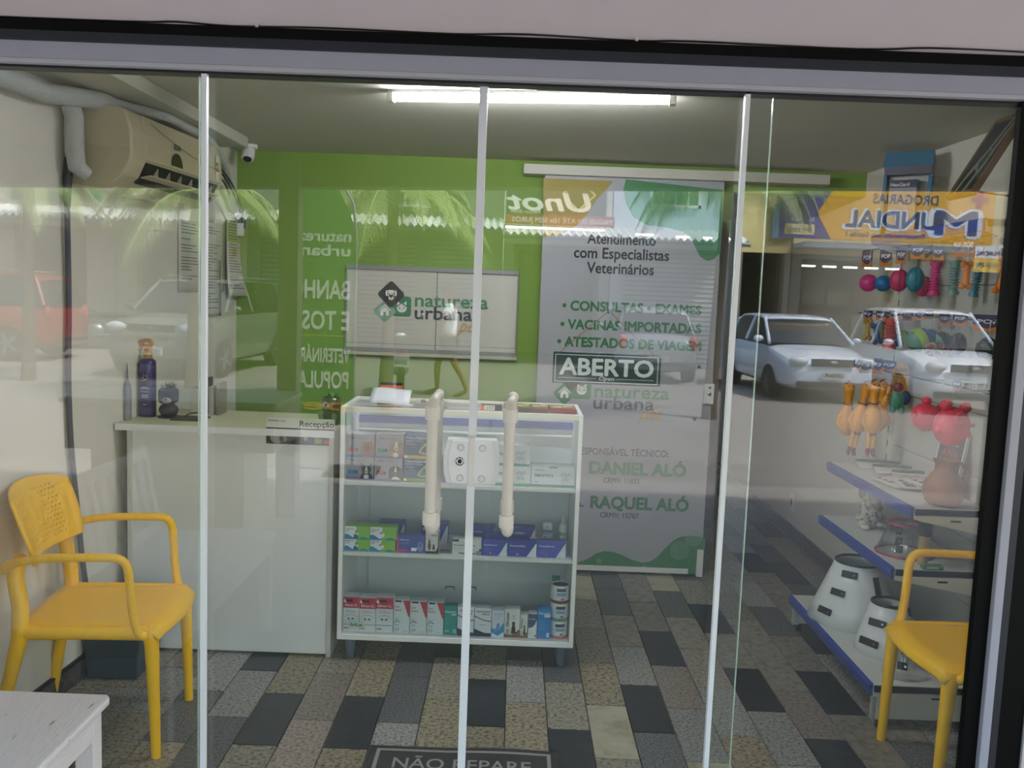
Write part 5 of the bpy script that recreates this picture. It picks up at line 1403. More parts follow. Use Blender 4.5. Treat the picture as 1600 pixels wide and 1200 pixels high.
shelf(1.585, 0.82, 0.885, 1.845)
shelf(1.528, 0.575, 0.885, 1.745)
sb_ = shelf(1.410, 0.17, 0.72, 1.740)
shelf(1.72, 1.935, 0.80, 1.85)
mb = MB(); mb.box((1.43 - XR, 0.725, 0.035), (-0.06, 0.745, 0.135)); mb.done('plinth', SHW, go, bevel=0.002)
mb = MB(); mb.box((1.43 - XR, 1.715, 0.035), (-0.06, 1.735, 0.135)); mb.done('plinth', SHW, go, bevel=0.002)
for y_ in (0.74, 1.72):
    mb = MB(); mb.box((1.415 - XR, y_ - 0.012, 0.03), (1.445 - XR, y_ + 0.012, 0.165)); mb.done('foot_post', mat('chipped_grey', '#a3a6a6', 0.5, var=0.3, scale=60), go)
    for x_ in (1.45, 1.86):
        mb = MB(); mb.lathe([(0.016, 0), (0.016, 0.03)], 12, (x_ - XR, y_, 0)); mb.done('levelling_foot', BLACKP, go)

# hanging bars for the toys
HX = 1.80
for z_ in (1.885, 1.560, 1.285):
    mb = MB(); mb.tube([(HX - XR + 0.01, 0.40, z_), (HX - XR + 0.01, 2.2, z_)], 0.0035, 6)
    for yy in (0.95, 1.40, 1.85):
        mb.tube([(HX - XR + 0.01, yy, z_), (-0.045, yy, z_)], 0.0035, 6)
    mb.done('hanging_bar', mat('dark_wire', '#4b4b48', 0.4), go)

CARDN = mat('card_navy', '#2b2858', 0.45); CARDO = mat('card_orange', '#c9782f', 0.45); CARDT = mat('card_lettering', '#dfe0ea', 0.5)

def card(par, px, py, wpx, hpx, X, word='POP'):
    """header card, wide along the wall, facing the shop door"""
    c = P(px, py, X=X)
    s = (c.y + 2.55) / FPX
    w_, h_ = wpx * s * 1.25, hpx * s
    rot = Matrix.Rotation(rad(-62), 3, 'Z')
    o = Vector(c) - Vector(par.location)
    g = MB()
    def pt(a, b, d=0.0):
        return o + rot @ Vector((a, d, b))
    g.add([pt(-w_ / 2, -h_ / 2), pt(w_ / 2, -h_ / 2), pt(w_ / 2, h_ / 2), pt(-w_ / 2, h_ / 2), pt(-w_ / 2, -h_ / 2, .0015), pt(w_ / 2, -h_ / 2, .0015), pt(w_ / 2, h_ / 2, .0015), pt(-w_ / 2, h_ / 2, .0015)], [(0, 1, 2, 3), (7, 6, 5, 4), (0, 4, 5, 1), (1, 5, 6, 2), (2, 6, 7, 3), (3, 7, 4, 0)])
    hc = g.done('header_card', CARDO, par)
    g = MB()
    g.poly([pt(a * w_, b * h_, -0.0006) for a, b in [(-.5, .5), (-.5, -.05)] + [(-.5 + i / 8, -.05 - .26 * math.sin(PI * i / 8)) for i in range(1, 8)] + [(.5, -.05), (.5, .5)]])
    g.done('card_print', CARDN, hc)
    tx = text(word, pt(-w_ * .36, -h_ * 0.02, -0.0014), h_ * .34, CARDT, hc, width=w_ * .7, rot=(PI / 2, 0, rad(-62)), bold=0.03)
    return hc

def toy(lab, px, py, X=HX, group='toys on the right wall', name='dog_toy'):
    c = P(px, py, X=X)
    return thing(name, lab, 'toy', tuple(c), 0, group), (c.y + 2.55) / FPX

def cord(t_, top, z1=0.0):
    for bz in (1.285, 1.560, 1.885):
        if bz > t_.location.z + z1:
            top = bz - t_.location.z
            break
    g = MB(); g.tube([(0, 0, z1), (0, 0, top), (HX + 0.01 - t_.location.x, 0, top)], 0.0012, 5); g.done('hanging_tie', mat('clear_tie', '#c9c9c4', 0.3), t_)

TOY = {n: mat('rubber_' + n, c, 0.42, var=0.06, scale=20) for n, c in dict(pink='#d83a86', blue='#1f6fa8', teal='#2a7f92', rose='#c2386a', orange='#f0841a', aqua='#7fa3a3', gold='#b08a2a', navy='#2f3e78', olive='#6b5a20', red='#c8463f', lime='#a4c832', green='#3f8a6c', salmon='#f0a24a', chicken='#f0a11e', chickenlt='#eba83c', maroon='#7a2a3c', hotpink='#f0405e', crimson='#c81e3c', dkgreen='#20382a').items()}

def ball(lab, px, py, rpx, col, X=HX, squash=1.0, ribs=0, top=0.12, cardpos=None):
    t_, s = toy(lab, px, py, X)
    r = rpx * s
    g = MB()
    if ribs:
        n, k = 40, 14
        vs, fs = [], []
        for i in range(k + 1):
            ph = PI * i / k
            for j in range(n):
                t = 2 * PI * j / n
                rr = r * (1 + 0.05 * math.cos(ribs * t)) * math.sin(ph)
                vs.append((rr * math.cos(t), rr * math.sin(t), -r * squash * math.cos(ph)))
        for i in range(k):
            for j in range(n):
                fs.append((i * n + j, i * n + (j + 1) % n, (i + 1) * n + (j + 1) % n, (i + 1) * n + j))
        g.add(vs, fs)
    else:
        g.ell((0, 0, 0), (r, r, r * squash), 20, 14)
    b_ = g.done('toy_body', TOY[col], t_, smooth=70)
    if not ribs:
        g = MB(); g.tube([(r * 1.005 * math.cos(t), r * 0.5 * math.sin(t * 2) * 0.5 - r * .86, r * squash * 0.6 * math.sin(t)) for t in [-0.9 + i * 0.18 for i in range(11)]], r * 0.04, 5); g.done('moulded_line', TOY['rose'] if col == 'pink' else TOY['navy'], b_)
    cord(t_, top, r * squash * 0.9)
    if cardpos:
        card(t_, *cardpos)
    return t_

def bone(lab, px, py, wpx, hpx, col, X=HX, ribs=True, tilt=0.0, cardpos=None, top=0.10):
    t_, s = toy(lab, px, py, X)
    h_ = hpx * s
    r = wpx * s / 2
    R_ = Matrix.Rotation(tilt, 3, 'Y')
    g = MB()
    if ribs:
        prof = []
        n = 8
        prof += [(r * .2, -h_ / 2), (r * .95, -h_ * .49), (r, -h_ * .42), (r * .62, -h_ * .33)]
        for i in range(n):
            z = -h_ * .29 + h_ * .58 * i / (n - 1)
            prof += [(r * .62, z - h_ * .026), (r * .98, z - h_ * .010), (r * .98, z + h_ * .010), (r * .62, z + h_ * .026)]
        prof += [(r * .62, h_ * .33), (r, h_ * .42), (r * .95, h_ * .49), (r * .2, h_ / 2)]
        g.lathe(prof, 18, R=R_)
    else:
        g.tube([R_ @ Vector((0, 0, z * h_)) for z in (-.36, -.2, 0, .2, .36)], [r * .62, r * .55, r * .5, r * .55, r * .62], 12)
        for sz in (-1, 1):
            for sx in (-1, 1):
                g.ell(R_ @ Vector((sx * r * .55, 0, sz * h_ * .40)), (r * .55, r * .5, r * .58), 12, 8, R=R_)
    g.done('toy_body', TOY[col], t_, smooth=55)
    cord(t_, top, h_ * .45)
    if cardpos:
        card(t_, *cardpos)
    return t_

ball('small bright pink ball, leftmost toy of the top row', 1357, 442, 13.5, 'pink', cardpos=(1355, 405, 16, 26, HX))
ball('small blue ball beside the bright pink ball in the top row', 1380, 443, 12.5, 'blue', cardpos=(1384, 403, 18, 26, HX))
ball('pink ribbed egg-shaped toy in the top row, beside the blue ball', 1405, 438, 13.5, 'rose', squash=1.3, ribs=9, cardpos=(1408, 400, 15, 24, HX))
ball('large teal ribbed egg-shaped toy in the top row', 1430, 437, 13, 'teal', squash=1.5, ribs=9, X=1.77, cardpos=(1434, 393, 20, 24, 1.77))
ball('pink ribbed egg-shaped toy half hidden behind the teal one', 1442, 447, 12.5, 'rose', squash=1.3, ribs=9, X=1.86, cardpos=(1448, 395, 14, 26, 1.86))
bone('pink ribbed bone toy in the top row', 1461, 436, 19, 52, 'pink', cardpos=(1466, 396, 16, 22, HX))
bone('pale aqua ribbed bone toy in the top row', 1491, 434, 18, 53, 'aqua', cardpos=(1496, 385, 14, 32, HX))
bone('orange bone toy between the two ribbed blue bones in the top row', 1510, 430, 19, 42, 'orange', ribs=False, X=1.77, cardpos=(1513, 385, 18, 32, 1.77))
bone('teal ribbed bone toy behind the orange bone in the top row', 1526, 437, 15, 54, 'teal', X=1.86, tilt=0.12, cardpos=(1530, 392, 14, 26, 1.86))
bone('orange bone toy nearest the door jamb in the top row', 1566, 438, 20, 42, 'orange', ribs=False, tilt=0.25, cardpos=(1572, 390, 26, 36, HX))
bone('gold bone toy, leftmost of the middle row', 1356, 515, 14, 32, 'gold', ribs=False, cardpos=(1356, 492, 14, 14, HX), top=0.06)
bone('navy bone toy beside the gold one in the middle row', 1370, 521, 16, 32, 'navy', ribs=False, tilt=-0.2, X=1.77, cardpos=(1376, 493, 14, 14, 1.77), top=0.06)
bone('dark olive bone toy half hidden behind the red spiked bone', 1378, 517, 13, 34, 'olive', ribs=False, X=1.86, cardpos=(1388, 493, 14, 12, 1.86), top=0.06)
bone('red spiked bone toy in the middle row', 1391, 522, 21, 48, 'red', ribs=True, X=1.76, cardpos=(1398, 491, 16, 12, 1.76), top=0.07)
def discball(lab, px, py, rpx, cols, X, cp=None):
    t_, s = toy(lab, px, py, X)
    r = rpx * s
    n = len(cols)
    Rz = Matrix.Rotation(rad(64), 3, 'Y')
    for k, c_ in enumerate(cols):
        z0, z1 = -r + 2 * r * k / n, -r + 2 * r * (k + 1) / n
        prof = [(math.sqrt(max(0, r * r - z * z)) , z) for z in [z0 + (z1 - z0) * i / 6 for i in range(7)]]
        g = MB(); g.lathe(prof, 22, R=Rz); g.done('colour_segment', TOY[c_], t_, smooth=60)
    cord(t_, 0.09, r * .9)
    if cp:
        card(t_, *cp)
    return t_
discball('lime and blue striped ball in the middle row, beside the red bone', 1409, 529, 14, ('blue', 'lime', 'green'), 1.84, (1418, 494, 15, 14, 1.84))
discball('lime and deep blue striped ball, largest in the middle row', 1437, 531, 19, ('green', 'lime', 'blue'), 1.765, (1438, 493, 14, 14, HX))
discball('blue ball with a green band in the middle row', 1453, 529, 15, ('blue', 'blue', 'green'), 1.85, (1452, 491, 12, 14, 1.85))
discball('muted green ball behind the rope ring in the middle row', 1472, 531, 13, ('green', 'dkgreen', 'green'), 1.86, (1476, 499, 14, 20, 1.86))
t_, s = toy('multicoloured braided rope ring toy in the middle row', 1462, 546, 1.74)
for k, c_ in enumerate(('red', 'lime', 'blue', 'rose')):
    mb = MB()
    rr_ = 13 * s
    pts = []
    for i in range(28):
        a = 2 * PI * i / 28
        w_ = 5 * a + k * PI / 2
        rad_ = rr_ + 3.2 * s * math.cos(w_)
        pts.append((rad_ * math.cos(a), 3.2 * s * math.sin(w_), rad_ * math.sin(a) * 0.62))
    mb.tube(pts, 2.6 * s, 6, closed=True); mb.done('rope_strand', TOY[c_], t_, smooth=60)
cord(t_, 0.12, 0.03)
BAGM = glass_mat('clear_film', 0.10, (0.86, 0.88, 0.86))
t_, s = toy('dark toy in shiny clear film, between the rope ring and the black ball', 1497, 536, HX)
mb = MB(); mb.ell((0, 0, -0.005), (13 * s, 10 * s, 18 * s), 16, 10); mb.done('toy_body', mat('rubber_charcoal', '#2e3130', 0.5), t_, smooth=60)
mb = MB()
rr_ = random.Random(5)
mb.grid(lambda u, v: ((u - .5) * 36 * s, -11 * s - 3 * s * math.sin(u * 9 + v * 5), (v - .5) * 56 * s + 6 * s), 8, 8); mb.done('clear_bag', BAGM, t_, smooth=30)
card(t_, 1500, 499, 20, 20, 1.775)
cord(t_, 0.10, 0.03)
t_, s = toy('dark green and black ball in net, nearest the jamb in the middle row', 1544, 545, HX)
r = 17 * s
mb = MB(); mb.ell((0, 0, 0), r, 20, 14); mb.done('toy_body', TOY['dkgreen'], t_, smooth=60)
for k in range(5):
    mb = MB(); Rk = Matrix.Rotation(k * 0.63, 3, 'Z') @ Matrix.Rotation(0.5 * k, 3, 'X')
    mb.tube([Rk @ Vector((r * 1.02 * math.cos(a), r * 1.02 * math.sin(a), 0)) for a in [2 * PI * i / 24 for i in range(24)]], r * .06, 5, closed=True); mb.done('net_cord', mat('net_black', '#10120f', 0.5), t_)
card(t_, 1543, 505, 40, 26, HX)
cord(t_, 0.10, r * .9)

# rubber chickens and their neighbours, bottom row
def chicken(lab, px, py, hpx, X, lean=0.0, legs=True):
    """hung by the head: comb, head, long neck, plump body, two legs with dark feet"""
    t_, s = toy(lab, px, py, X, group='rubber chickens on the bottom bar')
    H = hpx * s
    R_ = Matrix.Rotation(lean, 3, 'Y')
    def q(x, z, y=0.0):
        return R_ @ Vector((x * H, y * H, z * H))
    g = MB(); g.tube([q(0, -.02), q(0, -.07), q(.005, -.13), q(0, -.24), q(0, -.33), q(0, -.42), q(0, -.54), q(.0, -.66), q(0, -.72)], [H * k for k in (.04, .072, .064, .052, .058, .100, .130, .095, .04)], 16)
    g.done('body', TOY['chicken'], t_, smooth=70)
    g = MB(); g.tube([q(0.02, 0.012), q(-.02, .0), q(-.055, -.03)], [H * .012, H * .028, H * .015], 8, flat=.5); g.done('comb', TOY['maroon'], t_, smooth=60)
    g = MB(); g.tube([q(-.05, -.065, -.01), q(-.10, -.085, -.01)], [H * .024, H * .004], 8); g.done('beak', TOY['salmon'], t_, smooth=60)
    g = MB(); g.ell(q(-.03, -.06, -.05), H * .011, 8, 6); g.ell(q(.03, -.06, -.05), H * .011, 8, 6); g.done('eyes', BLACKP, t_)
    g = MB(); g.tube([q(.060 * math.cos(a), -.30 + .005 * math.sin(a), .060 * math.sin(a)) for a in [2 * PI * i / 16 for i in range(16)]], H * .009, 6, closed=True); g.done('neck_band', TOY['maroon'], t_, smooth=60)
    for sx in (-1, 1):
        g = MB(); g.tube([q(sx * .105, -.45, -.02), q(sx * .135, -.55, -.03), q(sx * .06, -.64, -.07)], [H * .028, H * .032, H * .010], 8); g.done('wing', TOY['chickenlt'], t_, smooth=60)
        if legs:
            g = MB(); g.tube([q(sx * .03, -.68), q(sx * .032, -.80), q(sx * .028, -.92)], [H * .034, H * .026, H * .022], 10); lg_ = g.done('leg', TOY['chickenlt'], t_, smooth=60)
            g = MB(); g.tube([q(sx * .028, -.90), q(sx * .034, -.96), q(sx * .045, -1.0, -.03)], [H * .025, H * .028, H * .022], 8); g.done('foot', TOY['maroon'], lg_, smooth=60)
            g = MB(); g.ell(q(sx * .025, -.70, -.06), (H * .022, H * .012, H * .034), 8, 6); g.done('tail_patch', TOY['maroon'], lg_, smooth=60)
    cord(t_, 0.09, 0)
    return t_

c1 = chicken('rubber chicken without visible legs, leftmost of the chickens', 1328, 596, 118, 1.72, legs=False)
c2 = chicken('rubber chicken leaning to the left, second of the chickens', 1357, 596, 118, 1.76, lean=0.17)
c3 = chicken('rubber chicken hanging straight, in front of the others', 1368, 594, 120, 1.72)
c4 = chicken('rubber chicken mostly hidden behind the straight one', 1381, 594, 112, 1.84, lean=0.03, legs=False)
card(c2, 1352, 573, 18, 20, 1.76); card(c3, 1372, 572, 14, 24, 1.72); card(c4, 1389, 572, 22, 18, 1.84); card(c1, 1340, 570, 12, 16, 1.72)
c5 = chicken('small yellow rubber chicken beside the green bear toy', 1391, 602, 50, 1.74, lean=0.22, legs=False)
t_, s = toy('green bear-shaped toy with a plum head at the right of the chickens', 1402, 622, 1.75)
mb = MB(); mb.ell((0, 0, -4 * s), (10 * s, 8 * s, 15 * s), 16, 10); mb.done('toy_body', TOY['green'], t_, smooth=60)
for sx in (-1, 1):
    mb = MB(); mb.ell((sx * 7 * s, -3 * s, -18 * s), (5 * s, 5 * s, 7 * s), 10, 8); mb.done('foot', TOY['green'], t_, smooth=60)
mb = MB(); mb.ell((0, 0, 17 * s), (8 * s, 8 * s, 8 * s), 14, 10); mb.done('head', TOY['maroon'], t_, smooth=60)
cord(t_, 0.11, 0.05)
t_ = thing('toy_card', 'yellow card with dark lettering hanging behind the green bear toy', 'toy', tuple(P(1408, 592, X=1.84)), 0, 'toys on the right wall')
s = (P(1408, 592, X=1.84).y + 2.55) / FPX
mb = MB(); mb.box((-12 * s, 0, -22 * s), (12 * s, 0.003, 14 * s)); mb.add([(12 * s * math.cos(PI * i / 10), 0.001, 14 * s + 10 * s * math.sin(PI * i / 10)) for i in range(11)], [tuple(range(11))]); mb.done('card_sheet', mat('card_yellow', '#d89a1e', 0.5), t_)
text('AUDAZ', (-9 * s, -0.001, 12 * s), 6 * s, DARKTXT, t_, width=18 * s)
mb = MB(); mb.ell((9 * s, 0.004, -30 * s), (9 * s, 7 * s, 12 * s), 12, 8); mb.done('toy_body', TOY['navy'], t_, smooth=60)

def pig(lab, px, py, wpx, hpx, X, lean):
    t_, s = toy(lab, px, py, X, group='pink pig toys')
    R_ = Matrix.Rotation(lean, 3, 'Y')
    a, b = wpx * s / 2, hpx * s / 2
    g = MB(); g.ell((0, 0, -b * .15), (a, a * .85, b * .85), 20, 14, R=R_); g.done('toy_body', TOY['hotpink'], t_, smooth=70)
    for sx in (-1, 1):
        g = MB(); g.ell(R_ @ Vector((sx * a * .55, -a * .1, b * .72)), (a * .34, a * .3, b * .26), 12, 8); g.done('ear', TOY['crimson'] if sx > 0 else TOY['hotpink'], t_, smooth=60)
        g = MB(); g.ell(R_ @ Vector((sx * a * .8, -a * .3, -b * .35)), (a * .24, a * .22, b * .18), 10, 8); g.done('foot', TOY['hotpink'], t_, smooth=60)
    g = MB(); g.lathe([(a * .30, 0), (a * .32, a * .1), (a * .26, a * .16)], 14, R_ @ Vector((0, -a * .78, b * .30)), R=Matrix.Rotation(PI / 2, 3, 'X')); sn = g.done('snout', TOY['hotpink'], t_, smooth=40)
    g = MB(); g.tube([R_ @ Vector((a * k, -a * .80 + .25 * a * abs(k), -b * .12 - b * .05 * k)) for k in (-.5, -.2, .1, .4, .7)], a * .03, 5); g.done('mouth_line', TOY['crimson'], t_)
    g = MB(); g.tube([R_ @ Vector((a * .9, 0, 0)), R_ @ Vector((a * 1.25, -a * .1, b * .03))], [a * .08, a * .1], 8); g.done('tail', TOY['crimson'], t_, smooth=60)
    return t_

p1 = pig('hot pink pig toy, the smaller left one of two', 1447, 648, 46, 52, 1.74, 0.5)
p2 = pig('pink pig toy with dark red ears, the larger right one of two', 1487, 661, 56, 74, 1.70, 0.1)
card(p2, 1495, 602, 12, 16, 1.70)
cord(p2, 0.14, 0.06); cord(p1, 0.10, 0.05)

# things on the shelves
def shelf_at(px, py, z):
    return P(px, py, Z=z)

MAG = mat('newsprint', '#cfc8c2', 0.7, var=0.12, scale=30); MAGG = mat('magazine_spine_green', '#41655f', 0.5)
for k, (px, py, lab) in enumerate(((1345, 729, 'white magazine with a rolled grey-green spine, farthest along the shelf'), (1372, 738, 'white magazine with a rolled grey-green spine, second along the shelf'), (1402, 748, 'white magazine with a rolled grey-green spine, nearest the newspapers'))):
    c = shelf_at(px, py, 0.82)
    t_ = thing('magazine', lab, 'magazine', (c.x + 0.09, c.y, 0.821 + 0.002 * k), rad(-10), 'magazines with green spines')
    mb = MB(); mb.grid(lambda u, v: ((u - .5) * .21, (v - .5) * .15, 0.004 + .012 * math.sin(PI * v)), 4, 8); mb.done('cover', MAG, t_, smooth=60, solid=0.004)
    mb = MB(); mb.tube([(-0.10, 0.045, 0.018), (0.0, 0.05, 0.021), (0.10, 0.045, 0.018)], 0.011, 8, flat=.7); mb.done('rolled_spine', MAGG, t_, smooth=60)
for k, (px, py, rz_, lab) in enumerate(((1405, 758, 12, 'folded newspaper under the others at the middle of the upper shelf'), (1432, 764, -6, 'folded newspaper with printed columns near the clay jug'), (1462, 768, 9, 'open newspaper with photographs on top, nearest the clay jug'))):
    c = shelf_at(px, py, 0.82)
    t_ = thing('newspaper', lab, 'newspaper', (c.x + 0.05, c.y + 0.02, 0.822 + 0.008 * k), rad(rz_), 'newspapers on the upper shelf')
    mb = MB(); mb.grid(lambda u, v: ((u - .5) * .25, (v - .5) * .20, 0.004 + .012 * math.sin(PI * (u * .8 + .1)) * (v + .2)), 8, 6); mb.done('sheets', MAG, t_, smooth=60, solid=0.006)
    mb = MB()
    rr_ = random.Random(k)
    for i in range(4):
        for j in range(5):
            x0_, y0_ = -0.11 + i * .056, -0.085 + j * .035
            if rr_.random() < .75:
                zz = 0.0085 + .012 * math.sin(PI * ((x0_ / .25 + .5) * .8 + .1)) * (y0_ / .2 + .75)
                mb.add([(x0_, y0_, zz), (x0_ + .045, y0_, zz), (x0_ + .045, y0_ + .012 + .012 * rr_.random(), zz + .001), (x0_, y0_ + .012 + .012 * rr_.random(), zz + .001)], [(0, 1, 2, 3)])
    mb.done('printed_blocks', mat('newsprint_ink', '#7a7470', 0.8), t_)
c = shelf_at(1478, 778, 0.82)
t_ = thing('display_card', 'tall black display card with red lettering leaning on the shelf behind the newspapers', 'sign', (1.80, 1.13, 0.83), rad(-58))
Rt = Matrix.Rotation(rad(-14), 3, 'X')
def tq(x, y, z):
    return Rt @ Vector((x, y, z))
mb = MB(); mb.hexa([tq(-.055, 0, 0), tq(.055, 0, 0), tq(.055, .02, 0), tq(-.055, .02, 0)], [tq(-.055, 0, .27), tq(.055, 0, .27), tq(.055, .02, .27), tq(-.055, .02, .27)]); mb.done('box_front', mat('card_black', '#25262a', 0.45), t_)
for x_ in (-.058, .055):
    mb = MB(); mb.hexa([tq(x_, -.001, 0), tq(x_ + .004, -.001, 0), tq(x_ + .004, .022, 0), tq(x_, .022, 0)], [tq(x_, -.001, .27), tq(x_ + .004, -.001, .27), tq(x_ + .004, .022, .27), tq(x_, .022, .27)]); mb.done('white_edge', WHITEP, t_)
for body, z_, h_, w_, c_ in (('HOSPITAL', .205, .022, .06, '#9a9ca0'), ('ANA', .165, .04, .075, '#b8404a'), ('HYPE', .130, .035, .08, '#b8404a'), ('CUSHIES', .060, .03, .085, '#b8404a')):
    text(body, tq(-w_ / 2, -.0012, z_), h_, pm(c_), t_, width=w_, rot=(PI / 2 - rad(14), 0, 0), bold=0.02)
mb = MB(); mb.hexa([tq(-.045, -.0012, .112), tq(.045, -.0012, .112), tq(.045, -.0006, .112), tq(-.045, -.0006, .112)], [tq(-.045, -.0012, .114), tq(.045, -.0012, .114), tq(.045, -.0006, .114), tq(-.045, -.0006, .114)]); mb.done('rule_line', pm('#9a9ca0'), t_)
t_ = thing('clay_jug', 'brown clay jug at the near end of the upper shelf, by the jamb', 'jug', (1.735, 0.975, 0.821))
CLAY = mat('terracotta', '#8a5230', 0.6, var=0.1, scale=12)
mb = MB(); mb.lathe([(0.05, 0), (0.068, 0.012), (0.080, 0.045), (0.076, 0.085), (0.055, 0.120), (0.040, 0.140), (0.038, 0.155), (0.047, 0.176), (0.050, 0.180), (0.046, 0.178), (0.034, 0.155), (0.034, 0.10)], 28); mb.done('jug_body', CLAY, t_, smooth=60)
mb = MB(); mb.tube(bez((0.042, 0, 0.168), (0.085, 0, 0.17), (0.105, 0, 0.12), (0.072, 0, 0.09), 8), 0.008, 8); mb.done('jug_handle', CLAY, t_, smooth=60)

# speckled dog figure on the middle shelf
c = shelf_at(1362, 826, 0.575)
dg = thing('dog_figure', 'white ceramic seated dog figure with dark speckles, back to the door, on the middle shelf', 'figurine', (c.x, c.y + 0.02, 0.576), rad(20))
FUR = speckle('speckled_ceramic', '#c9c0b4', '#5e544b', '#ddd6cc', 45, 0.5, rough=0.5)
mb = MB(); mb.ell((0, 0, 0.075), (0.052, 0.05, 0.078), 20, 14); mb.done('body', FUR, dg, smooth=70)
mb = MB(); mb.ell((-0.012, 0.018, 0.165), (0.036, 0.040, 0.036), 16, 12); hd = mb.done('head', FUR, dg, smooth=70)
for sx in (-1, 1):
    mb = MB(); mb.ell((-0.012 + sx * .036, 0.016, 0.165), (0.012, 0.018, 0.032), 10, 8); mb.done('ear', mat('ear_brown', '#6d5f54', 0.5), hd, smooth=60)
    mb = MB(); mb.ell((sx * .048, 0.0, 0.032), (0.026, 0.042, 0.034), 12, 8); mb.done('haunch', FUR, dg, smooth=60)
    mb = MB(); mb.ell((sx * .056, -0.028, 0.012), (0.020, 0.026, 0.012), 12, 8); mb.done('paw', mat('ceramic_white', '#ddd5c8', 0.4), dg, smooth=60)
mb = MB(); mb.tube(bez((0, -0.045, 0.03), (0.01, -0.08, 0.02), (0.05, -0.085, 0.015), (0.07, -0.06, 0.02), 6), [.014, .013, .012, .011, .010, .009, .007], 8); mb.done('tail', FUR, dg, smooth=60)

# clear cones
CLEAR = glass_mat('clear_plastic_sheet', 0.07, (0.90, 0.92, 0.92))
MILK = mat('milky_plastic', '#dfe1e2', 0.3, var=0.02)
def cone(name, lab, loc, r0, r1, h_, mm, tabs, trim, tiltx=0.0, sticker=None, gap=0.0):
    t_ = thing(name, lab, 'pet cone', loc, 0, 'protective cones on the shelves')
    R_ = Matrix.Rotation(tiltx, 3, 'X')
    g = MB()
    n = 40
    g.add([R_ @ Vector(((r0 + (r1 - r0) * v) * math.cos(2 * PI * i / n), (r0 + (r1 - r0) * v) * math.sin(2 * PI * i / n), h_ * v)) for v in (0, .33, .66, 1) for i in range(n)], [(k * n + i, k * n + (i + 1) % n, (k + 1) * n + (i + 1) % n, (k + 1) * n + i) for k in range(3) for i in range(n)])
    g.done('cone_sheet', mm, t_, smooth=70, solid=0.0015)
    if trim:
        g = MB(); g.tube([R_ @ Vector((r1 * math.cos(2 * PI * i / n), r1 * math.sin(2 * PI * i / n), h_)) for i in range(n)], 0.006, 8, closed=True); g.done('neck_trim', trim, t_, smooth=60)
    for a, v, ln in tabs:
        rr_ = r0 + (r1 - r0) * v
        d = Vector((math.cos(a), math.sin(a), 0)); tn = Vector((-math.sin(a), math.cos(a), 0)); sl = Vector((d.x * (r1 - r0), d.y * (r1 - r0), h_)).normalized()
        c_ = R_ @ (d * (rr_ + 0.004) + Vector((0, 0, h_ * v)))
        Rm = Matrix((R_ @ (tn if ln > 0 else sl), R_ @ (sl if ln > 0 else tn), R_ @ tn.cross(sl))).transposed()
        g = MB(); g.obox(c_, (abs(ln) * 1.25, 0.03, 0.006), Rm); tb = g.done('fastening_tab', BLACKP, t_, bevel=0.002)
        g = MB(); g.obox(c_ + R_ @ (tn if ln > 0 else sl) * abs(ln) * .36 + R_ @ tn.cross(sl) * .003, (0.007, 0.007, 0.002), Rm); g.done('rivet', CHROME, tb)
    return t_
BT = mat('trim_black', '#232527', 0.6)
cone('pet_cone', 'large milky white pet cone with black tabs, far end of the bottom shelf', (1.605, 1.44, 0.171), 0.205, 0.098, 0.27, MILK, ((rad(232), .86, .055), (rad(218), .55, .055), (rad(206), .22, .06), (rad(288), .70, -.07)), BT)
cone('pet_cone', 'medium milky white pet cone with black tabs, in the middle of the bottom shelf', (1.600, 1.075, 0.171), 0.128, 0.068, 0.205, MILK, ((rad(222), .66, .06), (rad(212), .26, .07), (rad(330), .88, .03)), BT)
cone('pet_cone', 'small clear pet cone with black clips, nearest the chair on the bottom shelf', (1.575, 0.84, 0.171), 0.085, 0.045, 0.12, CLEAR, ((rad(240), .45, .03), (rad(250), .92, .03)), None)
cone('pet_cone', 'clear pet cone with red edging and a white sticker on the middle shelf', (1.665, 1.12, 0.576), 0.115, 0.068, 0.125, CLEAR, ((rad(235), .30, .02), (rad(230), .55, .02), (rad(225), .85, .02)), mat('trim_red', '#a8303c', 0.5))
t_ = [o for o in bpy.data.objects if o.name.startswith('pet_cone') and 'red edging' in o.get('label', '')][0]
mb = MB(); mb.tube([(0.115 * math.cos(2 * PI * i / 40), 0.115 * math.sin(2 * PI * i / 40), 0.003) for i in range(40)], 0.004, 6, closed=True); mb.done('base_trim', MATS['trim_red'], t_, smooth=60)
mb = MB(); mb.obox((-0.045, -0.088, 0.045), (0.03, 0.001, 0.025), Matrix.Rotation(rad(-25), 3, 'Z')); mb.done('sticker', WHITEP, t_)
t_ = thing('wooden_brush', 'wooden-handled brush with a dark head standing on the middle shelf', 'brush', (1.665, 0.955, 0.576))
mb = MB(); mb.tube([(0, 0, 0), (0, 0, 0.05), (0.002, 0, 0.12)], [0.019, 0.021, 0.022], 14); mb.done('handle', mat('pale_wood', '#a48a63', 0.55, var=0.15, scale=20, stretch=(1, 1, .2)), t_, smooth=60)
mb = MB(); mb.tube([(0.002, 0, 0.12), (0.003, 0, 0.165)], [0.026, 0.027], 14); mb.done('brush_head', mat('brush_dark', '#2f2a28', 0.7), t_, smooth=40)
t_ = thing('green_packet', 'flat green packet lying on the middle shelf below the chair arm', 'packet', (1.70, 0.90, 0.576))
mb = MB(); mb.box((-0.06, -0.012, 0), (0.02, 0.02, 0.016)); mb.done('packet', mat('packet_green', '#3f7a52', 0.5), t_, bevel=0.003)
mb = MB(); mb.box((-0.05, -0.0126, 0.004), (0.0, -0.012, 0.011)); mb.done('packet_print', pm('#a8cfa9'), t_)

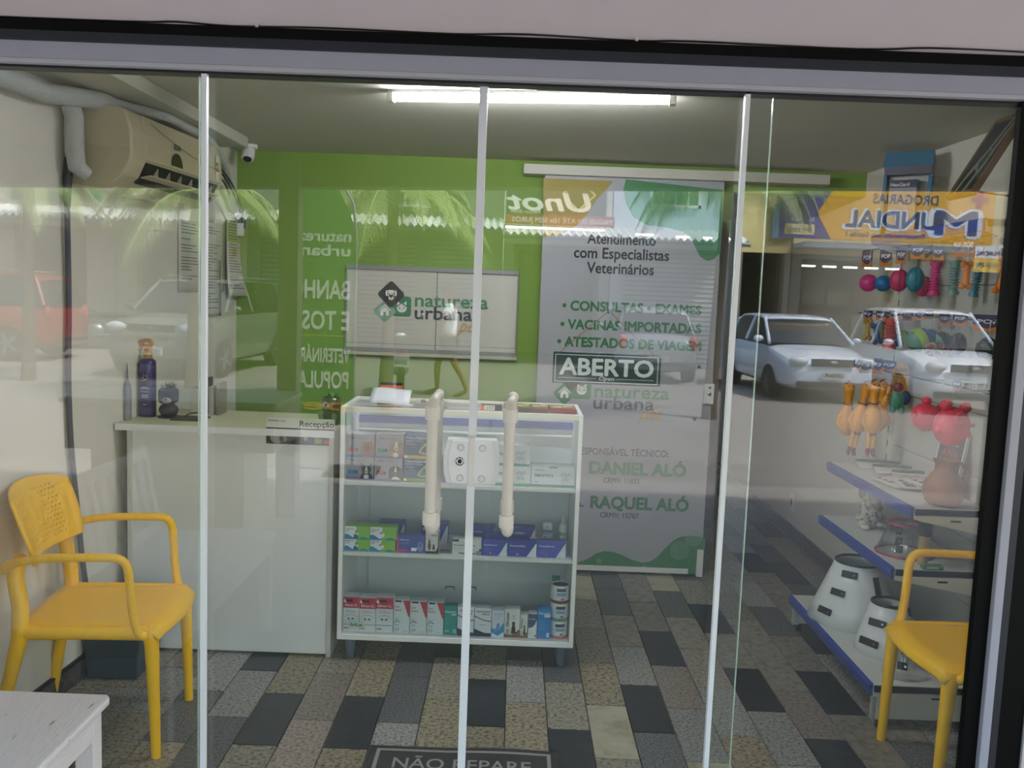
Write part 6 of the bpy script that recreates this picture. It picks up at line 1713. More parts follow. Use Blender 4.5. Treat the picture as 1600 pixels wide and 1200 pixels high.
# on the very top
t_ = thing('cardboard_display', 'teal blue cardboard counter display with a folded header on the top shelf', 'display', (1.79, 1.66, 1.936), rad(-38))
TB = mat('display_teal', '#12688a', 0.45); TBD = mat('display_navy', '#151a3e', 0.5); DW = mat('display_white', '#b9bbb4', 0.5)
mb = MB(); mb.box((-0.105, 0, 0), (0.105, 0.004, 0.31)); mb.done('back_sheet', DW, t_)
for x_, nm in ((-0.105, 0), (0.090, 1)):
    mb = MB(); mb.hexa([(x_, -0.07, 0), (x_ + .015, -0.07, 0), (x_ + .015, 0.004, 0), (x_, 0.004, 0)], [(x_, -0.03, .30), (x_ + .015, -0.03, .30), (x_ + .015, 0.004, .30), (x_, 0.004, .30)]); mb.done('side_wing', TB, t_)
mb = MB(); mb.hexa([(-0.11, -0.06, .300), (0.11, -0.06, .300), (0.11, 0.006, .31), (-0.11, 0.006, .31)], [(-0.10, -0.035, .372), (0.10, -0.035, .372), (0.10, 0.0, .376), (-0.10, 0.0, .376)]); mb.done('header_fold', TB, t_)
mb = MB(); mb.hexa([(-0.095, -0.055, .265), (0.105, -0.055, .265), (0.105, 0.0, .265), (-0.095, 0.0, .265)], [(-0.10, -0.058, .300), (0.108, -0.058, .300), (0.108, 0.0, .300), (-0.10, 0.0, .300)]); mb.done('header_underside', TBD, t_)
mb = MB(); mb.box((-0.07, -0.060, 0), (0.05, -0.015, 0.24)); bxx = mb.done('product_carton', mat('display_carton', '#7f8794', 0.5), t_)
mb = MB(); flat(mb, R4(-0.07, .205, .05, .24), -0.0606); mb.done('carton_band', TBD, bxx)
text('NexGard', (-0.065, -0.0612, 0.212), 0.022, CARDT, bxx, width=0.08, bold=0.02)

WOODB = mat('brown_wood', '#7a5a34', 0.5, var=0.2, scale=14, stretch=(1, 1, .15)); SLATE = mat('chalkboard', '#1e2422', 0.7, var=0.15, scale=6); CHALK = mat('chalk_white', '#8f9488', 0.9, var=0.2, scale=60)
fr = thing('framed_chalkboard', 'wood-framed chalkboard with a chalk outline, leaning out high on the right wall', 'chalkboard', (1.655, 0.985, 2.02))
ax = Vector((0.12, 0.0, 0.215)).normalized(); ay = Vector((0, -1, 0)); an = ax.cross(ay).normalized()
W_, H_ = 0.20, 0.345
def fq(u, v, d=0.0):
    return ay * ((u) * W_) + ax * (v * H_) + an * d
def fbar(u0, v0, u1, v1, d0, d1):
    g = MB(); g.hexa([fq(u0, v0, d0), fq(u1, v0, d0), fq(u1, v1, d0), fq(u0, v1, d0)], [fq(u0, v0, d1), fq(u1, v0, d1), fq(u1, v1, d1), fq(u0, v1, d1)]); return g
for a in ((0, 0, .08, 1), (.92, 0, 1, 1), (.08, 0, .92, .05), (.08, .95, .92, 1)):
    fbar(*a, -0.01, 0.012).done('frame_rail', WOODB, fr, bevel=0.002)
fbar(.08, .05, .92, .95, -0.004, 0.003).done('board', SLATE, fr)
sgn = -1
mb = MB()
for line in ([(.22, .05), (.30, .25), (.42, .42), (.52, .55), (.62, .75), (.72, .93)], [(.55, .05), (.62, .22), (.72, .38), (.74, .55), (.78, .72), (.86, .90)], [(.42, .42), (.50, .34), (.60, .30)], [(.56, .58), (.64, .56)], [(.72, .93), (.80, .95), (.86, .90)]):
    mb.tube([fq(u, v, -0.0055) for u, v in line], 0.005, 5)
    mb.tube([fq(u, v, 0.0045) for u, v in line], 0.005, 5)
mb.done('chalk_drawing', CHALK, fr)
mb = MB(); mb.tube([fq(.5, .98, .012), Vector((XR - 1.655, -.10, .26))], .002, 5); mb.done('hanging_wire', BLACKP, fr)
mb = MB(); mb.tube([fq(.5, .10, .012), Vector((XR - 1.655, -.10, .0))], .004, 5); mb.done('wall_stay', BLACKP, fr)
# ------------------------------------------------------------------ the street behind the viewer: it shows in the panes
def ydn(m_):
    return m_
CARG = mat('car_window', '#141a1e', 0.08, spec=0.8); TYRE = mat('tyre', '#1b1b1c', 0.8); RIM = mat('alloy_rim', '#a9adb0', 0.3, metal=0.7); TRIMB = mat('car_trim_black', '#222426', 0.6)
LAMPC = mat('headlamp_clear', '#c9d0d2', 0.08, spec=0.9, coat=1.0); TAIL = mat('tail_lamp_red', '#a8141c', 0.2, coat=0.8); PLATE = mat('number_plate', '#c9cac6', 0.5)

def car(label, loc, rz, L, W, H, col, plate=None, grp=None, rear=False, suv=False, hood=0.95):
    """a car with its nose along +Y, the origin on the ground under its front bumper"""
    t_ = thing('car', label, 'car', loc, rz, grp)
    paint = mat('car_paint_' + col.strip('#'), col, 0.25, coat=0.8, spec=0.5)
    hb = hood * (1.06 if suv else 1.0)
    st = [(0.0, .30, .58, .40), (-.05, .24, .70, .43), (-.30, .20, .80 * hb / .95, .485), (-.80, .20, .88 * hb / .95, .5), (-1.12, .20, hb, .5), (-L * .5, .20, hb + .01, .5), (-L + .8, .20, hb + .03, .5), (-L + .25, .22, hb + .02, .485), (-L + .06, .26, hb - .06, .46), (-L, .34, hb - .25, .42)]
    n = 12
    vs, fs = [], []
    for (y, zl, zt, hw) in st:
        w_ = hw * W
        ring = [(-w_ * .82, zl), (-w_ * .97, zl + .06), (-w_, zl + (zt - zl) * .45), (-w_ * .985, zl + (zt - zl) * .75), (-w_ * .93, zt - .03), (-w_ * .6, zt + .01), (w_ * .6, zt + .01), (w_ * .93, zt - .03), (w_ * .985, zl + (zt - zl) * .75), (w_, zl + (zt - zl) * .45), (w_ * .97, zl + .06), (w_ * .82, zl)]
        vs += [(x, y, z) for x, z in ring]
    for i in range(len(st) - 1):
        for j in range(n):
            fs.append((i * n + j, i * n + (j + 1) % n, (i + 1) * n + (j + 1) % n, (i + 1) * n + j))
    fs += [tuple(range(n))[::-1], tuple(range((len(st) - 1) * n, len(st) * n))]
    g = MB(); g.add(vs, fs); g.done('car_body', paint, t_, smooth=50, subd=1)
    yr = -L + (.12 if suv else .45)
    gs = [(-1.02, hb, .45, .45), (-1.72, H - .05, .45, .37), (-2.15, H - .005, .45, .365), (yr - .05 + .55, H - .01, .45, .365), (yr + (.06 if suv else .0) + .12, H - .12, .45, .37), (yr - .05, hb + .03, .45, .43)]
    vs, fs = [], []
    for (y, zt, hw, ht) in gs:
        vs += [(-hw * W, y, hb - .02), (-(hw * .45 + ht * .55) * W, y, hb + (zt - hb) * .6), (-ht * W, y, zt), (ht * W, y, zt), ((hw * .45 + ht * .55) * W, y, hb + (zt - hb) * .6), (hw * W, y, hb - .02)]
    for i in range(len(gs) - 1):
        for j in range(5):
            fs.append((i * 6 + j, i * 6 + j + 1, (i + 1) * 6 + j + 1, (i + 1) * 6 + j))
    g = MB(); g.add(vs, fs); g.done('windows', CARG, t_, smooth=30)
    g = MB()
    ys = [-1.66, -1.75, -2.15, yr + .5, yr + .14]
    zs = [H - .055, H - .03, H + .012, H + .006, H - .10]
    rows = []
    for y, z in zip(ys, zs):
        rows.append([(a * .385 * W, y, z - .03 * abs(a) ** 4) for a in (-1, -.8, -.4, 0, .4, .8, 1)])
    g.add([p for r_ in rows for p in r_], [(i * 7 + j, i * 7 + j + 1, (i + 1) * 7 + j + 1, (i + 1) * 7 + j) for i in range(4) for j in range(6)])
    g.done('roof', paint, t_, smooth=60, solid=0.03)
    for s in (-1, 1):
        for a, b in (((.455 * W, -1.0, hb), (.372 * W, -1.74, H - .04)), ((.462 * W, -2.25, hb), (.375 * W, -2.20, H - .03)), ((.452 * W, yr - .02, hb), (.372 * W, yr + .2, H - .10))):
            g = MB(); g.tube([(s * a[0], a[1], a[2]), (s * b[0], b[1], b[2])], .032, 8); g.done('window_pillar', paint, t_, smooth=60)
        g = MB(); g.ell((s * (.5 * W + .06), -1.18, hb + .06), (.09, .06, .06), 10, 8); g.done('wing_mirror', paint, t_, smooth=60)
        g = MB(); g.ell((s * .345 * W, -.035, hb - .25), (.17, .08, .085), 14, 10); g.done('headlamp', LAMPC, t_, smooth=60)
        g = MB(); g.ell((s * .41 * W, -L + .08, hb - .16), (.09, .08, .16), 12, 8); g.done('tail_lamp', TAIL, t_, smooth=60)
        for yw in (-.78, -L + .78):
            r = .34 if suv else .295
            g = MB(); g.lathe([(r * .62, -.09), (r * .95, -.10), (r, -.06), (r, .06), (r * .95, .10), (r * .62, .09)], 28, (s * (.5 * W - .09), yw, r), R=Matrix.Rotation(PI / 2, 3, 'Y')); wh = g.done('wheel', TYRE, t_, smooth=40)
            g = MB(); g.lathe([(r * .64, -.07), (r * .64, .07)], 24, (s * (.5 * W - .09), yw, r), R=Matrix.Rotation(PI / 2, 3, 'Y'))
            for k in range(5):
                a = 2 * PI * k / 5
                g.obox((s * (.5 * W + .005), yw + r * .33 * math.cos(a), r + r * .33 * math.sin(a)), (.02, r * .62, .05), Matrix.Rotation(a, 3, 'X'))
            g.done('rim', RIM, wh)
    g = MB(); g.box((-.22 * W, -.02, hb - .32), (.22 * W, .03, hb - .20)); g.done('grille', TRIMB, t_, bevel=.01)
    g = MB(); g.ell((0, .032, hb - .255), (.07, .01, .03), 12, 6); g.done('badge', RIM, t_)
    g = MB(); g.box((-.36 * W, -.01, .27), (.36 * W, .035, .37)); g.done('air_intake', TRIMB, t_, bevel=.02)
    if plate:
        yp, rt = (.045, (PI / 2, 0, PI)) if not rear else (-L - .015, (PI / 2, 0, 0))
        sg_ = 1 if not rear else -1
        g = MB(); g.box((-.20, min(yp, yp - .01 * sg_), .42), (.20, max(yp, yp - .01 * sg_), .55)); pl_ = g.done('number_plate', PLATE, t_)
        text(plate, (.17 * sg_, yp + .003 * sg_, .445), .11, DARKTXT, pl_, width=.34, rot=rt, bold=.03)
    if suv:
        for s in (-1, 1):
            g = MB(); g.tube([(s * .33 * W, -1.9, H + .05), (s * .33 * W, yr + .5, H + .05)], .018, 6); g.done('roof_rail', RIM, t_, smooth=60)
    g = MB(); g.box((-.35 * W, -L - .02, .36), (.35 * W, -L + .06, .44)); g.done('rear_bumper', TRIMB, t_, bevel=.02)
    return t_

car('silver-blue hatchback parked nose-in, reflected in the right pane', (5.30, -12.3, -0.06), rad(-3), 3.85, 1.66, 1.42, '#cdd9e8', 'LRV3A4U', 'parked cars across the street')
car('white compact van parked nose-in beside the hatchback, reflected behind the toys', (7.15, -11.3, -0.06), rad(2), 3.9, 1.72, 1.62, '#dfe3ea', 'LTE 1175', 'parked cars across the street', hood=1.0)
car('grey-green off-roader parked nose-in, reflected above the reception desk', (-5.95, -12.1, -0.06), rad(4), 4.3, 1.80, 1.68, '#5a6158', 'LBG 7955', 'parked cars across the street', suv=True, hood=1.05)
car('red off-roader seen from the side, reflected at the far left', (-9.35, -15.2, -0.06), rad(90), 4.4, 1.8, 1.66, '#8e2620', None, 'parked cars across the street', suv=True, hood=1.02).location.x = -13.2
car('grey hatchback seen from behind with a red tail lamp, reflected in the printed door', (2.75, -18.4, -0.06), rad(180), 3.9, 1.65, 1.45, '#7a7f84', 'KRV 2290', 'parked cars across the street', rear=True)

def motorbike(label, loc, rz, plate):
    t_ = thing('motorcycle', label, 'motorcycle', loc, rz, 'motorcycles across the street')
    for y in (-.62, .62):
        g = MB(); g.lathe([(.24, -.045), (.29, -.05), (.30, 0), (.29, .05), (.24, .045)], 26, (0, y, .30), R=Matrix.Rotation(PI / 2, 3, 'Y')); wh = g.done('wheel', TYRE, t_, smooth=40)
        g = MB()
        for k in range(5):
            a = 2 * PI * k / 5
            g.obox((0, y + .12 * math.cos(a), .30 + .12 * math.sin(a)), (.03, .24, .03), Matrix.Rotation(a, 3, 'X'))
        g.done('rim', RIM, wh)
    FRM = mat('bike_frame', '#1a1b1c', 0.4); TNK = mat('bike_tank', '#24262a', 0.2, coat=0.8)
    g = MB(); g.tube([(0, .55, .72), (0, .1, .40), (0, -.3, .40), (0, -.62, .30)], .03, 8); g.tube([(0, .50, .80), (0, -.1, .72), (0, -.65, .78)], .028, 8); g.done('frame', FRM, t_, smooth=60)
    for s in (-1, 1):
        g = MB(); g.tube([(s * .09, .62, .30), (s * .09, .48, .92)], .025, 8); g.done('fork', RIM, t_, smooth=60)
        g = MB(); g.tube([(0, .46, .96), (s * .20, .44, 1.02), (s * .36, .36, 1.02)], .014, 6); g.done('handlebar', FRM, t_, smooth=60)
        g = MB(); g.tube([(s * .24, .44, 1.03), (s * .30, .46, 1.20)], .007, 5); g.ell((s * .31, .45, 1.23), (.075, .015, .045), 12, 8); g.done('mirror', RIM, t_, smooth=60)
    g = MB(); g.ell((0, .22, .80), (.14, .26, .12), 16, 10); g.done('fuel_tank', TNK, t_, smooth=60)
    g = MB(); g.ell((0, -.30, .80), (.13, .38, .06), 16, 8); g.done('seat', FRM, t_, smooth=60)
    g = MB(); g.ell((0, .0, .45), (.14, .2, .16), 12, 8); g.done('engine', RIM, t_, smooth=60)
    g = MB(); g.ell((0, .56, .86), (.10, .07, .10), 12, 8); g.done('headlamp', LAMPC, t_, smooth=60)
    g = MB(); g.tube([(.12, .1, .32), (.14, -.3, .34), (.15, -.75, .42)], [.03, .035, .05], 8); g.done('exhaust', RIM, t_, smooth=60)
    g = MB(); g.box((-.11, -.86, .52), (.11, -.85, .69)); g.done('number_plate', PLATE, t_)
    text(plate, (-.09, -.862, .56), .08, DARKTXT, t_, width=.18, bold=.03)
    g = MB(); g.box((-.06, -.84, .70), (.06, -.72, .76)); g.done('tail_lamp', TAIL, t_, bevel=.01)
    return t_

motorbike('dark motorcycle parked tail-first, reflected under the clinic window', (-1.75, -11.2, -0.06), rad(172), '2038')
motorbike('dark motorcycle parked side-on between the cars, reflected at the left', (-9.6, -18.0, -0.06), rad(75), '7719')

# a passer-by in a white T-shirt
def skin(name, verts, edges, radii, mm, par, sub=2):
    me = bpy.data.meshes.new(name)
    me.from_pydata(verts, edges, [])
    me.materials.append(mm)
    o = bpy.data.objects.new(name, me)
    COL.objects.link(o)
    o.parent = par
    md = o.modifiers.new('skin', 'SKIN')
    lay = me.skin_vertices[0] if me.skin_vertices else None
    if lay is None:
        bpy.context.view_layer.update()
        lay = me.skin_vertices[0] if me.skin_vertices else None
    if lay:
        for i, r in enumerate(radii):
            rr_ = r if isinstance(r, tuple) else (r, r)
            lay.data[i].radius = rr_
            lay.data[i].use_root = (i == 0)
    sb2 = o.modifiers.new('subd', 'SUBSURF')
    sb2.levels = sb2.render_levels = sub
    me.shade_smooth()
    return o

pe = thing('person', 'person walking in a white T-shirt and dark shorts, reflected beside the door strip', 'person', (-1.02, -11.4, -0.06), rad(90))
SKIN = mat('skin_brown', '#8a5f48', 0.5); SHIRT = mat('tshirt_white', '#e6ecea', 0.8, bump=.2); SHORT = mat('shorts_dark', '#2c3036', 0.8); HAIR = mat('hair_black', '#15120f', 0.6); SHOE = mat('sandals', '#3a3230', 0.7)
V, E_, Rr = [], [], []
def addv(p, r, parent=None):
    V.append(p); Rr.append(r)
    if parent is not None:
        E_.append((parent, len(V) - 1))
    return len(V) - 1
pel = addv((0, 0, .92), (.13, .10)); wai = addv((0, .01, 1.08), (.12, .085), pel); che = addv((0, .0, 1.28), (.145, .10), wai); nec = addv((0, .01, 1.44), .055, che); nk2 = addv((0, .02, 1.50), .05, nec)
for s, sw in ((-1, .16), (1, -.16)):
    h_ = addv((s * .09, 0, .88), .088, pel); k_ = addv((s * .10, sw * .9 + .04, .50), .058, h_); c_ = addv((s * .10, sw * 1.3 - .02, .32), .052, k_); a_ = addv((s * .10, sw * 1.5 - .06, .09), .036, c_); f_ = addv((s * .105, sw * 1.5 + .08, .035), .033, a_); addv((s * .11, sw * 1.5 + .16, .025), .025, f_)
    sh_ = addv((s * .19, 0, 1.38), .055, che); e_ = addv((s * .25, -sw * .7, 1.12), .042, sh_); w_ = addv((s * .24, -sw * .7 + .14, .92), .030, e_); p_ = addv((s * .235, -sw * .7 + .18, .86), (.022, .034), w_)
body_ = skin('body', V, E_, Rr, SKIN, pe)
for s, sw in ((-1, .16), (1, -.16)):
    hx, hy, hz = s * .235, -sw * .7 + .18, .86
    for k in range(5):
        off = (k - 2) * .014
        base = (hx, hy + off + .01, hz - (.02 if k else .0))
        ln = (.045, .07, .078, .072, .055)[k]
        if k == 0:
            pts = [(hx, hy + .02, hz), (hx - s * .02, hy + .045, hz - .02), (hx - s * .025, hy + .05, hz - .045)]
        else:
            pts = [base, (base[0] - s * .004, base[1] + .004, base[2] - ln * .55), (base[0] - s * .018, base[1] + .004, base[2] - ln)]
        skin('finger', pts, [(0, 1), (1, 2)], [.009, .0085, .007], SKIN, pe, 1)
skin('tshirt', [(0, 0, .90), (0, .0, 1.06), (0, 0, 1.28), (0, .01, 1.42), (-.19, 0, 1.39), (-.235, -.06, 1.22), (.19, 0, 1.39), (.235, .06, 1.22)], [(0, 1), (1, 2), (2, 3), (2, 4), (4, 5), (2, 6), (6, 7)], [(.16, .13), (.155, .12), (.17, .125), (.085, .08), .075, .072, .075, .072], SHIRT, pe)
skin('shorts', [(0, 0, .94), (-.09, 0, .86), (-.10, .12, .58), (.09, 0, .86), (.10, -.08, .58)], [(0, 1), (1, 2), (0, 3), (3, 4)], [(.15, .12), .115, .095, .115, .095], SHORT, pe)
g = MB(); g.ell((0, .03, 1.62), (.075, .095, .115), 20, 14); hd_ = g.done('head', SKIN, pe, smooth=70)
g = MB(); g.ell((0, .015, 1.655), (.081, .098, .098), 20, 12); g.done('hair', HAIR, pe, smooth=70)
g = MB(); g.tube([(0, .118, 1.64), (0, .140, 1.60)], [.009, .016], 8); g.done('nose', SKIN, hd_, smooth=60)
for s in (-1, 1):
    g = MB(); g.ell((s * .032, .115, 1.632), (.013, .008, .008), 8, 6); g.done('eye', BLACKP, hd_)
    g = MB(); g.ell((s * .077, .02, 1.615), (.012, .022, .034), 8, 6); g.done('ear', SKIN, hd_, smooth=60)
g = MB(); g.tube([(-.022, .115, 1.565), (0, .122, 1.562), (.022, .115, 1.565)], .006, 6); g.done('mouth', mat('lips', '#6e3f38', 0.5), hd_, smooth=60)

# palms along the kerb
FROND = mat('palm_leaf', '#8c9f5c', 0.5, var=0.3, scale=3); TRUNK = mat('palm_trunk', '#5f574a', 0.9, var=0.25, scale=12, bump=0.5, bscale=25)
def palm(label, loc, hgt, nf, fl, seed):
    t_ = thing('palm_tree', label, 'palm tree', loc, 0, 'palm trees along the kerb')
    rr_ = random.Random(seed)
    g = MB(); g.tube([(0, 0, 0), (.02, 0, hgt * .3), (.05, .02, hgt * .7), (.06, .02, hgt)], [.11, .085, .075, .07], 14); g.done('trunk', TRUNK, t_, smooth=60)
    for k in range(nf):
        a = k * 2.39996 + rr_.uniform(-.15, .15)
        up = rr_.uniform(-.05, 1.0)
        d = Vector((math.cos(a), math.sin(a), 0)); sd = Vector((-math.sin(a), math.cos(a), 0))
        g = MB()
        rib = []
        for i in range(15):
            s = i / 14
            rib.append(Vector((.06, .02, hgt)) + d * (fl * (s - .22 * s * s)) + Vector((0, 0, fl * (up * .75 * s - (.65 + .35 * up) * s * s))))
        g.tube(rib, [.022 * (1 - .8 * i / 14) for i in range(15)], 4)
        for i in range(1, 56):
            s = .08 + .92 * i / 56
            j = min(13, int(s * 14)); f = s * 14 - j
            p = rib[j].lerp(rib[j + 1], f); tdir = (rib[j + 1] - rib[j]).normalized()
            ln = fl * .30 * math.sin(PI * min(1, s * .9 + .1)) * rr_.uniform(.85, 1.1)
            for q in (-1, 1):
                tip = p + sd * q * ln * .62 + tdir * ln * .5 + Vector((0, 0, -ln * .55))
                mid = p + sd * q * ln * .40 + tdir * ln * .26 + Vector((0, 0, -ln * .10))
                wv = tdir * .009
                g.add([p - wv, p + wv, mid + wv * .8, mid - wv * .8, tip], [(0, 1, 2, 3), (3, 2, 4)])
        g.done('frond', FROND, t_)
    return t_
palm('tall palm whose crown is reflected left of the printed door', (-1.75, -9.6, -0.06), 3.0, 15, 1.75, 4)
palm('palm with drooping fronds, reflected over the wall notices', (-4.6, -10.2, -0.06), 2.9, 14, 1.7, 9)
palm('palm with a straight pale trunk, reflected by the right door strip', (2.75, -9.8, -0.06), 3.45, 15, 1.7, 21)
palm('palm farthest to the left, reflected on the white wall', (-7.6, -11.4, -0.06), 3.2, 13, 1.6, 40)

# buildings across the street
YF = -18.8
def bwall(t_, nm, x0, x1, z0, z1, m_, y=YF, d=0.3):
    g = MB(); g.box((x0, y - d, z0), (x1, y, z1)); return g.done(nm, m_, t_)
def bwindow(t_, x0, x1, z0, z1, fr='#e4e8e6', gl='#3f5a54', n=4):
    g = MB()
    for a, b, c_, d_ in ((x0, x0 + .06, z0, z1), (x1 - .06, x1, z0, z1), (x0, x1, z0, z0 + .06), (x0, x1, z1 - .06, z1)):
        g.box((a, YF, c_), (b, YF + .07, d_))
    for k in range(1, n):
        xk = x0 + (x1 - x0) * k / n
        g.box((xk - .02, YF, z0), (xk + .02, YF + .06, z1))
    f = g.done('window', pm(fr), t_)
    for k in range(n):
        g = MB(); g.box((x0 + (x1 - x0) * k / n + .02, YF - .0, z0 + .05), (x0 + (x1 - x0) * (k + 1) / n - .02, YF + .03, z1 - .05)); g.done('pane', mat('far_glass_' + gl.strip('#'), gl, 0.15), f)
def shutter(t_, x0, x1, z0, z1, col, y=YF - .1):
    n = int((z1 - z0) / .11)
    for k in range(n):
        za = z0 + (z1 - z0) * k / n
        g = MB(); g.hexa([(x0, y - .02, za), (x1, y - .02, za), (x1, y + .03, za + .02), (x0, y + .03, za + .02)], [(x0, y - .02, za + (z1 - z0) / n), (x1, y - .02, za + (z1 - z0) / n), (x1, y, za + (z1 - z0) / n - .01), (x0, y, za + (z1 - z0) / n - .01)]); g.done('shutter_slat', pm(col), t_)
def awning(t_, x0, x1, z, col='#dfe3e0', dep=1.3):
    n = int((x1 - x0) / .16)
    g = MB()
    prof = [(x0 + (x1 - x0) * i / (2 * n), .04 * (1 if i % 2 else -1)) for i in range(2 * n + 1)]
    vs = [(x, YF, z + .34 + d) for x, d in prof] + [(x, YF + dep, z + .05 + d) for x, d in prof]
    m_ = len(prof)
    g.add(vs, [(i, i + 1, m_ + i + 1, m_ + i) for i in range(m_ - 1)])
    g.done('awning', pm(col), t_, solid=.02)
    g = MB(); g.box((x0, YF + dep - .05, z - .06), (x1, YF + dep, z + .0)); g.done('awning_rail', pm('#4a5254'), t_)
def interior(t_, x0, x1, z1, col='#3a3630', dep=3.5):
    g = MB()
    g.box((x0, YF - dep - .1, -.06), (x1, YF - dep, z1)); g.box((x0, YF - dep, -.06), (x0 + .1, YF - .3, z1)); g.box((x1 - .1, YF - dep, -.06), (x1, YF - .3, z1)); g.box((x0, YF - dep, z1), (x1, YF - .3, z1 + .1))
    g.done('shop_interior', pm(col), t_)
def bld(label, x0, x1, wallc, z_open=2.75, topc=None, openings=()):
    x0, x1 = x0 + .012, x1 - .012
    t_ = thing('shop_building', label, 'building', (0, 0, 0), 0, 'shop buildings across the street')
    wm = mat('facade_' + wallc.strip('#'), wallc, 0.85, var=.08, scale=2)
    bwall(t_, 'upper_wall', x0, x1, z_open, 7.5, mat('facade_' + (topc or wallc).strip('#'), topc or wallc, 0.85, var=.08, scale=2))
    xs = [x0] + [v for o in openings for v in o] + [x1]
    for k in range(0, len(xs), 2):
        if xs[k + 1] - xs[k] > .02:
            bwall(t_, 'ground_wall', xs[k], xs[k + 1], -.06, z_open, wm)
    return t_
A_ = bld('shop building with a green upper sign band, reflected on the white left wall', -15.0, -9.5, '#a3988a', topc='#b5b0a0', openings=((-14.3, -12.4), (-11.9, -10.2)))
interior(A_, -14.3, -12.4, 2.75, '#5a544a'); interior(A_, -11.9, -10.2, 2.75, '#4d4840'); awning(A_, -15, -9.5, 2.85)
B_ = bld('pale building with a white-barred window and an outdoor air conditioner, reflected over the desk', -9.5, -6.4, '#a59c88', topc='#c3c0b6', openings=((-9.0, -6.9),))
interior(B_, -9.0, -6.9, 2.75, '#6b6256'); awning(B_, -9.5, -6.4, 2.85); bwindow(B_, -8.8, -7.75, 3.40, 4.3)
g = MB(); g.box((-9.4, YF, 3.45), (-8.95, YF + .3, 3.85)); au = g.done('outdoor_unit', pm('#cfd0cc'), B_, bevel=.02)
g = MB(); g.lathe([(.16, 0), (.16, .01)], 20, (-9.2, YF + .305, 3.65), R=Matrix.Rotation(-PI / 2, 3, 'X')); g.done('fan_grille', pm('#7f8484'), au)
Cc = bld('dull building with grey roller shutters, reflected behind the palms', -6.4, -.35, '#6b7165', topc='#6f766a', openings=((-6.1, -4.3), (-3.9, -2.4), (-2.0, -.7)))
for a, b, c_ in ((-6.1, -4.3, '#66706a'), (-3.9, -2.4, '#6f6663'), (-2.0, -.7, '#757b78')):
    shutter(Cc, a, b, -.06, 2.75, c_)
awning(Cc, -6.4, -.35, 2.95); bwindow(Cc, -5.4, -4.0, 3.5, 4.4, gl='#46564e'); bwindow(Cc, -3.0, -1.8, 3.5, 4.4, gl='#46564e')
D_ = bld('shop building under a dark white-lettered sign, reflected high on the printed door', -.35, 2.2, '#7c8078', topc='#b6b9ae', openings=((-.1, 1.95),))
interior(D_, -.1, 1.95, 2.75, '#4a4742'); awning(D_, -.35, 2.2, 2.85)
E2 = bld('pale blue building with a white-framed green window, reflected right of the sign', 2.2, 5.15, '#9ba3a6', topc='#b9cbd6', openings=((2.5, 4.9),))
shutter(E2, 2.5, 4.9, -.06, 2.75, '#9a9c9c'); awning(E2, 2.2, 5.15, 2.85); bwindow(E2, 3.05, 4.25, 3.72, 4.6, gl='#4c7a68')
F_ = bld('narrow yellow building with a blue board, reflected beside the drugstore', 5.15, 6.45, '#8a8678', topc='#d9c98a', openings=((5.3, 6.3),))
interior(F_, 5.3, 6.3, 2.75, '#2c2a26'); g = MB(); g.box((5.95, YF, 3.1), (6.4, YF + .06, 3.9)); g.done('blue_board', pm('#8fb2cc'), F_)
G_ = bld('drugstore building with a wide open front, reflected above the toy shelves', 6.45, 14.5, '#6f6a60', topc='#d8c79a', openings=((6.7, 10.4), (10.8, 14.2)))
interior(G_, 6.7, 10.4, 2.75, '#262420'); interior(G_, 10.8, 14.2, 2.75, '#2a2824')
g = MB(); g.box((6.45, YF, 2.86), (14.5, YF + .9, 2.99)); g.done('fascia_canopy', pm('#c9ccd0'), G_, bevel=.02)
for k in range(6):
    g = MB(); g.box((6.9 + k * .55, YF - 2.4, 2.55), (7.25 + k * .55, YF - 2.34, 2.60)); g.done('shop_lamp', mat('far_lamp', '#dff2e2', .5, emit=9.0), G_)
for k in range(5):
    for j in range(3):
        g = MB(); g.box((6.9 + k * .68, YF - 2.9, .35 + j * .62), (7.5 + k * .68, YF - 2.6, .72 + j * .62)); g.done('shelf_stock', pm(('#7a3b36', '#8a7a4a', '#4a5a66', '#6f6a60', '#8f8a80')[(k + j) % 5]), G_)

def board(name, label, x0, x1, z0, z1, col, y=YF + .1):
    t_ = thing(name, label, 'sign', (0, 0, 0))
    g = MB(); g.box((x0, y - .08, z0), (x1, y, z1)); g.done('sign_board', pm(col), t_)
    return t_
NAVY = '#23356e'; RT = (PI / 2, 0, PI)
def cpoly(t_, pts, y, col, nm='sign_print'):
    """polygon of (x, z) facing the shop (+Y)"""
    g = MB(); flat(g, pts, y)
    g.f[-1] = g.f[-1][::-1]
    return g.done(nm, pm(col), t_)
s1 = board('drugstore_sign', 'wide yellow and purple drugstore sign reading DROGARIAS MUNDIAL, reflected at the upper right', 5.85, 10.6, 3.05, 4.27, '#5a5490', YF + 1.0)
ys = YF + 1.002
cpoly(s1, [(7.05, 4.27), (10.6, 4.27), (10.6, 3.05), (7.0, 3.05), (6.66, 3.62)], ys, '#f0b21a')
text('DROGARIAS', (9.35, ys + .004, 3.88), .30, pm(NAVY), s1, width=1.45, rot=RT, bold=.02)
text('M', (10.35, ys + .008, 3.22), .80, pm('#eef0f4'), s1, width=.98, rot=RT, bold=.09)
text('M', (10.31, ys + .014, 3.25), .74, pm(NAVY), s1, width=.88, rot=RT, bold=.03)
text('UNDIAL', (9.42, ys + .008, 3.32), .58, pm('#eef0f4'), s1, width=2.12, rot=RT, bold=.08)
text('UNDIAL', (9.37, ys + .014, 3.35), .52, pm(NAVY), s1, width=2.02, rot=RT, bold=.03)
text('Preservando sua Sa\u00fade !', (9.1, ys + .006, 3.13), .15, pm(NAVY), s1, width=1.75, rot=RT, bold=.02)
